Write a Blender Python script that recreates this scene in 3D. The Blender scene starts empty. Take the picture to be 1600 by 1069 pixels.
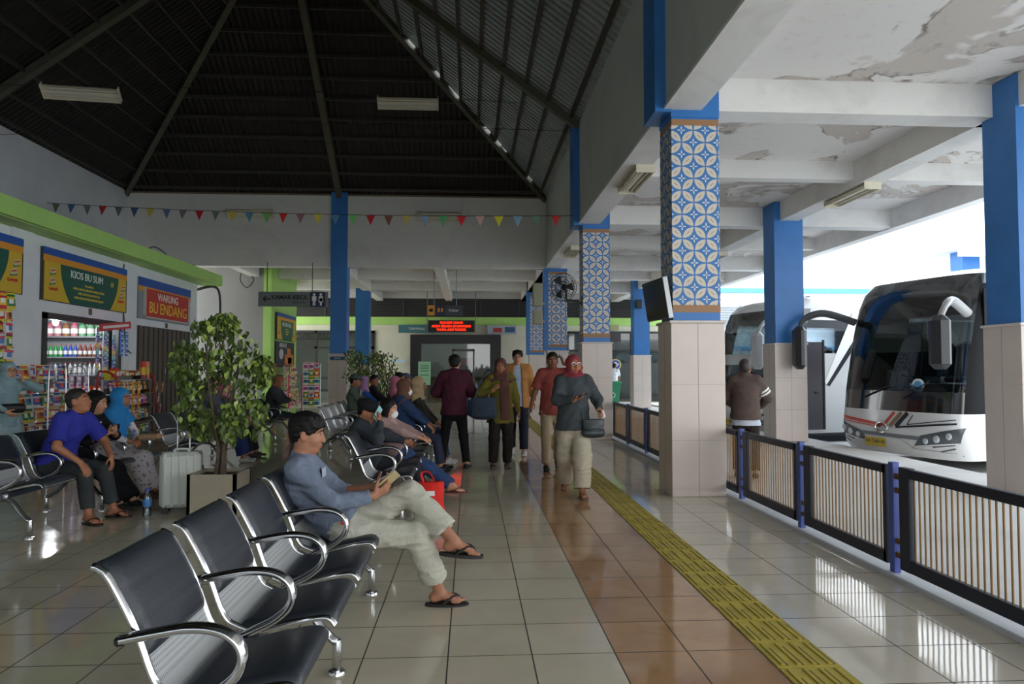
import bpy, math, random
import numpy as np
from mathutils import Vector, Matrix, Euler
random.seed(7)
SC = bpy.context.scene
COL = SC.collection
PI = math.pi

# ------------------------------------------------------------------ tagging
def tag(o, label=None, cat=None, group=None, kind=None):
    if label: o['label'] = label
    if cat: o['category'] = cat
    if group: o['group'] = group
    if kind: o['kind'] = kind
    return o

def empty(name, loc=(0, 0, 0), rz=0.0, parent=None):
    o = bpy.data.objects.new(name, None)
    o.empty_display_size = 0.1
    COL.objects.link(o)
    o.location = loc
    o.rotation_euler = (0, 0, rz)
    if parent: o.parent = parent
    return o

def thing(name, label, cat, loc=(0, 0, 0), rz=0.0, group=None):
    return tag(empty(name, loc, rz), label, cat, group)

def copy_tree(o, parent=None):
    c = o.copy()
    COL.objects.link(c)
    c.parent = parent
    for ch in list(o.children):
        copy_tree(ch, c)
    return c

# ------------------------------------------------------------------ mesh builder
class MB:
    def __init__(s):
        s.v = []; s.f = []; s.m = []
    def add(s, vs, fs, m=0):
        b = len(s.v)
        s.v.extend([tuple(p) for p in vs])
        for f in fs:
            s.f.append(tuple(b + i for i in f)); s.m.append(m)
        return s
    def box(s, c, d, m=0, rot=None, bev=0.0):
        x, y, z = d[0] / 2, d[1] / 2, d[2] / 2
        if bev > 0:
            b = min(bev, x * .9, y * .9, z * .9)
            vs = []; idx = {}
            for sx in (-1, 1):
                for sy in (-1, 1):
                    for sz in (-1, 1):
                        for ax in range(3):
                            p = [sx * (x - b), sy * (y - b), sz * (z - b)]
                            p[ax] = (sx * x, sy * y, sz * z)[ax]
                            idx[(sx, sy, sz, ax)] = len(vs); vs.append(p)
            fs = []
            S = (-1, 1)
            for ax in range(3):
                o1, o2 = [(1, 2), (2, 0), (0, 1)][ax]
                for sg in S:
                    q = []
                    for a, bb in ((-1, -1), (1, -1), (1, 1), (-1, 1)):
                        k = [0, 0, 0]; k[ax] = sg; k[o1] = a; k[o2] = bb
                        q.append(idx[(k[0], k[1], k[2], ax)])
                    fs.append(q if sg > 0 else q[::-1])
            for ax in range(3):          # edges along ax
                o1, o2 = [(1, 2), (2, 0), (0, 1)][ax]
                for a in S:
                    for bb in S:
                        k0 = [0, 0, 0]; k0[ax] = -1; k0[o1] = a; k0[o2] = bb
                        k1 = list(k0); k1[ax] = 1
                        q = [idx[(*k0, o1)], idx[(*k1, o1)], idx[(*k1, o2)], idx[(*k0, o2)]]
                        fs.append(q if a * bb < 0 else q[::-1])
            for sx in S:
                for sy in S:
                    for sz in S:
                        q = [idx[(sx, sy, sz, i)] for i in range(3)]
                        fs.append(q if sx * sy * sz > 0 else q[::-1])
        else:
            vs = [(sx * x, sy * y, sz * z) for sx in (-1, 1) for sy in (-1, 1) for sz in (-1, 1)]
            fs = [(0, 1, 3, 2), (4, 6, 7, 5), (0, 4, 5, 1), (2, 3, 7, 6), (0, 2, 6, 4), (1, 5, 7, 3)]
        if rot is not None:
            R = rot if isinstance(rot, Matrix) else Euler(rot).to_matrix()
            vs = [R @ Vector(p) for p in vs]
        vs = [(p[0] + c[0], p[1] + c[1], p[2] + c[2]) for p in vs]
        return s.add(vs, fs, m)
    def bx(s, x0, x1, y0, y1, z0, z1, m=0, bev=0.0):
        return s.box(((x0 + x1) / 2, (y0 + y1) / 2, (z0 + z1) / 2), (abs(x1 - x0), abs(y1 - y0), abs(z1 - z0)), m, None, bev)
    def bar(s, a, b, w, h, m=0, up=(0, 0, 1)):
        a = Vector(a); b = Vector(b); d = b - a; L = d.length; d.normalize()
        u = Vector(up)
        if abs(d.dot(u)) > .98: u = Vector((1, 0, 0))
        sd = d.cross(u).normalized(); u = sd.cross(d).normalized()
        R = Matrix((d, sd, u)).transposed()
        return s.box((a + b) / 2, (L, w, h), m, R)
    def tube(s, pts, r, n=8, m=0, closed=False, cap=True, flat=None, up=None):
        P = [Vector(p) for p in pts]; k = len(P)
        rs = r if isinstance(r, (list, tuple)) else [r] * k
        fl = flat if flat else (1.0, 1.0)
        vs = []; prev = None
        for i in range(k):
            if closed: t = P[(i + 1) % k] - P[i - 1]
            else: t = P[min(i + 1, k - 1)] - P[max(i - 1, 0)]
            if t.length < 1e-9: t = Vector((0, 0, 1))
            t.normalize()
            if up is not None:
                a = Vector(up); a = a - t * a.dot(t)
                if a.length < 1e-5: a = t.orthogonal()
                a.normalize()
            elif prev is None: a = t.orthogonal().normalized()
            else:
                a = prev - t * prev.dot(t)
                a = a.normalized() if a.length > 1e-6 else t.orthogonal().normalized()
            prev = a; b = t.cross(a)
            for j in range(n):
                th = 2 * PI * j / n
                vs.append(P[i] + a * (math.cos(th) * rs[i] * fl[0]) + b * (math.sin(th) * rs[i] * fl[1]))
        fs = []
        for i in range(k if closed else k - 1):
            i2 = (i + 1) % k
            for j in range(n):
                j2 = (j + 1) % n
                fs.append((i * n + j, i * n + j2, i2 * n + j2, i2 * n + j))
        if cap and not closed:
            fs.append(tuple(range(n))[::-1]); fs.append(tuple((k - 1) * n + j for j in range(n)))
        return s.add(vs, fs, m)
    def cyl(s, a, b, r0, r1=None, n=16, m=0):
        return s.tube([a, b], [r0, r0 if r1 is None else r1], n, m)
    def lathe(s, prof, c=(0, 0, 0), n=16, m=0):
        vs = []; fs = []
        k = len(prof)
        for (r, z) in prof:
            for j in range(n):
                t = 2 * PI * j / n
                vs.append((c[0] + r * math.cos(t), c[1] + r * math.sin(t), c[2] + z))
        for i in range(k - 1):
            for j in range(n):
                j2 = (j + 1) % n
                fs.append((i * n + j, i * n + j2, (i + 1) * n + j2, (i + 1) * n + j))
        fs.append(tuple(range(n))[::-1]); fs.append(tuple((k - 1) * n + j for j in range(n)))
        return s.add(vs, fs, m)
    def ball(s, c, r, m=0, nu=12, nv=8, rot=None):
        rr = r if isinstance(r, (tuple, list)) else (r, r, r)
        vs = []; fs = []
        for i in range(nv + 1):
            a = -PI / 2 + PI * i / nv
            for j in range(nu):
                t = 2 * PI * j / nu
                p = Vector((rr[0] * math.cos(a) * math.cos(t), rr[1] * math.cos(a) * math.sin(t), rr[2] * math.sin(a)))
                if rot is not None: p = rot @ p
                vs.append((p[0] + c[0], p[1] + c[1], p[2] + c[2]))
        for i in range(nv):
            for j in range(nu):
                j2 = (j + 1) % nu
                fs.append((i * nu + j, i * nu + j2, (i + 1) * nu + j2, (i + 1) * nu + j))
        return s.add(vs, fs, m)
    def prism(s, poly, o, ex, ey, ez, depth, m=0):
        """polygon (2D) in plane ex,ey at o, extruded along ez by depth"""
        o = Vector(o); ex = Vector(ex); ey = Vector(ey); ez = Vector(ez)
        k = len(poly)
        A = [o + ex * p[0] + ey * p[1] for p in poly]
        B = [p + ez * depth for p in A]
        fs = [tuple(range(k))[::-1], tuple(range(k, 2 * k))]
        for i in range(k):
            j = (i + 1) % k
            fs.append((i, j, k + j, k + i))
        return s.add(A + B, fs, m)
    def quad(s, a, b, c, d, m=0):
        return s.add([a, b, c, d], [(0, 1, 2, 3)], m)
    def sheet(s, grid, th=None, m=0):
        """grid[i][j] of points; optional thickness along z-normal average"""
        ni = len(grid); nj = len(grid[0])
        G = [[Vector(p) for p in r] for r in grid]
        vs = [p for r in G for p in r]
        fs = [(i * nj + j, (i + 1) * nj + j, (i + 1) * nj + j + 1, i * nj + j + 1) for i in range(ni - 1) for j in range(nj - 1)]
        if th:
            nrm = []
            for i in range(ni):
                for j in range(nj):
                    a = G[min(i + 1, ni - 1)][j] - G[max(i - 1, 0)][j]
                    b = G[i][min(j + 1, nj - 1)] - G[i][max(j - 1, 0)]
                    n_ = a.cross(b)
                    nrm.append(n_.normalized() if n_.length > 1e-9 else Vector((0, 0, 1)))
            N = ni * nj
            vs2 = [vs[i] - nrm[i] * th for i in range(N)]
            fs2 = [tuple(N + q for q in f[::-1]) for f in fs]
            rim = []
            for i in range(ni - 1):
                rim.append((i * nj, N + i * nj, N + (i + 1) * nj, (i + 1) * nj)[::-1])
                rim.append((i * nj + nj - 1, N + i * nj + nj - 1, N + (i + 1) * nj + nj - 1, (i + 1) * nj + nj - 1))
            for j in range(nj - 1):
                rim.append((j, N + j, N + j + 1, j + 1))
                q = (ni - 1) * nj
                rim.append((q + j, N + q + j, N + q + j + 1, q + j + 1)[::-1])
            return s.add(vs + vs2, fs + fs2 + rim, m)
        return s.add(vs, fs, m)
    def xform(s, M):
        s.v = [tuple(M @ Vector(p)) for p in s.v]; return s
    def mesh(s, name, mats, smooth=35):
        me = bpy.data.meshes.new(name)
        me.from_pydata(s.v, [], s.f)
        for m in (mats if isinstance(mats, (list, tuple)) else [mats]): me.materials.append(m)
        me.polygons.foreach_set('material_index', s.m)
        if smooth:
            me.polygons.foreach_set('use_smooth', [True] * len(me.polygons))
            me.set_sharp_from_angle(angle=math.radians(smooth))
        me.update()
        return me
    def build(s, name, mats, parent=None, loc=None, smooth=35):
        o = bpy.data.objects.new(name, s.mesh(name, mats, smooth))
        COL.objects.link(o)
        if parent: o.parent = parent
        if loc: o.location = loc
        return o

def place(name, me, parent=None, loc=(0, 0, 0), rot=(0, 0, 0)):
    o = bpy.data.objects.new(name, me); COL.objects.link(o)
    o.location = loc; o.rotation_euler = rot
    if parent: o.parent = parent
    return o

def struct(name, mb, mats, parent=None, smooth=0):
    o = mb.build(name, mats, parent, smooth=smooth)
    if not parent: o['kind'] = 'structure'
    return o

def smoothpath(pts, n=6):
    P = [Vector(p) for p in pts]; out = []
    for i in range(len(P) - 1):
        p0 = P[max(i - 1, 0)]; p1 = P[i]; p2 = P[i + 1]; p3 = P[min(i + 2, len(P) - 1)]
        for k in range(n):
            t = k / n
            out.append(.5 * ((2 * p1) + (p2 - p0) * t + (2 * p0 - 5 * p1 + 4 * p2 - p3) * t * t + (3 * p1 - p0 - 3 * p2 + p3) * t ** 3))
    out.append(P[-1]); return out

# ------------------------------------------------------------------ lettering
def lettering(name, txt, size, mat, parent, loc, rot, ext=.003, align='CENTER', xs=1.0, bold=0.0, sp=1.0):
    cu = bpy.data.curves.new(name, 'FONT')
    cu.body = txt; cu.size = size; cu.extrude = ext; cu.align_x = align; cu.align_y = 'CENTER'
    cu.offset = bold; cu.space_character = sp; cu.resolution_u = 3
    o = bpy.data.objects.new(name, cu); COL.objects.link(o)
    dg = bpy.context.evaluated_depsgraph_get()
    me = bpy.data.meshes.new_from_object(o.evaluated_get(dg))
    bpy.data.objects.remove(o); bpy.data.curves.remove(cu)
    me.materials.clear(); me.materials.append(mat)
    me.name = name
    ob = bpy.data.objects.new(name, me); COL.objects.link(ob)
    ob.location = loc; ob.rotation_euler = rot; ob.scale = (xs, 1, 1)
    if parent: ob.parent = parent
    return ob

def words(name, txt, size, mat, parent, loc, rot, ext=.003, xs=1.0):
    """each word of a sign that faces +X as its own piece, set side by side along Y"""
    obs = [lettering(name, w_, size, mat, parent, loc, rot, ext, 'LEFT', xs) for w_ in txt.split()]
    wd = [max(v.co.x for v in o.data.vertices) * xs for o in obs]; gap = size * .30
    y = -(sum(wd) + gap * (len(wd) - 1)) / 2
    for o, w_ in zip(obs, wd):
        o.location = (loc[0], loc[1] + y, loc[2]); y += w_ + gap

# ------------------------------------------------------------------ node helpers
class NT:
    def __init__(s, name):
        s.mat = bpy.data.materials.new(name); s.mat.use_nodes = True
        s.t = s.mat.node_tree; s.t.nodes.clear()
        s.out = s.t.nodes.new('ShaderNodeOutputMaterial')
    def n(s, ty, **kw):
        nd = s.t.nodes.new(ty)
        for k, v in kw.items(): setattr(nd, k, v)
        return nd
    def L(s, a, b): s.t.links.new(a, b)
    def inp(s, nd, key, v):
        if v is None: return
        if hasattr(v, 'is_output'): s.L(v, nd.inputs[key])
        else: nd.inputs[key].default_value = v
    def m(s, op, a, b=None, c=None, clamp=False):
        nd = s.n('ShaderNodeMath', operation=op, use_clamp=clamp)
        s.inp(nd, 0, a); s.inp(nd, 1, b); s.inp(nd, 2, c)
        return nd.outputs[0]
    def mix(s, f, a, b):
        nd = s.n('ShaderNodeMix', data_type='RGBA')
        s.inp(nd, 0, f); s.inp(nd, 6, col(a) if isinstance(a, tuple) else a); s.inp(nd, 7, col(b) if isinstance(b, tuple) else b)
        return nd.outputs[2]
    def noise(s, vec, scale, detail=3, rough=.55, out=0, dist=0.0):
        nd = s.n('ShaderNodeTexNoise'); nd.inputs['Scale'].default_value = scale
        nd.inputs['Detail'].default_value = detail; nd.inputs['Roughness'].default_value = rough
        nd.inputs['Distortion'].default_value = dist
        if vec is not None: s.L(vec, nd.inputs['Vector'])
        return nd.outputs[out]
    def ramp(s, f, a, b):
        nd = s.n('ShaderNodeMapRange'); s.inp(nd, 0, f); nd.inputs[1].default_value = a; nd.inputs[2].default_value = b
        return nd.outputs[0]
    def obj(s):
        return s.n('ShaderNodeTexCoord').outputs['Object']
    def pos(s):
        return s.n('ShaderNodeNewGeometry').outputs['Position']
    def sep(s, v):
        nd = s.n('ShaderNodeSeparateXYZ'); s.L(v, nd.inputs[0]); return nd.outputs
    def bump(s, h, dist=.01, strength=.5):
        nd = s.n('ShaderNodeBump'); nd.inputs['Strength'].default_value = strength; nd.inputs['Distance'].default_value = dist
        s.L(h, nd.inputs['Height']); return nd.outputs[0]
    def bsdf(s, color, rough=.5, metal=0.0, normal=None, spec=None, trans=None, emit=None, estr=0, coat=None, alpha=None, ior=None):
        b = s.n('ShaderNodeBsdfPrincipled')
        s.inp(b, 'Base Color', col(color) if isinstance(color, tuple) else color)
        s.inp(b, 'Roughness', rough); s.inp(b, 'Metallic', metal)
        if normal is not None: s.L(normal, b.inputs['Normal'])
        if spec is not None: s.inp(b, 'Specular IOR Level', spec)
        if trans is not None: s.inp(b, 'Transmission Weight', trans)
        if coat is not None: s.inp(b, 'Coat Weight', coat)
        if alpha is not None: s.inp(b, 'Alpha', alpha)
        if ior is not None: s.inp(b, 'IOR', ior)
        if emit is not None:
            s.inp(b, 'Emission Color', col(emit)); b.inputs['Emission Strength'].default_value = estr
        s.L(b.outputs[0], s.out.inputs[0])
        return s.mat

def lin(c):
    return c / 12.92 if c <= .04045 else ((c + .055) / 1.055) ** 2.4
def col(c):
    """sRGB 0-255 triple -> linear rgba"""
    if len(c) == 4: return c
    return (lin(c[0] / 255), lin(c[1] / 255), lin(c[2] / 255), 1)

_mc = {}
def M(rgb, rough=.5, metal=0.0, var=.0, vs=8.0, bump=0.0, bs=60.0, spec=None, coat=None, name=None, bdist=.004):
    """simple procedural material: colour with noise variation and bump"""
    key = (rgb, rough, metal, var, vs, bump, bs, spec, coat)
    if key in _mc: return _mc[key]
    t = NT(name or 'paint_%d_%d_%d' % rgb)
    o = t.obj()
    c = col(rgb)
    if var > 0:
        f = t.ramp(t.noise(o, vs, 4), .3, .7)
        dk = tuple(x * (1 - var) for x in c[:3]) + (1,)
        lt = tuple(min(1, x * (1 + var * .6)) for x in c[:3]) + (1,)
        cc = t.mix(f, dk, lt)
    else: cc = c
    nm = t.bump(t.noise(o, bs, 3), bdist, bump) if bump > 0 else None
    m = t.bsdf(cc, rough, metal, nm, spec, coat=coat)
    _mc[key] = m
    return m

def EM(rgb, strength, name='lamp'):
    t = NT(name)
    e = t.n('ShaderNodeEmission'); e.inputs[0].default_value = col(rgb); e.inputs[1].default_value = strength
    t.L(e.outputs[0], t.out.inputs[0]); return t.mat

def glass_mat(name, tint=(220, 235, 235), a=.25, rough=.03):
    """thin window glass: mix of transparent and glossy"""
    t = NT(name)
    tr = t.n('ShaderNodeBsdfTransparent'); tr.inputs[0].default_value = col(tint)
    gl = t.n('ShaderNodeBsdfGlossy'); gl.inputs[1].default_value = rough
    fr = t.n('ShaderNodeFresnel'); fr.inputs[0].default_value = 1.45
    mx = t.n('ShaderNodeMixShader')
    t.L(t.m('ADD', fr.outputs[0], a, clamp=True), mx.inputs[0])
    t.L(tr.outputs[0], mx.inputs[1]); t.L(gl.outputs[0], mx.inputs[2])
    t.L(mx.outputs[0], t.out.inputs[0]); return t.mat
# ================================================================== MATERIALS
def tile_mat(name, c1, c2, ox, px, oy, py, rough=.07, grout=(60, 55, 48), gw=.0035):
    t = NT(name); p = t.pos(); x, y, z = t.sep(p)
    u = t.m('DIVIDE', t.m('SUBTRACT', x, ox), px); v = t.m('DIVIDE', t.m('SUBTRACT', y, oy), py)
    fu = t.m('FRACT', u); fv = t.m('FRACT', v)
    du = t.m('MULTIPLY', t.m('MINIMUM', fu, t.m('SUBTRACT', 1.0, fu)), px)
    dv = t.m('MULTIPLY', t.m('MINIMUM', fv, t.m('SUBTRACT', 1.0, fv)), py)
    g = t.m('LESS_THAN', t.m('MINIMUM', du, dv), gw)
    cv = t.n('ShaderNodeCombineXYZ'); t.L(t.m('FLOOR', u), cv.inputs[0]); t.L(t.m('FLOOR', v), cv.inputs[1])
    wn = t.n('ShaderNodeTexWhiteNoise', noise_dimensions='2D'); t.L(cv.outputs[0], wn.inputs[0])
    n1 = t.ramp(t.noise(p, 3.2, 5, .6, dist=.6), .3, .7)
    f = t.m('ADD', t.m('MULTIPLY', n1, .65), t.m('MULTIPLY', wn.outputs[0], .35))
    c = t.mix(f, c1, c2)
    stain = t.ramp(t.noise(p, 1.1, 6, .65), .62, .78)
    c = t.mix(t.m('MULTIPLY', stain, .25), c, (90, 80, 62))
    c = t.mix(g, c, grout)
    rr = t.m('ADD', rough, t.m('MULTIPLY', t.ramp(t.noise(p, 2.0, 4), .35, .75), .07))
    rr = t.m('MAXIMUM', rr, t.m('MULTIPLY', g, .6))
    # slight waviness of every tile as it was laid
    cv2 = t.n('ShaderNodeCombineXYZ'); t.L(wn.outputs[0], cv2.inputs[0])
    h = t.m('ADD', t.m('MULTIPLY', t.noise(p, 1.7, 2), 1.0), t.m('MULTIPLY', g, -.35))
    nm = t.bump(h, .006, .35)
    return t.bsdf(c, rr, 0, nm, spec=.62)

def plaster(name, rgb, dirt=(96, 88, 78), amount=.35, scale=.8, rough=.75, streak=False, bump=.15):
    t = NT(name); p = t.pos()
    n1 = t.noise(p, scale, 7, .62, dist=.8); n2 = t.noise(p, scale * 6, 4, .6)
    f = t.m('MULTIPLY', t.ramp(n1, .5, .78), amount)
    f = t.m('ADD', f, t.m('MULTIPLY', t.ramp(n2, .55, .9), amount * .35), clamp=True)
    c = t.mix(f, rgb, dirt)
    return t.bsdf(c, rough, 0, t.bump(t.noise(p, 30, 4), .004, bump), spec=.3)

def stained_ceiling(name, rgb):
    """white slab with damp patches that have dark rims"""
    t = NT(name); p = t.pos()
    n1 = t.noise(p, .75, 5, .55, dist=1.2)
    patch = t.ramp(n1, .50, .55)
    rim = t.m('SUBTRACT', 1.0, t.m('MULTIPLY', t.m('ABSOLUTE', t.m('SUBTRACT', n1, .53)), 38.0), clamp=True)
    brk = t.ramp(t.noise(p, 2.2, 4, .6), .45, .62)
    fine = t.ramp(t.noise(p, 7, 6, .7), .55, .85)
    c = t.mix(t.m('MULTIPLY', patch, .5), rgb, (170, 152, 136))
    c = t.mix(t.m('MULTIPLY', t.m('MULTIPLY', rim, brk), .8), c, (78, 68, 58))
    c = t.mix(t.m('MULTIPLY', fine, .32), c, (120, 110, 100))
    return t.bsdf(c, .8, 0, t.bump(t.noise(p, 18, 4), .004, .2), spec=.25)

def kawung_mat():
    """blue wall covering with interlocking pale petals and small white crosses"""
    t = NT('kawung_pattern'); o = t.pos(); x, y, z = t.sep(o)
    c = .1875                                  # side of one square of the diagonal grid
    s = t.m('ADD', t.m('ADD', x, y), -9.69 + .0)
    u = t.m('DIVIDE', t.m('MULTIPLY', t.m('ADD', s, z), .70711), c)
    v = t.m('DIVIDE', t.m('MULTIPLY', t.m('SUBTRACT', s, z), .70711), c)
    def lens(a, b):
        fa = t.m('SUBTRACT', t.m('FRACT', a), .5)            # along the petal
        fb = t.m('SUBTRACT', t.m('FRACT', t.m('ADD', b, .5)), .5)
        w = t.m('MULTIPLY', t.m('SUBTRACT', .20, t.m('MULTIPLY', fa, fa)), 1.0)
        inn = t.m('LESS_THAN', t.m('ABSOLUTE', fb), w)
        core = t.m('MULTIPLY', t.m('LESS_THAN', t.m('ABSOLUTE', fb), .022), t.m('LESS_THAN', t.m('ABSOLUTE', fa), .13))
        return inn, core
    l1, c1 = lens(u, v); l2, c2 = lens(v, u)
    pet = t.m('MAXIMUM', l1, l2); core = t.m('MAXIMUM', c1, c2)
    # small cross in the middle of every square (axis aligned on the wall)
    fu = t.m('SUBTRACT', t.m('FRACT', u), .5); fv = t.m('SUBTRACT', t.m('FRACT', v), .5)
    a = t.m('ABSOLUTE', t.m('ADD', fu, fv)); b = t.m('ABSOLUTE', t.m('SUBTRACT', fu, fv))
    def dash(p, q):
        k = t.m('LESS_THAN', q, .05)
        k = t.m('MULTIPLY', k, t.m('LESS_THAN', p, .30)); return t.m('MULTIPLY', k, t.m('GREATER_THAN', p, .07))
    cr = t.m('MAXIMUM', dash(a, b), dash(b, a))
    cc = t.mix(pet, (62, 122, 184), (214, 206, 192))
    cc = t.mix(core, cc, (176, 140, 104))
    cc = t.mix(cr, cc, (222, 224, 226))
    return t.bsdf(cc, .45, 0, None, spec=.4)

def corrugated(name, c1, c2, axis, pitch, rough=.45, metal=0.0, gaps=False):
    t = NT(name); p = t.pos(); xyz = t.sep(p)
    w = t.m('SINE', t.m('MULTIPLY', xyz[axis], 2 * PI / pitch))
    n1 = t.ramp(t.noise(p, .7, 5, .6), .3, .7)
    c = t.mix(n1, c1, c2)
    return t.bsdf(c, rough, metal, t.bump(w, .02, .9), spec=.4)

m_floor = tile_mat('floor_tile_cream', (196, 187, 164), (212, 202, 180), .297, .4, 3.428, .4065, rough=.05)
m_floor2 = tile_mat('floor_tile_side', (208, 200, 182), (222, 214, 198), 1.7, .4, 3.428, .4065, rough=.05)
m_brown = tile_mat('floor_tile_brown', (160, 118, 82), (190, 150, 110), .697, .352, 3.428, .4065, rough=.05)
m_white = plaster('white_plaster', (206, 204, 202), amount=.22)
m_wall = plaster('hall_wall_plaster', (222, 220, 214), (150, 146, 136), amount=.35, scale=.6)
m_wallg = plaster('grey_wall_plaster', (196, 200, 194), (140, 142, 134), amount=.3, scale=.6)
m_beam = plaster('beam_plaster', (232, 230, 226), (140, 130, 118), amount=.25, scale=1.2)
m_slab = stained_ceiling('stained_slab', (230, 226, 222))
m_blue = M((54, 120, 190), .4, var=.10, vs=3, spec=.45, name='blue_gloss_paint')
m_pink = M((214, 200, 191), .3, var=.05, vs=2, name='pinkish_cladding')
m_brownband = M((160, 118, 80), .5, name='tan_band')
m_green = M((176, 220, 118), .5, var=.06, vs=2, name='lime_paint')
m_pat = kawung_mat()
m_dark = M((30, 28, 27), .5, name='dark_frame')
m_roofd = corrugated('roof_sheet_dark', (30, 25, 21), (38, 32, 27), 0, .14, .6)
m_roofdY = corrugated('roof_sheet_dark_side', (26, 22, 19), (33, 28, 24), 1, .14, .6)
m_roofl = corrugated('roof_sheet_zinc', (140, 150, 152), (170, 178, 176), 1, .18, .35, .5)
m_raft = M((86, 84, 70), .6, var=.2, vs=4, name='rafter_paint')
m_purl = M((66, 62, 55), .55, var=.2, vs=4, name='purlin_steel')
m_conc = plaster('apron_concrete', (212, 210, 206), (136, 132, 126), amount=.4, scale=.5, rough=.7)
m_yel = M((188, 168, 62), .55, var=.22, vs=9, name='tactile_yellow')
m_yeld = M((74, 62, 32), .7, var=.2, vs=20, name='tactile_worn')
m_steel = M((120, 122, 124), .35, .9, name='steel_grey')

# ================================================================== FLOOR
mb = MB()
YA, YB = -7.0, 29.5
mb.quad((-12, YA, 0), (.697, YA, 0), (.697, YB, 0), (-12, YB, 0), 0)
mb.quad((.697, YA, 0), (1.40, YA, 0), (1.40, YB, 0), (.697, YB, 0), 1)
mb.quad((1.40, YA, 0), (1.70, YA, 0), (1.70, YB, 0), (1.40, YB, 0), 0)
mb.quad((1.70, YA, 0), (2.86, YA, 0), (2.86, YB, 0), (1.70, YB, 0), 2)
struct('floor', mb, [m_floor, m_brown, m_floor2])
# yellow tactile guide strip: ribbed plates let into the floor
mb = MB(); rng = random.Random(3)
y = -1.0
while y < 28.5:
    mb.bx(1.402, 1.698, y + .004, y + .297, 0.0, .006, 0, .003)
    for k in range(4):
        xx = 1.402 + .037 + k * .074
        mb.bx(xx - .012, xx + .012, y + .025, y + .277, .005, .011, 0, .004)
        if rng.random() < .8: mb.bx(xx + .013, xx + .021, y + .02, y + .02 + rng.uniform(.15, .26), .0055, .0066, 1)
    y += .3
struct('trim_1', mb, [m_yel, m_yeld], smooth=30)
# white kerb strip under the railing, concrete apron and road outside
mb = MB(); mb.bx(2.74, 2.98, YA, YB, -.1, .03, 0, .006)
struct('trim_2', mb, M((206, 208, 212), .45, var=.1, vs=3))
mb = MB(); mb.bx(2.98, 6.75, YA, 29.5, -.3, -.01, 0)
mb.quad((6.75, -30, -.28), (70, -30, -.28), (70, 90, -.28), (6.75, 90, -.28), 0)
mb.quad((-40, -40, -.02), (6.75, -40, -.02), (6.75, -7, -.02), (-40, -7, -.02), 0)
struct('ground', mb, m_conc)

# ================================================================== COLUMNS
def patterned_column(n, x0, x1, y0, y1, zt=4.22, pattern=True, base=1.86, extra_blue=None):
    e = empty('pillar', ((x0 + x1) / 2, (y0 + y1) / 2, 0)); e['kind'] = 'structure'
    e['label'] = n
    cx, cy = e.location.x, e.location.y
    def P(name, mbx, mats, sm=0):
        mbx.v = [(p[0] - cx, p[1] - cy, p[2]) for p in mbx.v]
        return mbx.build(name, mats, e, smooth=sm)
    a = .035 if pattern else .03
    b = MB(); b.bx(x0 - a, x1 + a, y0 - a, y1 + a, 0, base, 0, .004)
    jm = M((150, 138, 130), .6)
    b.bx((x0 + x1) / 2 - .002, (x0 + x1) / 2 + .002, y0 - a - .0015, y0 - a + .01, 0, base, 1)
    b.bx(x0 - a - .0015, x0 - a + .01, (y0 + y1) / 2 - .002, (y0 + y1) / 2 + .002, 0, base, 1)
    for zz in (.6, 1.2):
        b.bx(x0 - a - .001, x1 + a + .001, y0 - a - .001, y0, zz, zz + .003, 1)
    P('base_cladding', b, [m_pink, jm])
    b = MB(); b.bx(x0 - a - .02, x1 + a + .02, y0 - a - .02, y1 + a + .02, base, base + .03, 0, .006)
    P('ledge', b, M((214, 206, 200), .4))
    if pattern:
        b = MB(); b.bx(x0, x1, y0, y1, base + .03, base + .12, 0); b.bx(x0, x1, y0, y1, base + .20, zt - .21, 0)
        b.bx(x0, x1, y0, y1, zt - .14, zt, 0)
        P('shaft', b, m_blue)
        b = MB(); b.bx(x0 - .002, x1 + .002, y0 - .002, y1 + .002, base + .12, base + .20, 0); b.bx(x0 - .002, x1 + .002, y0 - .002, y1 + .002, zt - .21, zt - .14, 0)
        P('band', b, m_brownband)
        b = MB(); b.bx(x0 - .004, x1 + .004, y0 - .004, y1 + .004, base + .20, zt - .21, 0)
        P('patterned_covering', b, m_pat)
    else:
        b = MB(); b.bx(x0, x1, y0, y1, base + .03, zt, 0)
        P('shaft', b, m_blue)
    if extra_blue:
        b = MB(); b.bx(*extra_blue, 0); P('upper_shaft', b, m_blue)
    return e
YI = [7.53, 13.62, 19.75, 25.85]
dn = ['nearest petal-patterned blue pillar with pale clad foot beside the railing', 'second petal-patterned blue pillar along the walkway',
      'third petal-patterned blue pillar under the far wall corner', 'farthest petal-patterned blue pillar in the walkway row']
for k, y0 in enumerate(YI):
    patterned_column(dn[k], 2.19, 2.71, y0, y0 + .46, 4.24, True, 1.86,
                     (2.0, 2.186, y0 - .03, y0 + .46, 4.17, 7.2) if k < 2 else (2.06, 2.19, y0, y0 + .4, 1.89, 4.6))
    b = MB(); b.bx(2.182, 2.718, y0 - .012, y0 + .468, 4.12, 4.565, 0)
    struct('lintel', b, m_blue)
dn = ['plain blue pillar with pink foot in front of the striped bus', 'plain blue pillar with pink foot beside the man in brown jacket',
      'plain blue pillar hidden behind the patterned one', 'far plain blue pillar with white foot beside the railing end']
for k, (y0, x0) in enumerate(((7.2, 5.86), (13.1, 5.78), (19.6, 5.8), (24.6, 5.75))):
    patterned_column(dn[k], x0, x0 + .56, y0, y0 + .5, 4.56, False, 1.83)
patterned_column('plain dark blue pillar in the middle of the far hall side', -3.84, -3.40, 19.62, 20.1, 6.25, False, 1.76)
patterned_column('plain blue pillar behind the middle pillar and potted tree', -4.15, -3.66, 25.8, 26.3, 4.3, False, 1.5)

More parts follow.
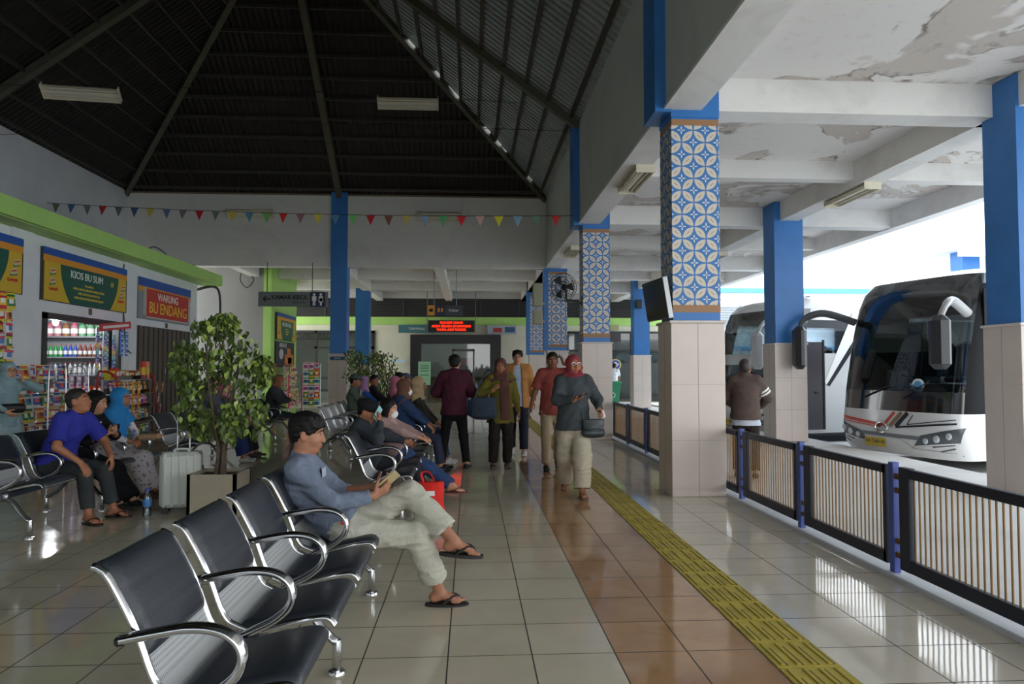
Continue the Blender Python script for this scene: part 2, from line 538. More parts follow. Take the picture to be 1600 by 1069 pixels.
# ================================================================== WALLS, BEAMS, SLABS
mb = MB(); mb.bx(2.12, 2.5, -7, 19.72, 4.22, 7.2, 0)
o = struct('wall_right', mb, [m_wallg])
mb = MB(); mb.bx(2.10, 2.52, -7, 29.4, 4.2, 4.235, 0); mb.bx(2.47, 2.515, -7, 29.4, 4.235, 4.565, 0); mb.bx(2.1, 2.5, 20.2, 29.4, 4.2, 4.6)
struct('beam', mb, m_beam)
mb = MB(); mb.bx(-9.5, 2.12, 19.72, 20.05, 4.2, 6.22, 0)
struct('wall_back', mb, m_wall)
mb = MB(); mb.bx(-9.6, -9.35, -7, 19.9, 0, 6.22, 0)
struct('wall_left', mb, M((222, 224, 226), .8, var=.12, vs=.8, bump=.2, bs=25))
# slab and beams of the side aisle and of the far bay
mb = MB(); mb.bx(2.46, 8.7, -7, 29.5, 4.57, 4.75, 0); mb.bx(-9.6, 2.5, 20.05, 29.5, 4.57, 4.75, 0)
struct('ceiling', mb, m_slab)
mb = MB()
for yb in (1.4, 7.53, 13.62, 19.72, 25.85):
    mb.bx(2.5, 8.4, yb, yb + .34, 4.2, 4.58, 0)
for yb in (-1.5, 4.5, 10.5, 16.7, 22.8):
    mb.bx(2.5, 8.4, yb, yb + .22, 4.29, 4.58, 0)
for yb in (22.8, 25.85):
    mb.bx(-9.5, 2.12, yb, yb + .25, 4.25, 4.58, 0)
mb.bx(5.9, 6.25, -7, 29.5, 4.2, 4.58, 0)
mb.bx(8.4, 8.65, -7, 29.5, 4.18, 4.62, 0)
for xb in (-6.6, -3.75, -.9):
    mb.bx(xb - .14, xb + .14, 20.05, 29.5, 4.2, 4.58, 0)
mb.bx(-9.5, 2.12, 19.75, 20.02, 4.19, 4.2, 0)
struct('beam', mb, m_beam)

# ================================================================== ROOF (two hipped bays of sheet metal)
EX0, EX1, EZ, AX, AZ = -9.4, 2.12, 6.2, -3.63, 10.45
def hip_bay(Y0, Y1, view):
    root = empty('roof', (0, 0, 0)); root['kind'] = 'structure'
    AY = (Y0 + Y1) / 2
    A = Vector((AX, AY, AZ)); c00 = Vector((EX0, Y0, EZ)); c10 = Vector((EX1, Y0, EZ)); c01 = Vector((EX0, Y1, EZ)); c11 = Vector((EX1, Y1, EZ))
    def sheet(name, a, b, mat):
        m_ = MB(); m_.add([a, b, A, a + Vector((0, 0, .02)), b + Vector((0, 0, .02)), A + Vector((0, 0, .02))], [(0, 1, 2), (5, 4, 3)])
        m_.build(name, mat, root, smooth=0)
    sheet('roof_sheet', c01, c11, m_roofd)
    sheet('roof_sheet', c00, c01, m_roofdY)
    sheet('roof_sheet', c10, c00, m_roofd)
    rg = random.Random(5)
    # zinc sheet on the right slope, its torn edge leaves slits of sky along the far hip
    m_ = MB(); N = 13
    for i in range(N):
        t0, t1 = i / N, (i + 1) / N
        def pt(t, far, gap):
            p = c11 + (A - c11) * t if far else c10 + (A - c10) * t
            return p + Vector((0, -gap if far else 0, 0))
        k = 3
        for j in range(k):
            ta = t0 + (t1 - t0) * j / k; tb = t0 + (t1 - t0) * (j + 1) / k
            g = .0 if (not view or t0 > .93) else rg.choice((0, .04, .13, .2)) * (1 if .02 < t0 else .4)
            m_.quad(pt(ta, 0, 0), pt(ta, 1, g), pt(tb, 1, g * .8), pt(tb, 0, 0))
    m_.build('roof_sheet', m_roofl, root, smooth=0)
    dn = Vector((0, 0, -.07))
    for c in (c00, c10, c01, c11):
        m_ = MB(); m_.bar(c + dn, A + dn, .13, .16); m_.build('hip_rafter', m_raft, root, smooth=0)
    for a in (Vector((AX, Y1, EZ)), Vector((AX, Y0, EZ)), Vector((EX0, AY, EZ)), Vector((EX1, AY, EZ))):
        m_ = MB(); m_.bar(a + dn, A + dn, .15 if a.x != EX1 else .26, .18); m_.build('rafter', m_raft if a.x != AX else M((58, 58, 56), .6), root, smooth=0)
    dn = Vector((0, 0, -.03))
    for (a, b) in ((c01, c11), (c00, c01), (c10, c11)):
        for i in range(12):
            t = .03 + i * .0765
            p = a + (A - a) * t; q = b + (A - b) * t
            m_ = MB(); m_.bar(p + dn, q + dn, .05 if a != c10 else .07, .07); m_.build('purlin', m_purl, root, smooth=0)
    m_ = MB(); m_.bx(EX0, EX1, Y1 - .02, Y1 + .1, EZ - .03, EZ + .02); m_.build('eaves_board', M((120, 104, 84), .7), root, smooth=0)
hip_bay(7.5, 19.72, True)
hip_bay(-4.8, 7.5, False)

# ================================================================== KIOSK ROW (front wall with openings, canopy)
KX = -7.27
mb = MB()
def wallY(y0, y1, z0, z1): mb.bx(KX - .15, KX, y0, y1, z0, z1, 0)
ops = ((5.2, 11.3), (12.45, 15.15), (15.88, 18.85))
prev = 2.0
for (a, b) in ops:
    wallY(prev, a, 0, 3.64); wallY(a, b, 2.33, 3.64); prev = b
wallY(prev, 19.1, 0, 3.64)
mb.bx(KX - 2.1, KX, 19.1, 19.25, 0, 3.64)
for yy in (11.85, 15.5):
    mb.bx(KX - .05, KX + .035, yy - .28, yy + .28, 0, 3.64)
o = struct('wall_kiosk', mb, M((226, 230, 234), .6, var=.08, vs=1.5, name='kiosk_white_paint'))
mb = MB(); mb.bx(-9.35, -6.86, 2, 19.7, 3.64, 3.74, 0)
mb.bx(KX, -6.86, 2, 19.7, 3.62, 3.64, 1)
mb.bx(-6.9, -6.77, 2, 19.7, 3.63, 3.91, 1)
struct('trim_3', mb, [m_white, m_green])
# walls between the kiosks inside
mb = MB(); mb.bx(-9.35, KX - .15, 11.7, 11.85, 0, 3.6); mb.bx(-9.35, KX - .15, 15.45, 15.6, 0, 3.6); mb.bx(-9.36, -9.30, 2, 19.1, 0, 3.6)
struct('wall_between_kiosks', mb, M((180, 182, 184), .7, var=.1, vs=2))
# door frames and roller shutter
e = empty('door_1'); e['kind'] = 'structure'
b = MB(); b.bx(KX - .1, KX + .03, 12.45, 12.57, 0, 2.33); b.bx(KX - .1, KX + .03, 15.03, 15.15, 0, 2.33); b.bx(KX - .1, KX + .03, 12.45, 15.15, 2.23, 2.34)
b.build('door_frame', M((54, 50, 50), .4), e, smooth=0)
e = empty('door_2'); e['kind'] = 'structure'
b = MB()
k = 0; y = 15.88
while y < 18.84:
    b.bx(KX - .08 + (.03 if k % 2 else 0), KX - .03 + (.03 if k % 2 else 0), y, min(y + .125, 18.85), 0, 2.33); y += .125; k += 1
b.build('folding_shutter', M((92, 84, 78), .5, var=.1, vs=3), e, smooth=0)
b = MB(); b.bx(KX - .03, KX + .03, 17.3, 17.36, 1.25, 1.4, 0, .01); b.build('latch', m_steel, e)

# far side: end wall, lime return wall
mb = MB(); mb.bx(-9.3, -6.12, 22.0, 22.15, 0, 4.58)
struct('wall_far', mb, plaster('far_wall_shaded_plaster', (150, 150, 147), (112, 108, 100), amount=.35, scale=.6))  # white wall, its grey colour stands in for shade in the far bay
mb = MB(); mb.bx(-6.3, -6.1, 22.15, 25.2, 0, 4.58); mb.bx(-6.32, -6.08, 21.98, 22.3, 0, 4.58)
struct('wall_lime', mb, m_green)

# far office front -------------------------------------------------------------
FY = 29.5
m_off = M((222, 220, 200), .6, var=.06, vs=2)
mb = MB()
mb.bx(-9.5, -8.9, FY, FY + .2, 0, 2.95); mb.bx(-3.9, -2.35, FY, FY + .2, 0, 2.95); mb.bx(1.15, 3.6, FY, FY + .2, 0, 2.95); mb.bx(-9.5, 8.6, FY, FY + .2, 2.95, 3.2)
mb.bx(-2.35, 1.15, FY + .01, FY + .19, 2.8, 2.95)
struct('wall_office', mb, m_off)
mb = MB(); mb.bx(-9.5, 8.6, FY - .12, FY + .1, 3.2, 3.52); struct('trim_4', mb, m_green)
mb = MB()
mb.bx(-9.5, 8.6, FY, FY + .05, 3.52, 4.3, 1)
z = 3.55
while z < 4.28:
    mb.bx(-9.5, 8.6, FY - .06, FY, z, z + .03, 0); z += .075
x = -9.2
while x < 8.5:
    mb.bx(x, x + .06, FY - .08, FY, 3.52, 4.3, 0); x += 1.6
struct('trim_5', mb, [M((64, 64, 64), .5), M((34, 34, 34), .6)])
mb = MB(); mb.bx(-9.5, 8.6, FY, FY + .2, 4.3, 4.6); struct('wall_office_top', mb, m_white)
mb = MB(); mb.bx(-9.6, 8.6, FY + 4.2, FY + 4.4, 0, 4.6, 0); mb.bx(-9.6, -9.4, FY, FY + 4.4, 0, 4.6, 0); mb.bx(8.4, 8.6, FY, FY + 4.4, 0, 4.6); 
struct('wall_office_back', mb, M((170, 172, 160), .7))
mb = MB(); mb.bx(-9.6, 8.6, FY, FY + 4.4, -.05, 0.0, 0); struct('floor_office', mb, M((160, 156, 140), .2))
mb = MB(); mb.bx(-9.6, 8.6, FY + .2, FY + 4.4, 3.3, 3.4, 0); struct('ceiling_office', mb, m_white)
m_glass = glass_mat('office_glass', (170, 182, 182), .06)
def glazed(n, x0, x1, z0, z1, nx, zs, fr=.07):
    e = empty('window_%d' % n, (0, FY - .05, 0)); e['kind'] = 'structure'
    b = MB()
    b.bx(x0, x1, -.04, .06, z1 - fr, z1); b.bx(x0, x1, -.04, .06, z0, z0 + fr)
    for i in range(nx + 1):
        xx = x0 + (x1 - x0 - fr) * i / nx
        b.bx(xx, xx + fr, -.04, .06, z0, z1)
    for zz in zs: b.bx(x0, x1, -.04, .06, zz, zz + fr)
    b.build('window_frame', m_dark, e, smooth=0)
    b = MB(); b.quad((x0 + .01, .01, z0), (x1 - .01, .01, z0), (x1 - .01, .01, z1), (x0 + .01, .01, z1)); b.build('pane', m_glass, e, smooth=0)
glazed(1, -8.7, -3.95, .45, 2.95, 4, (.95, 2.2), .1)
glazed(2, 3.7, 8.3, .1, 2.95, 3, (2.1,), .08)
# dark door portal of the office
e = empty('door_3', (0, FY - .35, 0)); e['kind'] = 'structure'
b = MB(); b.bx(-2.45, -2.0, -.1, .4, 0, 2.78); b.bx(.82, 1.25, -.1, .4, 0, 2.78); b.bx(-2.0, .82, -.1, .4, 2.42, 2.78)
b.build('door_frame', M((26, 25, 25), .35), e, smooth=0)
b = MB(); b.quad((-2.0, .25, 0), (.82, .25, 0), (.82, .25, 2.42), (-2.0, .25, 2.42)); b.build('door_glass', m_glass, e, smooth=0)
b = MB(); b.bx(-.75, -.68, .2, .28, 0, 2.2); b.bx(.1, .17, .2, .28, 0, 2.2); b.bx(-.75, .17, .2, .28, 2.1, 2.2); b.build('door_stile', M((90, 90, 86), .4), e, smooth=0)

for x_ in (-5.5, -.6, 5.8):  # unseen glowing panels added to brighten the far office
    r = thing('ceiling_lamp', 'added fill-light panel under the far office ceiling', 'lamp', (x_, FY + 2.2, 3.28), 0, 'added office fill-light panels')
    b = MB(); b.bx(-.62, .62, -.32, .32, 0, .02); b.build('frame', m_white, r, smooth=0)
    b = MB(); b.quad((-.6, -.3, -.002), (-.6, .3, -.002), (.6, .3, -.002), (.6, -.3, -.002)); b.build('fill_panel', EM((240, 246, 255), 9, 'office_fill_glow'), r, smooth=0)
# ================================================================== WAITING BENCHES
m_chrome = M((205, 206, 208), .13, 1.0, name='chrome')
m_leather = M((40, 45, 52), .40, var=.12, vs=6, bump=.25, bs=160, spec=.6, name='black_leather')
m_black = M((18, 18, 19), .4, name='black_plastic')
def perforated():
    t = NT('perforated_steel'); o = t.obj(); x, y, z = t.sep(o)
    s = 1 / .011
    a = t.m('FRACT', t.m('MULTIPLY', y, s)); b = t.m('FRACT', t.m('MULTIPLY', t.m('ADD', z, t.m('MULTIPLY', x, .8)), s))
    d = t.m('ADD', t.m('POWER', t.m('SUBTRACT', a, .5), 2.0), t.m('POWER', t.m('SUBTRACT', b, .5), 2.0))
    h = t.m('MULTIPLY', t.ramp(d, .11, .03), .55)
    c = t.mix(h, (196, 198, 198), (80, 80, 80))
    return t.bsdf(c, .5, .35, None)
m_perf = perforated()
m_beamst = M((70, 76, 88), .4, .5, name='bench_beam_paint')
PROF = [(-.30, .787), (-.285, .782), (-.25, .748), (-.174, .60), (-.118, .456), (-.064, .409), (.015, .391), (.133, .415), (.235, .432), (.275, .428), (.295, .405)]
def profile(n=5): return smoothpath([(p[0], 0, p[1]) for p in PROF], n)
def cut(P, a, b, off):
    """part of the seat curve, moved off its surface"""
    L = [0]
    for i in range(1, len(P)): L.append(L[-1] + (P[i] - P[i - 1]).length)
    out = []
    T = L[-1]
    N = 26
    for k in range(N + 1):
        s_ = T * (a + (b - a) * k / N)
        i = max(j for j in range(len(L)) if L[j] <= s_ + 1e-9); i = min(i, len(P) - 2)
        f = (s_ - L[i]) / max(1e-9, L[i + 1] - L[i])
        p = P[i].lerp(P[i + 1], f); t = (P[i + 1] - P[i]).normalized()
        n = Vector((-t.z, 0, t.x))
        if n.x < 0 and abs(n.x) > abs(n.z): n = -n
        if n.z < 0 and abs(n.z) >= abs(n.x): n = -n
        out.append(p + n * off)
    return out
SW = .475
def seat_meshes(pads=True):
    P = profile()
    b = MB(); b.sheet([[(p.x, y, p.z) for y in (.012, SW / 2, SW - .012)] for p in P], .003)
    sh = b.mesh('seat_shell', m_perf, 60)
    b = MB()
    for y in (.008, SW - .008):
        b2 = b; b2.tube([(p.x, y, p.z) for p in P], .013, 8, 0, flat=(1.0, .75))
    rails = b.mesh('side_rails', m_chrome, 60)
    def pad(a, c, th):
        q = cut(P, a, c, .005); n = len(q); g = []
        for k, p in enumerate(q):
            e = min(1, min(k, n - 1 - k) / 2.0)
            row = []
            for j, y in enumerate((.022, .03, .06, SW / 2, SW - .06, SW - .03, SW - .022)):
                ey = (0.1, .7, 1, 1.15, 1, .7, .1)[j]
                nn = (q[min(k + 1, n - 1)] - q[max(k - 1, 0)]).normalized(); nv = Vector((-nn.z, 0, nn.x))
                if nv.z < 0 and abs(nv.z) >= abs(nv.x): nv = -nv
                if nv.x < 0 and abs(nv.x) > abs(nv.z): nv = -nv
                h = th * (.25 + .75 * math.sin(e * PI / 2)) * ey
                if k in (9, 17): h *= .90
                v = p + nv * h; row.append((v.x, y, v.z))
            g.append(row)
        m_ = MB(); m_.sheet(g)
        m_.sheet([[(p.x, y, p.z) for y in (.022, SW - .022)] for p in q][::-1])
        # rim closing the pad edge to the shell
        for side in (0, -1):
            m_.sheet([[(g[k][side]), (q[k].x, (.022 if side == 0 else SW - .022), q[k].z)] for k in range(n)])
        return m_
    bp = pad(.0, .375, .017).mesh('back_pad', m_leather, 60)
    sp = pad(.56, .995, .022).mesh('seat_pad', m_leather, 60)
    return sh, rails, bp, sp
SM = seat_meshes()
def rail_mesh(y):
    b = MB(); b.tube([(p.x, y, p.z) for p in profile()], .013, 8, 0, flat=(1.0, .75)); return b.mesh('side_rail', m_chrome, 60)
RM = [rail_mesh(.008), rail_mesh(SW - .008)]
def arm_mesh():
    P = smoothpath([(-.185, 0, .597), (-.10, 0, .612), (.0, 0, .626), (.08, 0, .618), (.132, 0, .588), (.152, 0, .54), (.135, 0, .49), (.085, 0, .447), (.02, 0, .415), (-.03, 0, .392)], 5)
    b = MB(); b.tube(P, .027, 12, 0, flat=(1.0, .56), up=(0, 1, 0)); return b.mesh('armrest', m_chrome, 60)
ARM = arm_mesh()
b = MB(); b.box((-.185, 0, .597), (.03, .048, .026), 0, (0, -.15, 0), .006); ARMCAP = b.mesh('armrest_cap', m_black)
def leg_meshes():
    b = MB()
    b.tube(smoothpath([(-.02, 0, .325), (.06, 0, .30), (.14, 0, .20), (.205, 0, .135)], 5), [.03] * 15 + [.022], 10, 0, flat=(.9, .6), up=(0, 1, 0))
    b.tube(smoothpath([(-.02, 0, .325), (-.12, 0, .29), (-.22, 0, .19), (-.315, 0, .135)], 5), [.03] * 15 + [.022], 10, 0, flat=(.9, .6), up=(0, 1, 0))
    b.box((-.02, 0, .335), (.11, .05, .07), 0, None, .012)
    leg = b.mesh('leg', M((150, 152, 154), .25, .9), 50)
    b = MB()
    b.lathe([(.018, .15), (.021, .13), (.021, .03), (.014, .02), (.014, .012)], (0, 0, 0), 14)
    b.lathe([(.014, .016), (.036, .014), (.040, .006), (.040, 0), (.0, 0)], (0, 0, 0), 16)
    ft = b.mesh('foot', m_chrome, 50)
    return leg, ft
LEG, FOOT = leg_meshes()
def bench(label, X, Y, group='waiting benches', nseat=4, pads=True, sticker=False):
    r = thing('waiting_bench', label, 'bench', (X, Y, 0), 0, group)
    W = .57
    b = MB(); b.bx(-.065, .005, -.04, W * nseat + .04, .315, .365, 0, .006)
    b.build('beam', m_beamst, r)
    for k in range(nseat):
        s = place('seat', SM[0], r, (0, .02 + W * k, 0))
        place('side_rail', RM[0], s); place('side_rail', RM[1], s)
        if pads:
            place('back_pad', SM[2], s); place('seat_pad', SM[3], s)
        m_ = MB(); m_.bx(-.06, .0, SW / 2 - .06, SW / 2 + .06, .36, .388); m_.build('bracket', m_black, s, smooth=0)
    for k in range(nseat + 1):
        a = place('armrest', ARM, r, (0, W * k - .028 + (.0 if k < nseat else .0), 0)); place('armrest_cap', ARMCAP, a)
    for k in range(3):
        l = place('leg', LEG, r, (0, W * nseat / 2 * k * .985 + .015, 0))
        place('foot', FOOT, l, (.205, 0, 0)); place('foot', FOOT, l, (-.315, 0, 0))
    return r
bench('black padded chrome bench with three empty seats under the seated man in grey shirt', -.80, 2.13)
bench('black padded chrome bench holding the person in flat black cap and the masked woman', -.80, 6.25)
bench('black padded chrome bench holding the woman in navy top and brown headscarf', -.80, 9.05)
bench('black padded chrome bench under the row of distant waiting heads', -1.30, 12.4)
bench('black padded chrome bench holding the man in royal blue polo shirt', -3.74, 5.95)
bench('black padded chrome bench behind the big potted tree, with person in blue jeans', -3.74, 9.2)
bench('black padded chrome bench holding the reader in front of the lime wall', -3.74, 12.0)
bench('bare steel bench without pads, under the man in green cap', -2.02, 10.9, pads=False)

# ================================================================== RAILING
m_navy = M((28, 34, 52), .45, var=.08, vs=5, name='navy_paint')
m_post = M((72, 92, 166), .45, var=.12, vs=4, name='post_blue')
m_gold = M((124, 92, 50), .4, .35, var=.2, vs=10, name='gold_bar')
RX = 2.80; DY = 1.32
def railing(y0, label):
    r = thing('railing_panel', label, 'railing', (RX, y0, 0), 0, 'railing panels along the walkway')
    b = MB()
    b.bx(-.02, .02, .10, 1.26, .665, .725, 0, .004); b.bx(-.02, .02, .10, 1.26, .07, .15, 0, .004)
    b.bx(-.024, .024, 1.16, 1.265, .07, .73, 0, .004); b.bx(-.02, .02, .095, .135, .07, .725, 0, .004)
    b.build('frame', m_navy, r)
    for k in range(20):
        yy = .16 + k * (1.0 / 20) + .025
        m_ = MB(); m_.bx(-.004, .004, yy - .0038, yy + .0038, .15, .665); m_.build('bar', m_gold, r, smooth=0)
    b = MB(); b.bx(-.024, .024, .005, .058, .03, .75, 0, .004); b.build('post', m_post, r)
    for zz in (.66, .57, .24, .15):
        m_ = MB(); m_.bx(-.014, .014, -.06, .008, zz - .018, zz + .018, 0, .003); m_.build('clamp', m_gold, r)
    return r
names = ['railing panel at the near end of the row, before the largest one in view', 'largest railing panel in view, standing before the pink pillar foot next to the striped bus',
         'railing panel in front of the striped bus bumper and number plate', 'railing panel in front of the pink pillar foot beside the man in brown jacket', 'railing panel at the legs of the man in brown jacket, beside the nearest patterned pillar',
         'railing panel hidden behind the nearest patterned pillar', 'third railing panel from the far railing end', 'second railing panel from the far railing end', 'railing panel at the far end of the row beside the second patterned pillar']
for k in range(9):
    railing(1.89 + DY * k + .0, names[k])

# ================================================================== PLANTERS WITH TREES
def leaf_mesh_tree(seed, blobs, n, leaf=.068):
    rg = random.Random(seed); b = MB()
    for i in range(n):
        c, rad = rg.choice(blobs)
        while True:
            p = Vector((rg.uniform(-1, 1), rg.uniform(-1, 1), rg.uniform(-1, 1)))
            if p.length <= 1 and p.length > .25: break
        q = Vector(c) + Vector((p.x * rad[0], p.y * rad[1], p.z * rad[2]))
        L = leaf * rg.uniform(.7, 1.3); wd = L * .42
        R = Euler((rg.uniform(-.7, .7), rg.uniform(.2, 1.5), rg.uniform(0, 2 * PI)), 'ZYX').to_matrix()
        R = Euler((0, rg.uniform(.35, 1.45), rg.uniform(0, 2 * PI))).to_matrix() @ Euler((rg.uniform(-.8, .8), 0, 0)).to_matrix()
        pts = [(0, 0, 0), (L * .3, wd * .8, .006), (L * .65, wd * .75, .0), (L, 0, -.012), (L * .65, -wd * .75, 0), (L * .3, -wd * .8, .006), (L * .5, 0, -.006)]
        pts = [q + R @ Vector(t) for t in pts]
        b.add(pts, [(0, 1, 6), (1, 2, 6), (2, 3, 6), (3, 4, 6), (4, 5, 6), (5, 0, 6)], 0 if rg.random() < .7 else (1 if rg.random() < .7 else 2))
    return b
m_leaf = [M((78, 98, 44), .4, var=.15, vs=5, name='leaf_dark'), M((142, 166, 74), .4, var=.15, vs=5, name='leaf_light'), M((178, 200, 100), .38, name='leaf_young')]
m_bark = M((92, 80, 66), .8, var=.3, vs=20, bump=.4, bs=60, name='bark')
def potted_tree(label, plabel, x, y, s, seed, blobs, n, box=(.44, .44, .40)):
    p = thing('planter_box', plabel, 'planter', (x, y, 0), 0)
    b = MB(); t = .03; w, d, h = box
    b.bx(-w / 2, w / 2, -d / 2, -d / 2 + t, 0, h); b.bx(-w / 2, w / 2, d / 2 - t, d / 2, 0, h); b.bx(-w / 2, -w / 2 + t, -d / 2, d / 2, 0, h); b.bx(w / 2 - t, w / 2, -d / 2, d / 2, 0, h)
    b.build('box', M((168, 158, 138), .45, var=.06, vs=4, name='planter_laminate'), p, smooth=0)
    b = MB(); b.bx(-w / 2 + t, w / 2 - t, -d / 2 + t, d / 2 - t, h - .06, h - .03); b.build('soil', M((70, 60, 48), .9, bump=.6, bs=30), p, smooth=0)
    r = thing('potted_tree', label, 'tree', (x, y, h - .04), 0)
    rg = random.Random(seed)
    for k in range(4):
        a = k * 1.7 + .4; x0 = .04 * math.cos(a); y0 = .04 * math.sin(a)
        tx = .14 * math.cos(a + .6) * s; ty = .14 * math.sin(a + .6) * s
        b = MB(); b.tube(smoothpath([(x0, y0, 0), (x0 * .8 + .015, y0 * .9, .25 * s), (x0 + tx * .3, y0 + ty * .3, .55 * s), (x0 + tx, y0 + ty, 1.0 * s), (tx * 1.5, ty * 1.5, 1.25 * s)], 4),
                         [.021 - .0009 * i for i in range(17)], 8)
        b.build('stem', m_bark, r)
    b = MB()
    for k in range(26):
        c, rad = blobs[k % len(blobs)]
        q = Vector((c[0] + rg.uniform(-1, 1) * rad[0] * .7, c[1] + rg.uniform(-1, 1) * rad[1] * .7, c[2] + rg.uniform(-.6, .8) * rad[2]))
        z0 = max(.3, q.z - .35); f = z0 / 1.2
        b.tube(smoothpath([(.1 * math.cos(k) * f, .1 * math.sin(k) * f, z0), (q.x * .5, q.y * .5, q.z - .15), tuple(q)], 4), [.008 - .0007 * i for i in range(9)], 5)
    b.build('twigs', m_bark, r)
    leaf_mesh_tree(seed, blobs, n).build('foliage', m_leaf, r, smooth=0)
    return r
bl = [((.02, 0, 1.24), (.31, .3, .24)), ((-.2, 0, 1.0), (.22, .3, .26)), ((.20, 0, 1.02), (.22, .28, .24)), ((-.29, .05, .68), (.14, .2, .30)), ((.26, 0, .62), (.17, .2, .30)), ((.12, -.1, .52), (.1, .14, .2)), ((-.12, .1, 1.42), (.22, .22, .11)), ((-.38, .0, 1.08), (.1, .16, .24)), ((.38, .05, 1.0), (.09, .14, .16)), ((-.15, 0, .5), (.12, .12, .16)), ((.0, .1, 1.48), (.1, .1, .08))]
potted_tree('tall artificial fig tree standing in the laminate box beside the white suitcase', 'square beige laminate box on the floor between suitcase and black seats', -2.36, 6.88, 1.0, 11, bl, 1500)
bl2 = [((0, 0, 1.15), (.42, .4, .34)), ((-.1, 0, .85), (.4, .4, .32)), ((.15, 0, .7), (.34, .34, .3)), ((-.2, 0, 1.32), (.25, .25, .2)), ((.0, 0, .45), (.28, .28, .25))]
potted_tree('bushy potted tree beside the dark blue middle pillar', 'square laminate box under the bushy tree by the middle pillar', -2.72, 18.0, 1.0, 23, bl2, 900)
potted_tree('smaller bushy potted tree right behind the first one by the middle pillar', 'square laminate box under the smaller bushy tree', -2.30, 19.2, .95, 31, bl2, 800)

# ================================================================== SUITCASE AND BOTTLE
r = thing('suitcase', 'white ribbed hard-shell suitcase with raised handle beside the planter box', 'suitcase', (-2.76, 7.0, 0), math.radians(12))
m_case = M((206, 210, 204), .35, var=.04, vs=6, name='white_shell')
b = MB(); b.box((0, 0, .315), (.36, .22, .52), 0, None, .035)
for k in range(5):
    b.box((-.13 + k * .065, 0, .315), (.024, .232, .50), 0, None, .008)
b.build('shell', m_case, r)
b = MB(); b.box((0, 0, .315), (.364, .012, .524), 0, None, .004); b.build('zip_seam', M((120, 122, 120), .5), r)
for sx in (-.055, .055):
    b = MB(); b.cyl((sx, .08, .55), (sx, .08, 1.0), .008, n=8); b.build('handle_rod', m_chrome, r)
b = MB(); b.tube(smoothpath([(-.055, .08, .99), (-.05, .08, 1.02), (0, .08, 1.03), (.05, .08, 1.02), (.055, .08, .99)], 4), .012, 8); b.build('handle_grip', M((196, 198, 200), .3), r)
b = MB(); b.tube(smoothpath([(-.06, -.02, .575), (-.05, -.02, .60), (.05, -.02, .60), (.06, -.02, .575)], 4), .011, 8); b.build('top_handle', m_case, r)
b = MB(); b.box((.185, 0, .42), (.02, .05, .05), 0, None, .008); b.build('lock', m_chrome, r)
for sx in (-.13, .13):
    for sy in (-.075, .075):
        b = MB(); b.cyl((sx, sy - .012, .03), (sx, sy + .012, .03), .03, n=12); b.box((sx, sy, .055), (.03, .03, .03)); b.build('wheel', m_black, r)
m_pet = glass_mat('bottle_plastic', (214, 226, 234), .10, .08)
def bottle_thing(label, x, y, z, s=1.0, cap=(60, 90, 170), group=None, lab=(70, 130, 190)):
    r = thing('water_bottle', label, 'bottle', (x, y, z), 0, group)
    b = MB(); b.lathe([(0.0, 0), (.028 * s, .0), (.032 * s, .01), (.032 * s, .06 * s), (.030 * s, .07 * s), (.032 * s, .08 * s), (.032 * s, .15 * s), (.024 * s, .18 * s), (.013 * s, .20 * s), (.013 * s, .213 * s)], n=14)
    b.build('body', m_pet, r)
    b = MB(); b.lathe([(.0325 * s, .085 * s), (.0328 * s, .09 * s), (.0328 * s, .14 * s), (.0325 * s, .145 * s)], n=14); b.build('wrapper', M(lab, .4), r)
    b = MB(); b.lathe([(.0148 * s, .205 * s), (.0148 * s, .226 * s), (.012 * s, .229 * s)], n=12); b.build('cap', M(cap, .4), r)
    return r
bottle_thing('clear water bottle with blue cap standing on the floor by the suitcase', -2.98, 6.78, 0, 1.15)

# ================================================================== FLUORESCENT LAMPS
def fixture(label, loc, rz=0, rx=0, L=1.22, hang=0.0):
    r = thing('ceiling_lamp', label, 'lamp', loc, rz, 'unlit twin-tube lamps')
    r.rotation_euler = (rx, 0, rz)
    b = MB()
    prof = [(-.13, 0), (-.11, .07), (-.05, .10), (.05, .10), (.11, .07), (.13, 0), (.125, 0), (.10, .062), (.045, .09), (-.045, .09), (-.10, .062), (-.125, 0)]
    b.prism(prof, (-L / 2, 0, 0), (0, 1, 0), (0, 0, 1), (1, 0, 0), L)
    for sx in (-1, 1): b.box((sx * L / 2, 0, .05), (.012, .27, .12), 0, None, .003)
    b.box((0, 0, .065), (L, .05, .05))
    b.build('reflector', M((222, 214, 192), .45, var=.12, vs=4, name='lamp_enamel'), r, smooth=0)
    for sy in (-.065, .065):
        m_ = MB(); m_.cyl((-L / 2 + .03, sy, .035), (L / 2 - .03, sy, .035), .016, n=10); m_.build('tube', M((214, 208, 194), .35), r)
    if hang:
        for sx in (-L / 2 + .1, L / 2 - .1):
            m_ = MB(); m_.cyl((sx, 0, .1), (sx, 0, .1 + hang), .004, n=5); m_.build('hanger', m_black, r)
    return r
fixture('twin-tube lamp hung from wires in the dark roof, above the kiosk awning', (-6.75, 12.5, 6.12), .12, -.7)
fixture('twin-tube lamp hung in the dark roof, in front of the black rear slope', (-1.28, 14.3, 6.75), 0, -.7)
fixture('twin-tube lamp on the far hall wall, between kiosk awning and blue pillar', (-6.0, 19.5, 5.58), 0, -.8)
fixture('twin-tube lamp on the far hall wall, to the pillar side of the patterned columns', (-.85, 19.5, 5.57), 0, -.8)
fixture('twin-tube lamp fixed under the beam before the second patterned pillar', (2.42, 10.2, 4.10), PI / 2 + .0, 0)
fixture('twin-tube lamp fixed under the beam before the third patterned pillar', (2.42, 16.6, 4.10), PI / 2, 0)
fixture('twin-tube lamp fixed under the outer beam above the striped bus', (6.08, 10.9, 4.10), PI / 2, 0)
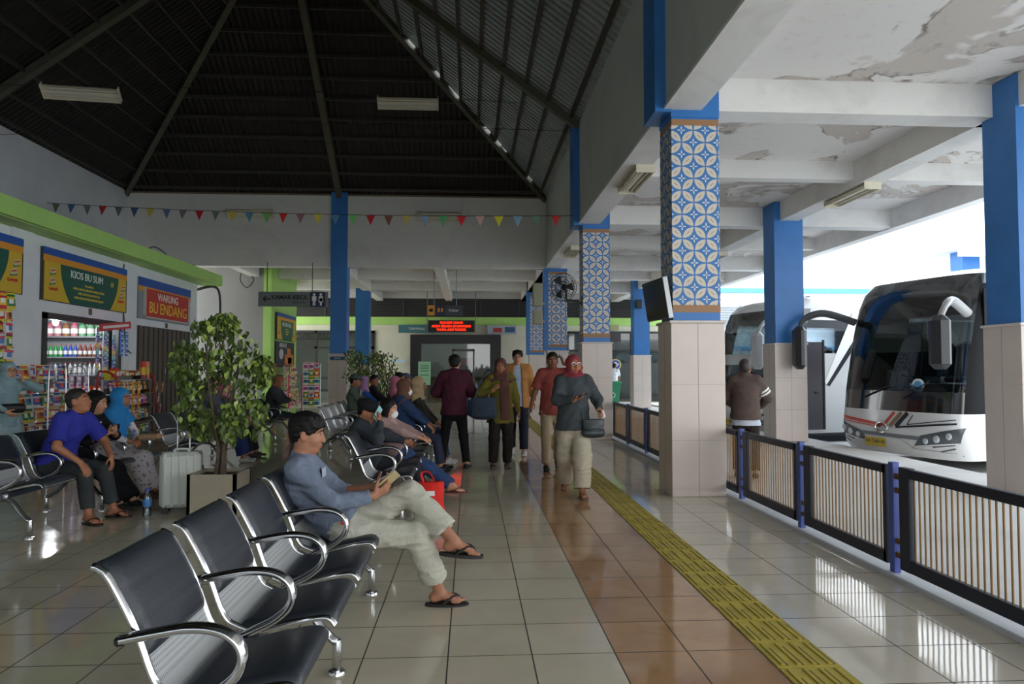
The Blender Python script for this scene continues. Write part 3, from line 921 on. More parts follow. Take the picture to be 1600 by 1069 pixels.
fixture('twin-tube lamp fixed under the outer beam behind the nearest patterned pillar', (6.05, 17.2, 4.10), PI / 2, 0)
fixture('twin-tube lamp under the low far slab, over the toilet sign', (-6.0, 21.2, 4.42), 0, 0)
fixture('twin-tube lamp under the low far slab, over the red display board', (-1.2, 22.2, 4.45), 0, 0)
# wires
def wire(label, pts, r=.006, mat=None):
    b = MB(); b.tube(smoothpath(pts, 5), r, 5); o = b.build('wire', mat or m_black, None)
    return tag(o, label, 'wire', None)
wire('thin black wire crossing the roof space at lamp height', [(-9.3, 13.0, 6.42), (-6.75, 12.6, 6.32), (-3.5, 13.4, 6.62), (-1.3, 14.3, 6.92), (1.9, 14.6, 6.9)])
wire('thin black wire stretched across the roof to the pillar top', [(-9.3, 13.6, 5.7), (-4, 13.62, 6.05), (1.98, 13.6, 6.02)])
wire('black cable running down the white kiosk wall between the two signs', [(KX + .05, 15.15, 3.55), (KX + .05, 15.1, 3.0), (KX + .05, 15.2, 2.4), (KX + .06, 15.28, 1.85), (KX + .07, 15.5, 1.7)], .012)
wire('looped dark cable on top of the lime awning edge', [(-6.85, 15.4, 3.92), (-6.85, 15.7, 4.02), (-6.84, 16.1, 3.98), (-6.83, 16.3, 3.92)], .012)
wire('black cable coil hanging at the top of the far shaded wall', [(-6.9, 21.9, 4.5), (-7.0, 21.9, 4.1), (-6.8, 21.9, 3.85), (-6.6, 21.9, 4.1), (-6.85, 21.9, 4.4)], .015)
b = MB(); b.cyl((-7.55, 19.6, 0), (-7.55, 19.6, 4.2), .06, n=10); tag(b.build('drain_pipe', M((74, 74, 74), .5)), 'dark drain pipe standing in the corner after the last kiosk', 'pipe')
b = MB(); b.tube(smoothpath([(-7.4, 19.5, 3.5), (-6.95, 19.55, 3.6), (-6.8, 19.6, 3.3), (-6.8, 19.6, 2.2)], 6), .035, 8); tag(b.build('hose', M((60, 60, 62), .5)), 'curved dark hose under the awning end by the drain pipe', 'hose')

# ================================================================== PENNANT STRING
r = thing('pennant_string', 'string of small coloured triangular pennants strung across the hall', 'bunting', (0, 0, 0))
A_ = Vector((-9.3, 16.0, 5.02)); B_ = Vector((2.0, 13.62, 4.36))
def sag(t): return A_.lerp(B_, t) + Vector((0, 0, -.10 * 4 * t * (1 - t)))
b = MB(); b.tube([sag(i / 30) for i in range(31)], .006, 5); b.build('string', m_black, r)
pc = [(96, 116, 84), (70, 108, 150), (120, 120, 124), (196, 40, 48), (104, 120, 104), (62, 92, 130), (206, 190, 60), (96, 120, 160), (130, 122, 130), (190, 30, 40), (112, 126, 112), (206, 186, 70), (84, 140, 170), (110, 170, 90), (214, 50, 50), (150, 110, 110), (216, 200, 70), (80, 130, 160), (110, 200, 110), (190, 36, 46), (128, 70, 60), (200, 180, 90), (130, 160, 190), (90, 180, 110), (212, 40, 50), (220, 170, 170), (226, 214, 60), (130, 170, 190), (110, 150, 120), (200, 60, 60), (140, 170, 100)]
dv = (B_ - A_).normalized()
for k in range(30):
    p = sag((k + .6) / 30.5); w = .095; h = .21
    m_ = MB(); nrm = Vector((-dv.y, dv.x, 0)) * .003; sw = Vector((0, random.uniform(-.05, .05), 0))
    tri = [p - dv * w, p + dv * w, p + Vector((0, 0, -h)) + sw]
    m_.add([q + nrm for q in tri] + [q - nrm for q in tri], [(0, 1, 2), (5, 4, 3), (0, 3, 4, 1), (1, 4, 5, 2), (2, 5, 3, 0)])
    m_.build('pennant', M(pc[k], .7), r, smooth=0)

# ================================================================== TELEVISION, FAN, BOXES ON THE PILLARS
r = thing('television', 'flat black television mounted on the side of the nearest patterned pillar', 'television', (2.03, 7.66, 2.12))
Rm = Euler((0, math.radians(-9), math.radians(5)), 'XYZ').to_matrix()
def rb(mbx): mbx.xform(Rm.to_4x4()); return mbx
b = MB(); b.box((0.015, 0, 0), (.05, .66, .44), 0, None, .008); rb(b).build('casing', M((34, 35, 37), .35), r)
b = MB(); b.box((-.0115, 0, .008), (.004, .63, .41)); rb(b).build('screen', M((12, 16, 20), .12, spec=.6), r, smooth=0)
b = MB(); b.box((.02, -.328, 0), (.055, .014, .445), 0, None, .004); rb(b).build('side_trim', M((150, 154, 156), .3, .6), r)
b = MB(); b.bar((.03, 0, 0), (.15, .02, -.02), .05, .05); b.build('bracket', m_black, r, smooth=0)
r = thing('wall_fan', 'black wall fan fixed to the side of the second patterned pillar', 'fan', (1.80, 13.55, 2.95))
ax = Vector((-.55, -.83, -.12)).normalized()
q = ax.to_track_quat('Z', 'Y').to_matrix()
b = MB()
for rad, zz in ((.27, .0), (.27, .10), (.2, .13), (.12, .145), (.2, -.03), (.1, -.04)):
    b.tube([q @ Vector((rad * math.cos(t * PI / 12), rad * math.sin(t * PI / 12), zz)) for t in range(24)], .005, 5, closed=True)
for k in range(28):
    a = k * PI / 14
    b.tube([q @ Vector((rr * math.cos(a), rr * math.sin(a), zz)) for rr, zz in ((.05, .15), (.2, .13), (.27, .10), (.27, 0), (.2, -.03), (.06, -.045))], .003, 4)
b.build('guard', m_black, r)
for k in range(3):
    m_ = MB(); g = []
    for i in range(6):
        rr = .05 + i * .035; a0 = k * 2 * PI / 3
        g.append([q @ Vector((rr * math.cos(a0 + d_), rr * math.sin(a0 + d_), .06 + d_ * .06)) for d_ in (-.35, 0, .35)])
    m_.sheet(g, .003); m_.build('blade', M((60, 62, 66), .4), r)
b = MB(); b.tube([q @ Vector((0, 0, .0)), q @ Vector((0, 0, -.17))], [.06, .045], 12); b.build('motor', m_black, r)
b = MB(); b.tube(smoothpath([tuple(q @ Vector((0, 0, -.12))), (.08, .15, -.26), (.25, .22, -.28), (.39, .22, -.28)], 4), .02, 8); b.box((.39, .22, -.25), (.03, .1, .2)); b.build('arm', m_black, r)
for nm, z0, z1, y in (('upper beige meter box fixed beside the third patterned pillar', 3.1, 3.75, 19.5), ('lower beige meter box fixed beside the third patterned pillar', 2.6, 3.0, 19.5)):
    r = thing('meter_box', nm, 'box', (1.86, y, z0))
    b = MB(); b.bx(-.13, .13, -.06, .14, 0, z1 - z0, 0, .01); b.build('body', M((158, 156, 132), .5), r)
    b = MB(); b.bx(-.11, .11, -.068, -.058, .03, z1 - z0 - .03, 0, .004); b.build('door', M((166, 164, 140), .5), r)
    b = MB(); b.bx(.13, .2, 0, .08, .05, .12); b.build('bracket', m_steel, r, smooth=0)
r = thing('loudspeaker', 'small black loudspeaker on the far plain blue pillar', 'speaker', (5.9, 24.5, 3.65))
b = MB(); b.box((0, 0, 0), (.22, .16, .3), 0, None, .015); b.build('cabinet', m_black, r)
b = MB(); b.box((0, -.084, 0), (.19, .008, .27), 0, None, .004); b.build('grille', M((52, 52, 54), .7), r)
# ================================================================== SIGNS
RY = (PI / 2, 0, PI / 2)          # lettering that faces +X
RF = (PI / 2, 0, 0)               # lettering that faces the walkway end (-Y)
m_ygold = M((214, 178, 42), .45, name='sign_yellow'); m_oran = M((226, 150, 40), .45, name='sign_orange')
m_sblue = M((26, 84, 170), .45, name='sign_blue'); m_sgreen = M((16, 86, 70), .45, name='sign_green')
m_sred = M((196, 52, 48), .5, name='sign_red'); m_tw = M((238, 238, 234), .5, name='letter_white'); m_ty = M((240, 206, 70), .5, name='letter_yellow')
m_tr = M((206, 66, 34), .5, name='letter_red'); m_sgrey = M((140, 146, 152), .5, var=.06, name='sign_grey')
def kiosk_sign(label, y0, y1, z0, z1, title, lines, x=KX + .05, left=True, sgn=1):
    W = y1 - y0; H_ = z1 - z0
    r = thing('shop_sign', label, 'sign', (x, (y0 + y1) / 2, (z0 + z1) / 2))
    w, h = W / 2, H_ / 2
    b = MB(); b.bx(-.05, .0, -w, w, -h, h); b.build('backing', M((60, 58, 58), .6), r, smooth=0)
    b = MB(); b.bx(0, .012, -w + .03, w, -h + .01, h * .55); b.build('board', m_ygold, r, smooth=0)
    b = MB(); b.bx(0, .02, -w, w, h * .72, h); b.build('blue_band', m_sblue, r, smooth=0)
    b = MB(); b.bx(0, .018, -w, w, h * .48, h * .72); b.build('orange_band', m_oran, r, smooth=0)
    L = .17 * W; pts = []
    for i in range(9): t = i / 8; pts.append((-w + L + .11 * W * (t ** 2) + .03 * W * math.sin(t * PI) * 0, h * .48 - t * (h * 1.47)))
    rt = [(w - .12 * W - .11 * W * (i / 8) ** 2, h * .48 - (i / 8) * h * 1.47) for i in range(8, -1, -1)]
    b = MB(); b.prism(pts + rt, (.0121, 0, 0), (0, 1, 0), (0, 0, 1), (1, 0, 0), .003); b.build('green_field', m_sgreen, r, smooth=0)
    for cy, cz in ((-w + .13 * W * .72, .16 * h), (-w + .09 * W, -.22 * h), (w - .05 * W, .12 * h), (w - .075 * W, -.22 * h)):
        m_ = MB(); m_.box((.0135, cy, cz), (.004, .055 * W, .20 * h), 0, (math.radians(12), 0, 0)); m_.box((.0132, cy, cz - .1 * h), (.004, .06 * W, .1 * h), 1, (math.radians(12), 0, 0)); m_.box((.0145, cy, cz + .02 * h), (.003, .045 * W, .05 * h), 2, (math.radians(12), 0, 0))
        m_.build('packet_picture', [M((214, 196, 150), .5), M((36, 120, 70), .5), m_tr], r, smooth=0)
    for cy in (-w + .10 * W, w - .085 * W):
        lettering('lettering', 'Gurimpia', .19 * h, m_tr, r, (.0135, cy, -.52 * h), (PI / 2, math.radians(-3), PI / 2), .002, xs=.8 * W / 2.9, bold=.003)
    if title:
        words('lettering', title, .42 * h, m_tw, r, (.016, -.03 * W, .18 * h), RY, .006)
        for i, s_ in enumerate(lines): lettering('lettering', s_, .12 * h, m_ty, r, (.016, .0, -.17 * h - i * .18 * h), RY, .002, bold=.001)
        m_ = MB(); m_.tube([(.016, w - .21 * W + .07 * h * 1.6 * math.cos(t * PI / 8), .14 * h + .07 * h * 1.6 * math.sin(t * PI / 8)) for t in range(16)], .006, 5, closed=True)
        m_.bx(.014, .018, w - .21 * W - .05, w - .21 * W + .05, .10 * h, .17 * h); m_.build('round_emblem', m_ygold, r, smooth=0)
    b = MB(); b.bx(-.045, .016, w - .02, w + .004, -h, h); b.build('edge', M((70, 66, 60), .6), r, smooth=0)
    return r
kiosk_sign('green and yellow kiosk sign reading KIOS BU SUM above the lit shop opening', 12.36, 15.25, 2.54, 3.45, 'KIOS BU SUM', ('Menyediakan :', 'ANEKA SNACK, MINUMAN DINGIN, ROKOK,', 'KOPI, TEH PANAS, MIE INSTAN,', 'OLEH-OLEH DAN PERLENGKAPAN JALAN'))
kiosk_sign('yellow kiosk sign with blue band, no name in view, above the hung snack packets', 8.9, 11.80, 2.56, 3.46, None, ())
r = thing('shop_sign', 'red sign reading WARUNG BU ENDANG above the closed folding shutter', 'sign', (KX + .05, 17.22, 2.94))
b = MB(); b.bx(-.05, 0, -1.4, 1.42, -.46, .45); b.build('backing', m_sgrey, r, smooth=0)
b = MB(); b.bx(0, .02, -1.4, 1.42, .26, .45); b.build('blue_band', m_sblue, r, smooth=0)
b = MB(); b.bx(0, .018, -1.4, 1.42, .16, .26); b.build('orange_band', m_oran, r, smooth=0)
b = MB(); b.bx(0, .05, -1.14, 1.2, -.40, .22); b.build('red_board', m_sred, r, smooth=0)
b = MB(); b.bx(0, .055, -1.17, -1.14, -.42, .24); b.bx(0, .055, 1.2, 1.23, -.42, .24); b.bx(0, .055, -1.17, 1.23, -.43, -.40); b.build('board_frame', M((196, 196, 192), .4), r, smooth=0)
lettering('lettering', 'WARUNG', .25, m_tw, r, (.053, .0, .07), RY, .004, bold=.0, sp=1.0, xs=1.0)
words('lettering', 'BU ENDANG', .36, m_ty, r, (.053, .03, -.2), RY, .006, 1.02)
for y_, z_ in ((13.95, 2.46), (17.35, 2.40)):
    b = MB(); b.box((0, 0, 0), (.03, .08, .12), 0, None, .006); o = b.build('number_plate', M((96, 84, 52), .5)); o.location = (KX + .015, y_, z_)
    tag(o, 'small brown number plate above the ' + ('lit shop opening' if y_ < 15 else 'folding shutter'), 'plate')
# poster on the lime wall
r = kiosk_sign('yellow and green kiosk poster high on the lime wall above the far snack rack', 22.45, 24.75, 2.3, 3.15, 'KIOS BU TINI', ('ANEKA SNACK', 'MINUMAN DINGIN', 'OLEH-OLEH'), x=-6.03)
r = thing('banner_poster', 'dark drinks poster on the lime wall below the yellow kiosk poster', 'poster', (-6.07, 23.6, 1.85))
b = MB(); b.bx(-.02, .015, -1.15, 1.15, -.42, .40); b.build('sheet', M((40, 44, 50), .5), r, smooth=0)
b = MB(); b.bx(.015, .02, -.1, 1.0, -.35, .0); b.bx(.015, .022, .2, .7, .0, .2); b.build('food_picture', M((206, 120, 50), .5, var=.4, vs=9), r, smooth=0)
b = MB(); b.ball((.0, -.5, 0), (.03, .3, .2)); b.bx(.015, .02, .3, .8, -.3, -.1); b.build('cup_picture', M((196, 196, 200), .5, var=.3, vs=9), r)
lettering('lettering', 'ANEKA ES', .2, m_tw, r, (.017, -.3, .28), RY, .002)

# hanging direction sign
m_sg2 = M((112, 120, 120), .45, name='sign_slate'); m_dk = M((22, 26, 30), .5, name='sign_black'); m_nv = M((24, 34, 74), .45, name='sign_navy')
r = thing('toilet_sign', 'grey direction sign reading KAMAR KECIL with arrow and restroom figures', 'sign', (-4.78, 19.35, 3.25))
b = MB(); b.bx(-.92, .93, -.04, .04, -.2, .2, 0, .006); b.build('panel', m_sg2, r, smooth=0)
b = MB(); b.bx(.46, .86, -.045, -.03, -.195, .195); b.build('pictogram_panel', m_nv, r, smooth=0)
for cx in (.57, .75):
    m_ = MB(); m_.tube([(cx + .035 * math.cos(t * PI / 8), -.047, .125 + .035 * math.sin(t * PI / 8)) for t in range(16)], .004, 4, closed=True)
    m_.box((cx, -.047, .125), (.05, .006, .05), 0, (0, PI / 4, 0)); m_.box((cx, -.047, .01), (.075, .006, .14)); m_.box((cx - .05, -.047, .02), (.018, .006, .12)); m_.box((cx + .05, -.047, .02), (.018, .006, .12))
    if cx < .6: m_.box((cx - .02, -.047, -.11), (.028, .006, .12)); m_.box((cx + .02, -.047, -.11), (.028, .006, .12))
    else: m_.prism([(-.07, -.08), (.07, -.08), (.03, .03), (-.03, .03)], (cx, -.044, 0), (1, 0, 0), (0, 0, 1), (0, -1, 0), .006); m_.box((cx, -.047, -.12), (.05, .006, .1))
    m_.build('pictogram', m_tw, r, smooth=0)
b = MB(); b.box((-.68, -.043, 0), (.2, .006, .03)); b.box((-.74, -.043, .035), (.11, .006, .028), 0, (0, -PI / 4, 0)); b.box((-.74, -.043, -.035), (.11, .006, .028), 0, (0, PI / 4, 0)); b.build('arrow', m_dk, r, smooth=0)
lettering('lettering', 'KAMAR KECIL', .155, m_dk, r, (-.08, -.042, .045), RF, .003, bold=.004)
lettering('lettering', 'Restroom', .085, m_dk, r, (.18, -.042, -.09), RF, .003)
for hx in (-.7, .5): MB().bx(hx, hx + .02, -.01, .01, .2, 1.0).build('hanger', m_steel, r, smooth=0)
r = thing('exit_sign', 'small hanging sign with orange and navy squares above the display board', 'sign', (-.80, 22.4, 3.22))
b = MB(); b.bx(-.54, .56, -.03, .03, -.16, .16); b.build('panel', M((62, 68, 76), .5), r, smooth=0)
b = MB(); b.bx(-.55, -.33, -.04, -.03, -.16, .16); b.build('pictogram_panel', m_oran, r, smooth=0)
b = MB(); b.bx(-.30, .0, -.04, -.03, -.15, .15); b.build('pictogram_panel', m_nv, r, smooth=0)
b = MB(); b.box((-.44, -.043, 0), (.1, .006, .1)); b.box((-.44, -.043, 0), (.16, .006, .03)); b.build('pictogram', m_dk, r, smooth=0)
b = MB(); b.box((-.2, -.043, .01), (.06, .006, .12)); b.box((-.1, -.043, .01), (.06, .006, .12)); b.build('pictogram', m_oran, r, smooth=0)
lettering('lettering', 'Keluar', .12, m_tw, r, (.27, -.034, 0), RF, .002)
for hx in (-.35, .35): MB().cyl((hx, 0, .16), (hx, 0, 1.33), .012, n=6).build('hanger', m_steel, r)
# LED board
m_led = EM((255, 40, 14), 3.0, 'led_red')
r = thing('led_board', 'black LED board with glowing red text over the office doorway', 'display', (-.78, 29.0, 3.12))
b = MB(); b.bx(-.95, .95, -.06, .1, -.24, .24, 0, .01); b.build('housing', M((30, 20, 18), .5), r, smooth=0)
for i, (s_, sz) in enumerate((('05.04.2025 12:56:30', .115), ('ANDA BERADA DI KAWASAN', .125), ('TANPA ASAP ROKOK', .125))):
    lettering('lettering', s_, sz, m_led, r, (0, -.064, .14 - i * .145), RF, .002, bold=.003, xs=(1.0, .95, 1.0)[i])
for hx in (-1.0, .97): MB().bx(hx, hx + .03, -.02, .02, -.3, 1.4).build('hanger', m_steel, r, smooth=0)

# ================================================================== KIOSK GOODS
rg = random.Random(42)
def packet_mesh(name, body, band, logo, w=.15, h=.19, d=.035):
    b = MB(); nx, nz = 5, 7
    for side in (1, -1):
        g = []
        for i in range(nz):
            v = i / (nz - 1); row = []
            for j in range(nx):
                u = j / (nx - 1)
                th = d / 2 * (math.sin(PI * u) ** .6 if 0 < u < 1 else 0) * (math.sin(PI * v) ** .5 if 0 < v < 1 else 0)
                row.append((side * th, (u - .5) * w * (1 if 0 < v < 1 else .96), (v - .5) * h))
            g.append(row if side > 0 else row[::-1])
        n0 = len(b.f); b.sheet(g)
        for q in range(n0, len(b.f)):
            i = (q - n0) // (nx - 1); j = (q - n0) % (nx - 1)
            b.m[q] = 1 if i in (0, 4) else (2 if (i in (2, 3) and j in (1, 2)) else 0)
    # crimped ends
    for z in (-h / 2, h / 2):
        b.box((0, 0, z + (.008 if z > 0 else -.008)), (.003, w * .96, .018), 1)
    return b.mesh(name, [M(body, .3, name='foil'), M(band, .3, name='foil'), M(logo, .35, name='foil')], 60)
PK = [('red', (196, 36, 38), (240, 206, 60), (246, 240, 226)), ('green', (30, 120, 54), (220, 204, 60), (236, 236, 224)), ('yellow', (232, 196, 44), (206, 50, 40), (246, 240, 230)),
      ('blue', (44, 90, 178), (230, 230, 236), (230, 60, 50)), ('orange', (222, 112, 36), (250, 220, 90), (120, 40, 30)), ('white', (214, 214, 214), (206, 60, 90), (70, 120, 190)),
      ('purple', (122, 66, 150), (226, 200, 230), (246, 226, 90)), ('brown', (92, 50, 34), (206, 160, 90), (226, 200, 150)), ('pink', (220, 120, 156), (246, 226, 236), (120, 50, 140)),
      ('teal', (40, 146, 150), (236, 236, 226), (30, 60, 120)), ('black', (34, 34, 38), (206, 44, 44), (226, 180, 60)), ('gold', (206, 172, 104), (146, 84, 40), (246, 236, 206))]
PKM = [packet_mesh('snack_packet', *p[1:]) for p in PK]
def packet(i, loc, rot, where, sc=1.0):
    o = place('snack_packet', PKM[i], None, loc, rot); o.scale = (sc, sc, sc)
    tag(o, '%s foil snack packet %s' % (PK[i][0], where), 'snack', '%s snack packets %s' % (PK[i][0], where))
m_wire = M((206, 208, 210), .3, .6, name='rack_wire'); m_redw = M((176, 34, 38), .4, name='rack_red')
# wire display stand left of the man in blue
r = thing('display_rack', 'white wire snack stand packed with packets behind the man in blue', 'rack', (-6.45, 11.1, 0))
for y in (-.85, .0, .85): MB().tube(smoothpath([(-.12, y, 0), (-.1, y, .8), (-.06, y, 1.3), (.05, y, 1.42), (.16, y, 1.36), (.2, y, 1.2)], 4), .012, 6).build('upright', m_wire, r)
for k in range(6):
    z = .16 + k * .21; m_ = MB(); xx = .14 - k * .035
    m_.cyl((xx, -.85, z), (xx, .85, z), .007, n=6); m_.cyl((xx - .12, -.85, z), (xx - .12, .85, z), .007, n=6); m_.cyl((xx, -.85, z + .17), (xx, .85, z + .17), .006, n=6)
    for q in range(9): m_.cyl((xx - .12, -.85 + q * .2125, z), (xx, -.85 + q * .2125, z), .005, n=5)
    m_.build('tray', m_wire, r)
for k in range(6):
    for q in range(10):
        z = .16 + k * .21; xx = -6.45 + .08 - k * .035
        packet(rg.choice((0, 1, 2, 3, 4, 5, 7, 9, 10, 3, 5)), (xx + rg.uniform(-.02, .02), 11.1 - .77 + q * .171 + rg.uniform(-.01, .01), z + .108), (0, rg.uniform(-.25, -.05), rg.uniform(-.2, .2)), 'on the white wire stand')
# packets hung beside the first opening
r = thing('hanging_rack', 'tall wire panel of hung snack packets beside the standing teal woman', 'rack', (-6.95, 10.55, 0))
b = MB()
for y in (-.55, .55): b.cyl((0, y, 0), (0, y, 2.5), .014, n=6)
for k in range(12): b.cyl((0, -.55, .35 + k * .19), (0, .55, .35 + k * .19), .006, n=5)
b.build('panel', m_wire, r)
for k in range(6):
    for q in range(6):
        packet(rg.choice((0, 1, 2, 4, 10, 11, 5, 0, 1)), (-6.90 + rg.uniform(-.01, .015), 10.55 - .46 + q * .184, 2.38 - k * .2), (rg.uniform(-.12, .12), rg.uniform(-.1, .1), rg.uniform(-.2, .2)), 'on the tall hanging panel', 1.12)
# round white dome rack in front of the lit opening
r = thing('sachet_stand', 'white arched sachet stand in front of the wire snack stand', 'rack', (-6.10, 10.95, 0))
b = MB()
for y in (-.3, .3): b.tube(smoothpath([(0, y, 0), (0, y, 1.3), (.08, y, 1.45), (.2, y, 1.42), (.24, y, 1.25), (.24, y, .0)], 5), .012, 6)
b.cyl((.22, -.3, 1.3), (.22, .3, 1.3), .008, n=6); b.cyl((.02, -.3, 1.35), (.02, .3, 1.35), .008, n=6)
b.build('frame', m_wire, r)
m_sach = [M((206, 170, 210), .35), M((230, 214, 226), .35), M((196, 90, 170), .35), M((120, 190, 200), .35), M((60, 120, 190), .35), M((226, 190, 90), .35)]
def sachet_strip(label, x, y, z1, n, mats, group, rz=0):
    r = thing('sachet_strip', label, 'sachets', (x, y, z1), rz, group)
    for k in range(n):
        m_ = MB(); m_.box((0, 0, -.05 - k * .098), (.022, .105, .092), 0, (0, rg.uniform(-.1, .1), 0), .008); m_.box((.0115, 0, -.045 - k * .098), (.004, .07, .035), 1); m_.build('sachet', mats[k % len(mats)], r)
    m_ = MB(); m_.box((0, 0, -n * .049), (.004, .03, n * .098)); m_.build('strip', m_sach[1], r)
WT = M((240, 236, 230), .4)
for k in range(3):
    sachet_strip('pink and white strip of sachets hanging from the arched stand', -5.84, 10.75 + k * .2, 1.27, 9, [[m_sach[0], WT], [m_sach[1], m_sach[2]], [m_sach[2], WT]], 'pink sachet strips on the arched stand')
for k in range(4):
    sachet_strip('blue and mauve strip of sachets hanging in the lit shop opening', -6.98 + .05 * (k % 2), 13.7 + k * .17, 2.15 - .04 * k, 11, [[m_sach[3], WT], [m_sach[4], WT], [m_sach[0], m_sach[4]], [m_sach[5], WT]], 'blue sachet strips in the lit opening')
for k in range(2):
    sachet_strip('bright blue strip of packets at the top of the lit opening', -6.95, 14.55 + k * .2, 2.12, 5, [[M((36, 110, 200), .35), WT]], 'bright blue strips at the lit opening')
r = thing('shelf_awning', 'red cardboard header board over the hanging sachet strips', 'board', (-6.9, 14.2, 2.2))
b = MB(); b.box((0, 0, 0), (.02, 1.2, .14), 0, (math.radians(6), 0, 0)); b.box((.012, 0, 0), (.004, 1.0, .05), 1, (math.radians(6), 0, 0)); b.build('header', [M((206, 66, 74), .5), WT], r, smooth=0)
b = MB(); b.cyl((0, -.5, 0), (-.33, -.5, 0.02), .01, n=6); b.cyl((0, .5, 0), (-.33, .5, .02), .01, n=6); b.build('bracket', m_steel, r)
# red tiered rack beside the woman in the blue headscarf
RBX, RBY = -6.2, 13.3
r = thing('display_rack', 'red framed shelf rack of sweets and snacks behind the blue headscarf', 'rack', (RBX, RBY, 0))
b = MB()
for y in (-.72, .72): b.tube(smoothpath([(-.2, y, 0), (-.2, y, 1.2), (-.1, y, 1.32), (.05, y, 1.27), (.14, y, 1.05), (.2, y, 0)], 4), .018, 8)
b.cyl((-.2, -.72, 1.2), (-.2, .72, 1.2), .012, n=6)
b.build('frame', m_redw, r)
shz = (.12, .40, .66, .92, 1.18)
for k, z in enumerate(shz):
    m_ = MB(); m_.bx(-.2, .17 - .02 * k, -.72, .72, z - .012, z); m_.bx(.165 - .02 * k, .18 - .02 * k, -.72, .72, z - .012, z + .07, 1); m_.build('shelf', [M((196, 198, 196), .4), glass_mat('shelf_lip', (226, 230, 230), .15)], r, smooth=0)
for k, z in enumerate(shz[:4]):
    for q in range(8):
        i = rg.choice(((1, 2, 9, 10), (1, 2, 9, 5), (11, 5, 8, 2), (11, 2, 5, 4))[k])
        packet(i, (RBX + .06 - .02 * k, RBY - .62 + q * .177, z + .112), (rg.uniform(-.15, .15), rg.uniform(-.3, 0), rg.uniform(-.3, .3)), 'on the red framed rack')
for q in range(4):
    packet((11, 5, 8, 4)[q], (RBX + .27, RBY + .5 + .08 * q, 1.02 - .2 * (q % 3)), (rg.uniform(-.3, .3), .1, .4), 'hanging off the red framed rack', 1.1)
bxs = [((226, 206, 60), .16, .16), ((206, 60, 50), .12, .2), ((230, 226, 214), .14, .15), ((196, 150, 90), .12, .17), ((236, 220, 120), .15, .12), ((150, 66, 50), .1, .16), ((240, 236, 226), .13, .14), ((222, 120, 60), .12, .18)]
for q, (c_, w_, h_) in enumerate(bxs):
    o = MB().box((0, 0, h_ / 2), (.12, w_, h_), 0, None, .006).box((.061, 0, h_ / 2), (.003, w_ * .7, h_ * .4), 1).build('carton', [M(c_, .5), WT if q % 2 else m_sred])
    o.location = (RBX - .05, RBY - .62 + q * .172, 1.18)
    tag(o, ('yellow', 'red', 'cream', 'tan', 'pale yellow', 'maroon', 'white', 'orange')[q] + ' carton standing on top of the red framed rack', 'carton')
for q in range(2):
    o = MB().lathe([(.045, 0), (.045, .30), (.047, .31), (.047, .33)], n=14).lathe([(.0455, .08), (.0457, .1), (.0457, .2), (.0455, .22)], n=14, m=1).build('canister', [(M((206, 60, 50), .35), M((226, 130, 90), .35))[q], m_ygold])
    o.location = (RBX + .06, RBY + .38 + q * .17, 1.18); tag(o, ('red', 'orange')[q] + ' snack canister on top of the red framed rack', 'canister')
sachet_strip('yellow and red strip of sweets hanging on the red framed rack', RBX + .24, RBY - .35, 1.15, 7, [[m_ygold, m_sred], [m_oran, WT]], 'sweet strips on the red rack')
sachet_strip('yellow and red strip of sweets hanging on the red framed rack', RBX + .24, RBY - .15, 1.15, 7, [[m_ygold, m_sred], [m_oran, WT]], 'sweet strips on the red rack')
# shelf unit on the side wall inside the lit shop
r = thing('shelf_unit', 'grey wall shelves with bottles and jars inside the lit shop', 'shelf', (-8.4, 15.2, 0))
for hx in (-.9, .86): MB().bx(hx, hx + .04, -.22, .22, 0, 2.4).build('upright', M((130, 132, 134), .5), r, smooth=0)
for z in (.4, .85, 1.25, 1.62, 2.04):
    m_ = MB(); m_.bx(-.9, .9, -.22, .22, z - .03, z); m_.build('shelf', M((126, 126, 128), .5), r, smooth=0)
cols = [((36, 150, 70), 'green'), ((44, 80, 170), 'blue'), ((130, 60, 50), 'brown'), ((206, 40, 44), 'red'), ((196, 200, 206), 'clear'), ((226, 170, 60), 'amber')]
def drink_mesh(c):
    b = MB(); b.lathe([(.0, 0), (.036, 0), (.038, .02), (.038, .15), (.03, .19), (.015, .215), (.015, .24)], n=10)
    b.lathe([(.0385, .05), (.039, .055), (.039, .12), (.0385, .125)], n=10, m=1); b.lathe([(.017, .235), (.017, .255), (0, .257)], n=8, m=2)
    return b.mesh('drink_bottle', [M(c, .2, spec=.6), M((226, 226, 220), .4), M((196, 50, 50), .4)], 50)
DM = [drink_mesh(c) for c, n in cols]
for z, seq, g in ((1.25, [4, 4, 1, 1, 4, 4, 4, 4, 1, 4, 4, 4, 4, 4, 4, 4, 4], 'third'), (1.62, [1, 1, 3, 3, 0, 0, 0, 0, 0, 1, 1, 1, 2, 2, 2, 2, 2], 'second')):
    for q, i in enumerate(seq):
        o = place('drink_bottle', DM[i], None, (-9.2 + q * .098, 15.08, z)); tag(o, '%s drink bottle on the %s shelf inside the lit shop' % (cols[i][1], g), 'bottle', '%s bottles on the %s shop shelf' % (cols[i][1], g))
def jar_mesh(c, l):
    b = MB(); b.lathe([(0, 0), (.065, 0), (.07, .02), (.07, .2), (.05, .235)], n=12); b.lathe([(.056, .235), (.056, .27), (0, .272)], n=12, m=1); b.lathe([(.0705, .06), (.071, .07), (.071, .15), (.0705, .16)], n=12, m=2)
    return b.mesh('sweet_jar', [M(c, .25), M(l, .4), WT], 50)
jl = [('blue', jar_mesh((70, 140, 190), (40, 90, 170))), ('pink', jar_mesh((190, 130, 140), (206, 60, 80))), ('brown', jar_mesh((150, 110, 70), (120, 70, 40))), ('green', jar_mesh((120, 170, 130), (30, 130, 70)))]
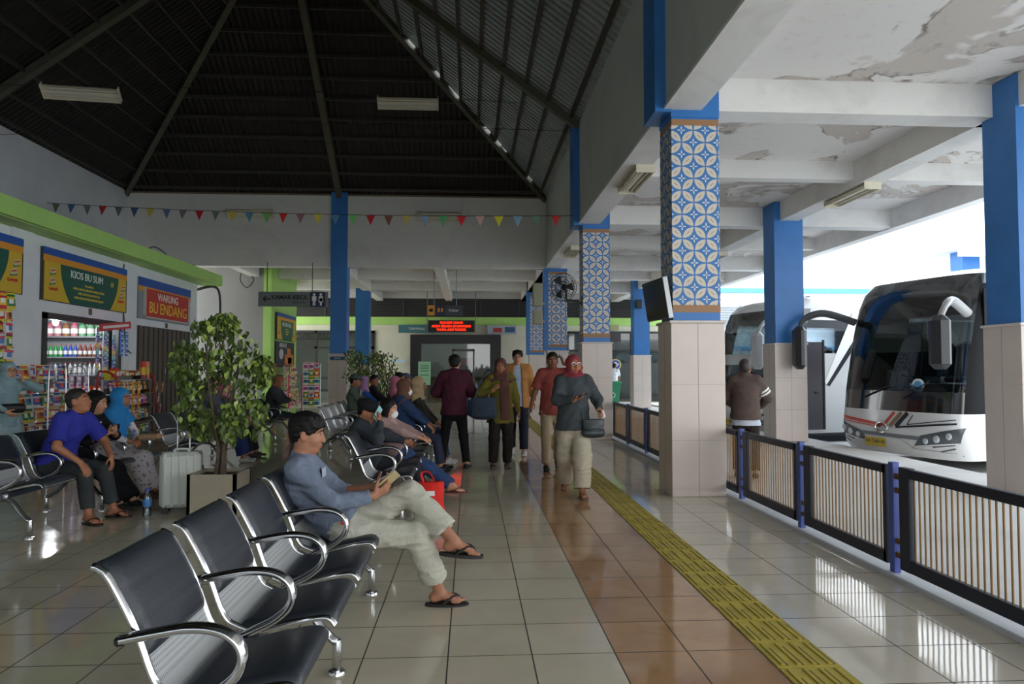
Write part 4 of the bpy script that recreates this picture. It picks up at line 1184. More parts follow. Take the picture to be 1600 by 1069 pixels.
for q, i in enumerate((0, 0, 0, 1, 1, 2, 1, 3, 3, 3)):
    o = place('sweet_jar', jl[i][1], None, (-9.15 + q * .165, 15.1, 2.04)); tag(o, '%s topped sweet jar on the highest shelf inside the lit shop' % jl[i][0], 'jar', '%s jars on the highest shop shelf' % jl[i][0])
for q in range(12):
    c_, n_ = ((36, 120, 66), 'green') if q < 5 else ((170, 60, 40), 'red')
    o = MB().box((0, 0, .085), (.2, .16, .17), 0, None, .006).box((0, -.081, .09), (.14, .003, .07), 1).build('drink_carton', [M(c_, .4), m_ygold if n_ == 'green' else WT])
    o.location = (-8.55 + (q % 5 if q < 5 else (q - 5) % 4) * .215 + (0 if q < 5 else .25), 15.12, .85 if q >= 5 else .4) if q < 9 else (-9.0 + (q - 9) * .215, 15.12, .85)
    tag(o, n_ + ' carton stacked low on the shelves inside the lit shop', 'carton', n_ + ' cartons on the shop shelves')
# counter inside the lit shop and bulb
r = thing('shop_counter', 'low grey counter behind the lit shop opening', 'counter', (-8.0, 13.2, 0))
b = MB(); b.bx(-.3, .3, -.9, .9, 0, .85); b.build('body', M((120, 120, 118), .6), r, smooth=0)
b = MB(); b.bx(-.34, .34, -.94, .94, .85, .89, 0, .006); b.build('top', M((160, 158, 152), .4), r)
r = thing('light_bulb', 'glowing white bulb hanging inside the kiosk opening', 'lamp', (-7.98, 14.1, 2.27))
b = MB(); b.ball((0, 0, 0), (.055, .055, .07)); b.build('bulb', EM((236, 244, 255), 30, 'bulb_glow'), r)
b = MB(); b.cyl((0, 0, .06), (0, 0, .13), .025, n=10); b.cyl((0, 0, .13), (0, 0, 1.35), .005, n=5); b.build('socket', m_black, r)
lp = bpy.data.lights.new('bulb_light', 'POINT'); lp.energy = 32; lp.shadow_soft_size = .07; lp.color = (.93, .97, 1)
lo = bpy.data.objects.new('bulb_light', lp); COL.objects.link(lo); lo.location = (-7.98, 14.1, 2.14)
mb = MB(); mb.bx(-9.35, KX - .15, 11.85, 15.45, 2.9, 2.98); struct('ceiling_kiosk', mb, M((196, 198, 200), .7))
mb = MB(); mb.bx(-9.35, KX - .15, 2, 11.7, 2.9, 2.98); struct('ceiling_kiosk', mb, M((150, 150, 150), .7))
# far snack rack before the lime wall
r = thing('display_rack', 'far snack rack with red posts in front of the lime wall', 'rack', (-5.75, 22.9, 0))
b = MB()
for y in (-.85, .85):
    b.cyl((-.2, y, 0), (-.2, y, 1.55), .02, n=6); b.cyl((.2, y, 0), (.2, y, 1.2), .02, n=6)
b.build('frame', m_redw, r)
for k in range(5):
    z = .15 + k * .27; m_ = MB(); m_.bx(-.2, .2 - .03 * k, -.85, .85, z - .012, z); m_.build('shelf', m_wire, r, smooth=0)
for k in range(5):
    for q in range(8):
        packet(rg.choice((0, 1, 2, 5, 8, 4, 9)), (-5.72 + .1 - .03 * k, 22.9 - .72 + q * .205, .15 + k * .27 + .125), (rg.uniform(-.15, .15), rg.uniform(-.3, 0), rg.uniform(-.3, .3)), 'on the far rack by the lime wall', 1.15)
r = thing('snack_stand', 'narrow white snack stand at the corner beyond the far rack', 'rack', (-5.0, 22.7, 0))
b = MB()
for x_ in (-.27, .27): b.cyl((x_, 0, 0), (x_, 0, 1.55), .014, n=6)
for k in range(7): b.cyl((-.27, 0, .15 + k * .23), (.27, 0, .15 + k * .23), .008, n=6)
b.build('frame', m_wire, r)
for k in range(6):
    for q in range(3):
        packet(rg.choice((1, 5, 0, 8, 2, 9)), (-5.0 - .17 + q * .17, 22.66, 1.46 - k * .23), (0, 0, -PI / 2 + rg.uniform(-.2, .2)), 'on the narrow white stand', 1.05)

# ================================================================== FAR OFFICE FITTINGS
def board(name, label, cat, x, y, z, w, h, mats, bands=(), txt=None, tsz=.1, tm=None, rx=0, th=.03):
    r = thing(name, label, cat, (x, y, z)); r.rotation_euler = (rx, 0, 0)
    b = MB(); b.bx(-w / 2, w / 2, -th / 2, th / 2, -h / 2, h / 2); b.build('panel', mats, r, smooth=0)
    for (c, z0, z1, x0, x1) in bands:
        m_ = MB(); m_.bx(x0 * w, x1 * w, -th / 2 - .004, -th / 2, z0 * h, z1 * h); m_.build('print', M(c, .5), r, smooth=0)
    if txt: lettering('lettering', txt, tsz, tm or m_tw, r, (0, -th / 2 - .005, 0), RF, .002)
    return r
board('name_board', 'pale teal board over the doorway wall beside the display board', 'sign', -2.2, 29.25, 3.02, 1.5, .32, M((70, 120, 130), .5), txt='TERMINAL', tsz=.15)
board('poster', 'pale poster with red print above the office doorway end', 'poster', 1.3, 29.3, 3.0, 1.2, .38, M((170, 180, 190), .5), (((176, 60, 60), -.3, .2, -.3, .0), ((60, 90, 130), -.3, .3, .1, .45)))
board('plate', 'small pale plate on a bracket beside the far bushy trees', 'sign', -2.95, 29.2, 1.7, .55, .13, M((196, 226, 236), .5))
board('window_banner', 'navy banner with yellow print inside the far office window', 'sign', -6.6, 29.7, 2.72, 2.9, .3, M((30, 44, 90), .5), txt='BERSATU MELAYANI', tsz=.24, tm=m_ty)
board('column_plate', 'small blue plate on the dark blue middle pillar', 'sign', -3.62, 19.57, 1.66, .40, .09, M((40, 96, 130), .5), txt='JALUR', tsz=.06)
board('standing_banner', 'pale green standing notice board in the office doorway', 'sign', -1.85, 28.7, 1.2, .5, .95, M((150, 196, 160), .5), (((70, 110, 80), .3, .34, -.35, .35), ((70, 110, 80), .2, .24, -.35, .35), ((70, 110, 80), .08, .12, -.35, .35), ((70, 110, 80), -.1, -.06, -.35, .35)), rx=-.12)
b = MB(); b.cyl((-.2, .03, -.45), (-.24, .1, -1.18), .012, n=6); b.cyl((.2, .03, -.45), (.24, .1, -1.18), .012, n=6); o = b.build('leg', m_black); o.parent = [x for x in bpy.data.objects if x.name == 'standing_banner'][0]
r = thing('cash_machine', 'dark machine cabinet with lit red header behind the office door', 'cabinet', (-.3, 31.2, 0))
b = MB(); b.bx(-.4, .4, -.35, .35, 0, 1.85, 0, .02); b.build('cabinet', M((60, 62, 66), .4), r, smooth=0)
b = MB(); b.bx(-.36, .36, -.37, -.34, 1.6, 1.82); b.build('header', M((196, 90, 70), .5), r, smooth=0)
b = MB(); b.bx(-.3, .3, -.365, -.34, .95, 1.45); b.build('screen', M((110, 150, 160), .3), r, smooth=0)
r = thing('office_counter', 'tan counter front inside the far office', 'counter', (.3, 32.2, 0))
b = MB(); b.bx(-2.2, 2.2, -.3, .3, 0, 1.0); b.build('body', M((170, 140, 104), .5), r, smooth=0)
b = MB(); b.bx(-2.25, 2.25, -.35, .35, 1.0, 1.05); b.build('top', M((200, 196, 186), .3), r, smooth=0)
board('screen', 'flat dark screen on the wall inside the far railing-side office', 'television', 5.9, 29.25, 2.72, .75, .42, M((24, 26, 30), .3))
board('round_emblem_sign', 'small board above the dark screen at the far office', 'sign', 5.9, 29.3, 3.1, .6, .2, M((160, 160, 110), .5))
r = thing('emblem_sticker', 'round blue and gold winged emblem on the far office glass', 'emblem', (6.05, 29.3, 1.55))
b = MB(); b.cyl((0, -.02, 0), (0, 0, 0), .24, n=24); b.build('disc', M((214, 190, 110), .5), r, smooth=0)
b = MB(); b.cyl((0, -.03, 0), (0, -.018, 0), .19, n=24); b.build('disc', M((44, 74, 150), .5), r, smooth=0)
b = MB(); b.box((0, -.035, .02), (.3, .01, .04)); b.box((0, -.035, -.05), (.18, .01, .04)); b.cyl((0, -.04, .04), (0, -.03, .04), .07, n=14); b.build('print', m_tw, r, smooth=0)
r = thing('wheelie_bin', 'green wheeled bin beyond the far end of the railing', 'bin', (4.72, 23.6, 0))
b = MB(); g = []
b.add([(-.2, -.2, .05), (.2, -.2, .05), (.2, .2, .05), (-.2, .2, .05), (-.28, -.28, .88), (.28, -.28, .88), (.28, .28, .88), (-.28, .28, .88)], [(3, 2, 1, 0), (0, 1, 5, 4), (1, 2, 6, 5), (2, 3, 7, 6), (3, 0, 4, 7), (4, 5, 6, 7)])
b.build('body', M((50, 150, 108), .45), r, smooth=0)
b = MB(); b.box((0, 0, .92), (.60, .60, .07), 0, None, .02); b.box((0, .32, .9), (.4, .05, .04)); b.build('lid', M((56, 160, 116), .45), r)
b = MB(); b.tube([(-.08 * math.cos(t * PI / 9) , -.255, .5 + .08 * math.sin(t * PI / 9)) for t in range(18)], .012, 5, closed=True); b.build('recycling_mark', m_tw, r)
for sx in (-.22, .22):
    m_ = MB(); m_.cyl((sx - .025, .2, .08), (sx + .025, .2, .08), .08, n=14); m_.build('wheel', m_black, r)
# ================================================================== PEOPLE: distance-field bodies, one closed surface each
F4 = np.float32
def V3(*a): return np.array(a, dtype=float)
def unit(v):
    n = np.linalg.norm(v); return v / n if n > 1e-9 else v
def perp(u, s):
    s = s - u * np.dot(s, u)
    if np.linalg.norm(s) < 1e-5:
        s = np.cross(u, V3(0, 0, 1)); 
        if np.linalg.norm(s) < 1e-5: s = V3(0, 1, 0)
    return unit(s)

class Field:
    def __init__(s, lo, hi, h):
        s.h = h; s.o = np.array(lo, float); n = np.ceil((np.array(hi) - s.o) / h).astype(int) + 2
        s.n = n; s.D = np.full(tuple(n), .5, F4)
    def _loc(s, lo, hi):
        a = np.clip(np.floor((np.array(lo) - s.o) / s.h).astype(int), 0, s.n - 1); b = np.clip(np.ceil((np.array(hi) - s.o) / s.h).astype(int) + 1, 1, s.n)
        sl = tuple(slice(int(a[i]), int(b[i])) for i in range(3))
        c = [(s.o[i] + s.h * np.arange(a[i], b[i])).astype(F4) for i in range(3)]
        return sl, c[0][:, None, None], c[1][None, :, None], c[2][None, None, :]
    def add(s, prim, k=0.0, off=0.0):
        fn, lo, hi = prim; m = k + off + s.h * 2.5
        sl, X, Y, Z = s._loc(lo - m, hi + m)
        if min(x.stop - x.start for x in sl) <= 0: return s
        b = fn(X, Y, Z) - F4(off); a = s.D[sl]
        if k > 0:
            t = np.clip(.5 + .5 * (a - b) / F4(k), 0, 1); r = a + (b - a) * t - F4(k) * t * (1 - t)
        else: r = np.minimum(a, b)
        s.D[sl] = r; return s
    def sub(s, prim, k=0.0):
        fn, lo, hi = prim; m = k + s.h * 2.5
        sl, X, Y, Z = s._loc(lo - m, hi + m)
        if min(x.stop - x.start for x in sl) <= 0: return s
        b = -fn(X, Y, Z); a = s.D[sl]
        if k > 0:
            t = np.clip(.5 - .5 * (a - b) / F4(k), 0, 1); r = a + (b - a) * (1 - t * 1.0) if False else np.maximum(a, b) + F4(k) * .25 * np.maximum(0, 1 - np.abs(a - b) / F4(k)) ** 2
        else: r = np.maximum(a, b)
        s.D[sl] = r; return s
    def wrinkle(s, amp, seed=0, lam=.11):
        r = np.random.RandomState(seed)
        X, Y, Z = [(s.o[i] + s.h * np.arange(s.n[i])).astype(F4) for i in range(3)]
        X = X[:, None, None]; Y = Y[None, :, None]; Z = Z[None, None, :]
        t = 0
        for i in range(3):
            k = r.normal(size=3); k = k / np.linalg.norm(k) * 2 * PI / (lam * (1 + .35 * i)); ph = r.rand(3) * 6
            wz = (np.sin(Z * F4(k[2] * .7) + F4(ph[1])) * F4(1.2))
            t = t + np.sin(X * F4(k[0]) + Y * F4(k[1]) + Z * F4(k[2]) + wz + F4(ph[0]))
        s.D = s.D + F4(amp / 2) * (np.abs(t) - F4(.8)).astype(F4); return s
    def mesh(s, name, mats):
        D = s.D; S = D < 0
        if not S.any(): return None
        # keep a clear border
        D = D.copy(); D[0] = D[-1] = .1; D[:, 0] = D[:, -1] = .1; D[:, :, 0] = D[:, :, -1] = .1; S = D < 0
        c = np.zeros(tuple(s.n - 1), np.uint8)
        for dx in (0, 1):
            for dy in (0, 1):
                for dz in (0, 1): c += S[dx:s.n[0] - 1 + dx, dy:s.n[1] - 1 + dy, dz:s.n[2] - 1 + dz]
        act = (c > 0) & (c < 8); I, J, K = np.nonzero(act)
        idx = np.full(act.shape, -1, np.int32); idx[I, J, K] = np.arange(len(I))
        vals = {(dx, dy, dz): D[I + dx, J + dy, K + dz] for dx in (0, 1) for dy in (0, 1) for dz in (0, 1)}
        acc = np.zeros((len(I), 3)); cnt = np.zeros(len(I))
        for ax in range(3):
            o1, o2 = [a for a in range(3) if a != ax]
            for p in (0, 1):
                for q in (0, 1):
                    a = [0, 0, 0]; a[o1] = p; a[o2] = q; b = list(a); b[ax] = 1
                    va, vb = vals[tuple(a)], vals[tuple(b)]; m = (va < 0) != (vb < 0)
                    t = np.where(m, va / np.where(m, va - vb, 1), 0)
                    pt = np.zeros((len(I), 3)); pt[:, o1] = p; pt[:, o2] = q; pt[:, ax] = t
                    acc += pt * m[:, None]; cnt += m
        Vv = (np.stack([I, J, K], 1) + acc / cnt[:, None]) * s.h + s.o
        faces = []
        for ax in range(3):
            o1, o2 = (ax + 1) % 3, (ax + 2) % 3
            sl0 = [slice(None)] * 3; sl1 = [slice(None)] * 3; sl0[ax] = slice(0, -1); sl1[ax] = slice(1, None)
            A, B = S[tuple(sl0)], S[tuple(sl1)]; E = np.stack(np.nonzero(A != B), 1)
            if len(E) == 0: continue
            inside = A[E[:, 0], E[:, 1], E[:, 2]]
            def cid(d1, d2):
                q = E.copy(); q[:, o1] += d1; q[:, o2] += d2; return idx[q[:, 0], q[:, 1], q[:, 2]]
            ok = (E[:, o1] > 0) & (E[:, o2] > 0); E = E[ok]; inside = inside[ok]
            f = np.stack([cid(-1, -1), cid(0, -1), cid(0, 0), cid(-1, 0)], 1)
            f[~inside] = f[~inside][:, ::-1]; faces.append(f)
        Fc = np.concatenate(faces); Fc = Fc[(Fc >= 0).all(1)]
        me = bpy.data.meshes.new(name)
        me.vertices.add(len(Vv)); me.vertices.foreach_set('co', Vv.astype(F4).ravel())
        me.loops.add(Fc.size); me.loops.foreach_set('vertex_index', Fc.astype(np.int32).ravel())
        me.polygons.add(len(Fc)); me.polygons.foreach_set('loop_start', np.arange(0, Fc.size, 4, dtype=np.int32))
        me.polygons.foreach_set('use_smooth', np.ones(len(Fc), bool))
        for m in (mats if isinstance(mats, (list, tuple)) else [mats]): me.materials.append(m)
        me.update(calc_edges=True); me.validate()
        return me

def etube(a, b, side, w0, d0, w1=None, d1=None, flat=(False, False)):
    a = np.array(a, float); b = np.array(b, float)
    w1 = w0 if w1 is None else w1; d1 = d0 if d1 is None else d1
    L = np.linalg.norm(b - a); U = unit(b - a) if L > 1e-6 else V3(0, 0, 1); Sd = perp(U, np.array(side, float)); Fd = np.cross(U, Sd)
    r = max(w0, w1, d0, d1)
    def fn(X, Y, Z):
        x, y, z = X - F4(a[0]), Y - F4(a[1]), Z - F4(a[2])
        ax = x * F4(U[0]) + y * F4(U[1]) + z * F4(U[2]); s = x * F4(Sd[0]) + y * F4(Sd[1]) + z * F4(Sd[2]); f = x * F4(Fd[0]) + y * F4(Fd[1]) + z * F4(Fd[2])
        t = np.clip(ax / F4(max(L, 1e-6)), 0, 1); w = F4(w0) + F4(w1 - w0) * t; d = F4(d0) + F4(d1 - d0) * t
        e = ax - t * F4(L)
        if flat[0]: e = np.where(e < 0, 0, e)
        if flat[1]: e = np.where(e > 0, 0, e)
        c = np.minimum(w, d)
        s1 = s / w; f1 = f / d; e1 = e / c
        k0 = np.sqrt(s1 * s1 + f1 * f1 + e1 * e1); k1 = np.sqrt((s1 / w) ** 2 + (f1 / d) ** 2 + (e1 / c) ** 2)
        D = k0 * (k0 - 1) / np.maximum(k1, F4(1e-6)); D = np.where(k0 < 1e-3, -c, D)
        if flat[0]: D = np.maximum(D, -ax)
        if flat[1]: D = np.maximum(D, ax - F4(L))
        return D.astype(F4)
    return fn, np.minimum(a, b) - r, np.maximum(a, b) + r
def ell(c, R, r):
    c = np.array(c, float); R = np.array(R, float); rm = max(r)
    def fn(X, Y, Z):
        x, y, z = X - F4(c[0]), Y - F4(c[1]), Z - F4(c[2])
        q = [(x * F4(R[i][0]) + y * F4(R[i][1]) + z * F4(R[i][2])) / F4(r[i]) for i in range(3)]
        k0 = np.sqrt(q[0] ** 2 + q[1] ** 2 + q[2] ** 2); k1 = np.sqrt((q[0] / F4(r[0])) ** 2 + (q[1] / F4(r[1])) ** 2 + (q[2] / F4(r[2])) ** 2)
        return np.where(k0 < 1e-3, -F4(min(r)), k0 * (k0 - 1) / np.maximum(k1, F4(1e-6))).astype(F4)
    return fn, c - rm, c + rm
def half(p, n, lo, hi):
    n = unit(np.array(n, float)); d = float(np.dot(n, p))
    return (lambda X, Y, Z: (X * F4(n[0]) + Y * F4(n[1]) + Z * F4(n[2]) - F4(d)).astype(F4)), np.array(lo, float), np.array(hi, float)

def ik(a, t, l1, l2, hint):
    d = t - a; L = np.linalg.norm(d)
    if L > (l1 + l2) * .995: t = a + d / L * (l1 + l2) * .995; d = t - a; L = np.linalg.norm(d)
    L = max(L, abs(l1 - l2) + .02)
    u = unit(d); x = (l1 * l1 - l2 * l2 + L * L) / (2 * L); h = math.sqrt(max(0, l1 * l1 - x * x))
    return a + u * x + perp(u, np.array(hint, float)) * h, t

SKIN = {}
def skin(rgb):
    if rgb not in SKIN:
        t = NT('skin'); o = t.obj(); c = col(rgb)
        n = t.ramp(t.noise(o, 18, 3), .3, .7)
        cc = t.mix(n, tuple(x * .88 for x in c[:3]) + (1,), tuple(min(1, x * 1.06) for x in c[:3]) + (1,))
        SKIN[rgb] = t.bsdf(cc, .5, 0, t.bump(t.noise(o, 140, 2), .002, .12), spec=.35)
    return SKIN[rgb]
def cloth(rgb, rough=.85, var=.10, name='cloth', fold=.35):
    key = ('cl', rgb, rough, var, fold)
    if key in _mc: return _mc[key]
    t = NT(name); o = t.obj(); c = col(rgb)
    n = t.ramp(t.noise(o, 9, 4), .3, .7)
    cc = t.mix(n, tuple(x * (1 - var) for x in c[:3]) + (1,), tuple(min(1, x * (1 + var)) for x in c[:3]) + (1,))
    h = t.m('ADD', t.noise(o, 16, 3, .6, dist=1.2), t.m('MULTIPLY', t.noise(o, 420, 1), .05))
    m = t.bsdf(cc, rough, 0, t.bump(h, .02, fold), spec=.2); _mc[key] = m
    return m
def patterned(rgb, rgb2, scale=22):
    t = NT('patterned_cloth'); o = t.obj()
    v = t.n('ShaderNodeTexVoronoi'); v.inputs['Scale'].default_value = scale; t.L(o, v.inputs['Vector'])
    return t.bsdf(t.mix(t.ramp(v.outputs[0], .25, .4), rgb2, rgb), .85, 0, t.bump(t.noise(o, 16, 3), .02, .3), spec=.2)
m_hair = M((17, 15, 14), .58, var=.3, vs=40, bump=.9, bs=110, spec=.3, name='black_hair')
m_hairg = M((62, 58, 55), .5, var=.4, vs=40, bump=.5, bs=130, name='greying_hair')
m_eyew = M((214, 206, 198), .25, name='eye_white'); m_iris = M((24, 16, 12), .15, name='iris')

def rot_y(p):   # forward pitch (positive = nose down / leaning forward) in local x-z plane
    p = math.radians(p); return p
def person(label, loc, rz, H, P, h=.009, group=None):
    """P: pose and clothing. local frame: x forward, y left, z up"""
    S = H / 1.7; rng_ = np.random.RandomState(abs(hash(label)) % 1000 if False else len(label) * 7 % 997)
    root = thing('person', label, 'person', loc, rz, group)
    sit = P.get('sit', False)
    pel = V3(*P.get('pelvis', (0, 0, .50 if sit else .90 * S)))
    l1, l2, l3 = P.get('lean', (0, 0, 0)); tw = math.radians(P.get('twist', 0))
    def upv(a): a = math.radians(a); return V3(math.sin(a), 0, math.cos(a))
    tl = math.radians(P.get('tilt', 0))
    def tlt(v): return V3(v[0], v[1] * math.cos(tl) + v[2] * math.sin(tl), v[2] * math.cos(tl) - v[1] * math.sin(tl))
    U1, U2, U3 = tlt(upv(l1)), tlt(upv(l2)), tlt(upv(l3))
    Lf = V3(0, 1, 0); Ls = V3(-math.sin(tw), math.cos(tw), 0)
    waist = pel + U1 * .16 * S; chest = waist + U2 * .20 * S; shl = chest + U3 * .13 * S; nb = shl + U3 * .05 * S
    wd = P.get('wide', 1.0); sw = P.get('sw', .158) * S
    sh = {'R': shl - Ls * sw - U3 * .012, 'L': shl + Ls * sw - U3 * .012}
    hw = .088 * S
    hip = {'R': pel - Lf * hw - V3(0, 0, .02), 'L': pel + Lf * hw - V3(0, 0, .02)}
    # head frame
    hy, hp = P.get('head', (0, 0)); hr = math.radians(P.get('roll', 0))
    y_, p_ = math.radians(hy), math.radians(hp)
    Hx = V3(math.cos(y_) * math.cos(p_), math.sin(y_) * math.cos(p_), -math.sin(p_)); Hy = V3(-math.sin(y_), math.cos(y_), 0); Hz = np.cross(Hx, Hy)
    Hy, Hz = Hy * math.cos(hr) + Hz * math.sin(hr), Hz * math.cos(hr) - Hy * math.sin(hr)
    u = P.get('hs', 1.0) * (.55 + .45 * S)
    hn = P.get('neck', .125)
    hc = nb + (U3 * .35 + Hz * .65) * hn * S + Hx * .018
    HR = [Hx, Hy, Hz]
    def hp_(x, y, z): return hc + (Hx * x + Hy * y + Hz * z) * u
    # arms
    la, lf = .285 * S, .245 * S
    W = {}; E_ = {}
    for sd in 'RL':
        sg = -1 if sd == 'R' else 1
        t = np.array(P.get('hands', {}).get(sd, (.03, sg * .24, (pel[2] - .05 * S)))); hint = P.get('elbow', {}).get(sd, (-.5, sg * .7, -.4))
        E_[sd], W[sd] = ik(sh[sd], t, la, lf, hint)
    tl_, sl_ = .425 * S, .40 * S
    K = {}; A = {}
    for sd in 'RL':
        sg = -1 if sd == 'R' else 1
        t = np.array(P.get('feet', {}).get(sd, (.42 if sit else 0.02, sg * .10, .075))); hint = P.get('knee', {}).get(sd, (.6, 0, .8) if sit else (1, sg * .05, 0))
        K[sd], A[sd] = ik(hip[sd], t, tl_, sl_, hint)
    allp = [pel, nb, hc + V3(0, 0, .16), hc - V3(0, 0, .0)] + list(W.values()) + list(E_.values()) + list(K.values()) + list(A.values())
    lo = np.min(allp, 0) - .24; hi = np.max(allp, 0) + .24; lo[2] = max(lo[2], -.03)
    # ---------------- torso primitives shared by body and garments
    def torso(o=0.0, hem=None):
        q = []
        g = wd
        base = pel - U1 * .05 * S
        q.append((etube(base, waist, Lf, .150 * S * g + o, .108 * S * g + o, .136 * S * g + o, .102 * S * g + o), .03))
        q.append((etube(waist, chest, Ls, .136 * S * g + o, .102 * S * g + o, .150 * S * g + o, .112 * S * g + o), .04))
        q.append((etube(chest, shl - U3 * .015, Ls, .150 * S * g + o, .112 * S * g + o, .125 * S + o, .068 * S + o), .05))
        q.append((etube(sh['R'] + Ls * .03, sh['L'] - Ls * .03, U3, .052 * S + o, .056 * S + o), .04))
        q.append((etube(shl - U3 * .01, nb + U3 * .01, Ls, .085 * S + o * .6, .06 * S + o * .6, .058 * S + o * .4, .056 * S + o * .4), .04))
        return q
    def arm(sd, o=0.0, to=1.0, o2=None, flat=True):
        o2 = o if o2 is None else o2; q = [(etube(sh[sd], E_[sd], V3(0, 0, 1), .050 * S + o, .050 * S + o, .041 * S + o, .041 * S + o), .04)]
        return q
    def fore(sd, o, to, o2):
        e = E_[sd] + (W[sd] - E_[sd]) * to
        r1 = .041 * S + (.028 - .041) * S * to
        return (etube(E_[sd], e, V3(0, 0, 1), .041 * S + o, .041 * S + o, r1 + o2, r1 + o2, (False, True)), .025)
    # ---------------- body
    f = Field(lo, hi, h)
    for pr, k in torso(): f.add(pr, k)
    f.add(etube(nb - U3 * .03, hp_(-.012, 0, -.055), Ls, .050 * S, .050 * S, .046 * u, .050 * u), .03)
    rf = max(.0085 * S, h * .78)
    HT = {}
    for sd in 'RL':
        for pr, k in arm(sd): f.add(pr, k)
        f.add(etube(E_[sd], W[sd], V3(0, 0, 1), .041 * S, .041 * S, .026 * S, .026 * S), .02)
        hd = P.get('hand', {}).get(sd, {})
        D = unit(np.array(hd.get('dir', W[sd] - E_[sd]), float)); N = np.array(hd.get('n', (0, 1 if sd == 'R' else -1, 0)), float); N = perp(D, N)
        T = np.cross(D, N) if sd == 'R' else np.cross(N, D)
        cu = hd.get('curl', .55); hs = P.get('hand_s', 1.0) * S
        pb = W[sd] + D * .085 * hs
        f.add(etube(W[sd], pb - D * .008, T, .028 * hs, .021 * hs, .040 * hs, max(.013 * hs, h * .9)), .015)
        for i, (o_, ln) in enumerate(((.031, .074), (.0105, .084), (-.0105, .078), (-.031, .060))):
            p = pb + T * o_ * hs - D * abs(o_) * .25; dd = D + T * o_ * 1.2; dd = unit(dd); ang = 0
            for j, (fr, bd) in enumerate(((.45, .45), (.30, .85), (.25, .6))):
                ang += bd * cu * (1 + .12 * i)
                d2 = unit(dd * math.cos(ang) + N * math.sin(ang)); e = p + d2 * ln * fr * hs
                f.add(etube(p, e, T, rf * (1.05 - .08 * j), rf * (1.05 - .08 * j), rf * (.98 - .08 * j), rf * (.98 - .08 * j)), .004 if j else .008); p = e
        tb = W[sd] + D * .022 * hs + T * .028 * hs + N * .004
        d1 = unit(D * .62 + T * .72 + N * (.25 + .5 * hd.get('thumb', cu) * .6)); t1 = tb + d1 * .042 * hs
        d2 = unit(D * .9 + T * .15 + N * (.3 + .6 * hd.get('thumb', cu))); t2 = t1 + d2 * .032 * hs
        f.add(etube(tb, t1, N, rf * 1.35, rf * 1.35, rf * 1.12, rf * 1.12), .010); f.add(etube(t1, t2, N, rf * 1.12, rf * 1.12, rf * .95, rf * .95), .004)
        HT[sd] = (W[sd], D, N, T)
    FT = {}
    for sd in 'RL':
        f.add(etube(hip[sd], K[sd], Lf, .078 * S, .078 * S, .054 * S, .054 * S), .05)
        f.add(etube(K[sd], A[sd], Lf, .054 * S, .054 * S, .034 * S, .034 * S), .025)
        cb = K[sd] + (A[sd] - K[sd]) * .3; bk = perp(unit(A[sd] - K[sd]), -V3(1, 0, 0)); f.add(ell(cb + bk * .014, [unit(A[sd] - K[sd]), bk, Lf], (.11 * S, .048 * S, .046 * S)), .03)
        fy, fp = P.get('foot', {}).get(sd, (0, 0)); fy, fp = math.radians(fy), math.radians(fp)
        Fd = V3(math.cos(fy) * math.cos(fp), math.sin(fy) * math.cos(fp), -math.sin(fp)); Fs = V3(-math.sin(fy), math.cos(fy), 0); Fu = np.cross(Fd, Fs)
        FT[sd] = (A[sd], Fd, Fs, Fu)
        if any(g_[0] == 'shoes' for g_ in P.get('wear', [])): f.add(ell(A[sd] - Fu * .02 * S, [Fd, Fs, Fu], (.036 * S, .032 * S, .034 * S)), .02)
        else:
            a = A[sd]
            f.add(ell(a - Fd * .028 * S - Fu * .038 * S, [Fd, Fs, Fu], (.038 * S, .033 * S, .032 * S)), .02)
            f.add(etube(a - Fu * .018 * S, a + Fd * .115 * S - Fu * .052 * S, Fs, .034 * S, .032 * S, .044 * S, .019 * S), .02)
            for i in range(5):
                o_ = (-.033 + .0165 * i) * (1 if sd == 'L' else -1); ln = (.036, .042, .046, .048, .056)[i] if True else 0
                rr = max((.0085, .009, .0095, .010, .0135)[i] * S, h * .75)
                # big toe on the inner side
                o2 = -o_
                p0 = a + Fd * (.10 - .010 * (4 - i) * .5) * S - Fu * .060 * S + Fs * o2 * S; p1 = p0 + Fd * ln * S - Fu * .004 * S
                f.add(etube(p0, p1, Fs, rr, rr, rr * .95, rr * .9), .006)
    # head
    m_ = P.get('fat', 1.0)
    f.add(ell(hp_(-.014, 0, .034), HR, (.094 * u, .076 * u, .086 * u)), .03)
    f.add(ell(hp_(.020, 0, -.030), HR, (.068 * u, .061 * u * m_, .080 * u)), .03)
    f.add(ell(hp_(.052, 0, -.088), HR, (.030 * u, .032 * u, .022 * u)), .022)
    f.add(ell(hp_(.0, 0, -.070), HR, (.055 * u, .054 * u * m_, .03 * u)), .03)
    for sg in (-1, 1):
        f.add(ell(hp_(.056, sg * .036, -.030), HR, (.026 * u, .024 * u, .028 * u)), .02)
        f.add(ell(hp_(.070, sg * .030, .030), HR, (.016 * u, .026 * u, .009 * u)), .014)
        f.sub(ell(hp_(.094, sg * .031, .010), HR, (.016 * u, .017 * u, .010 * u)), .012)
        f.add(ell(hp_(-.006, sg * .075, -.008), [unit(Hx - Hy * sg * .5), unit(Hy + Hx * .5 * sg), Hz], (.021 * u, max(.008 * u, h * .8), .032 * u)), .006)
        if h < .008: f.sub(ell(hp_(.002, sg * .086, -.004), [unit(Hx - Hy * sg * .5), unit(Hy + Hx * .5 * sg), Hz], (.011 * u, .006 * u, .019 * u)), .004)
    f.add(etube(hp_(.080, 0, .018), hp_(.103, 0, -.024), Hy, .009 * u, .009 * u, .012 * u, .012 * u), .012)
    f.add(ell(hp_(.097, 0, -.030), HR, (.013 * u, .019 * u, .010 * u)), .008)
    f.add(ell(hp_(.082, 0, -.058), HR, (.015 * u, .024 * u, .010 * u)), .008)
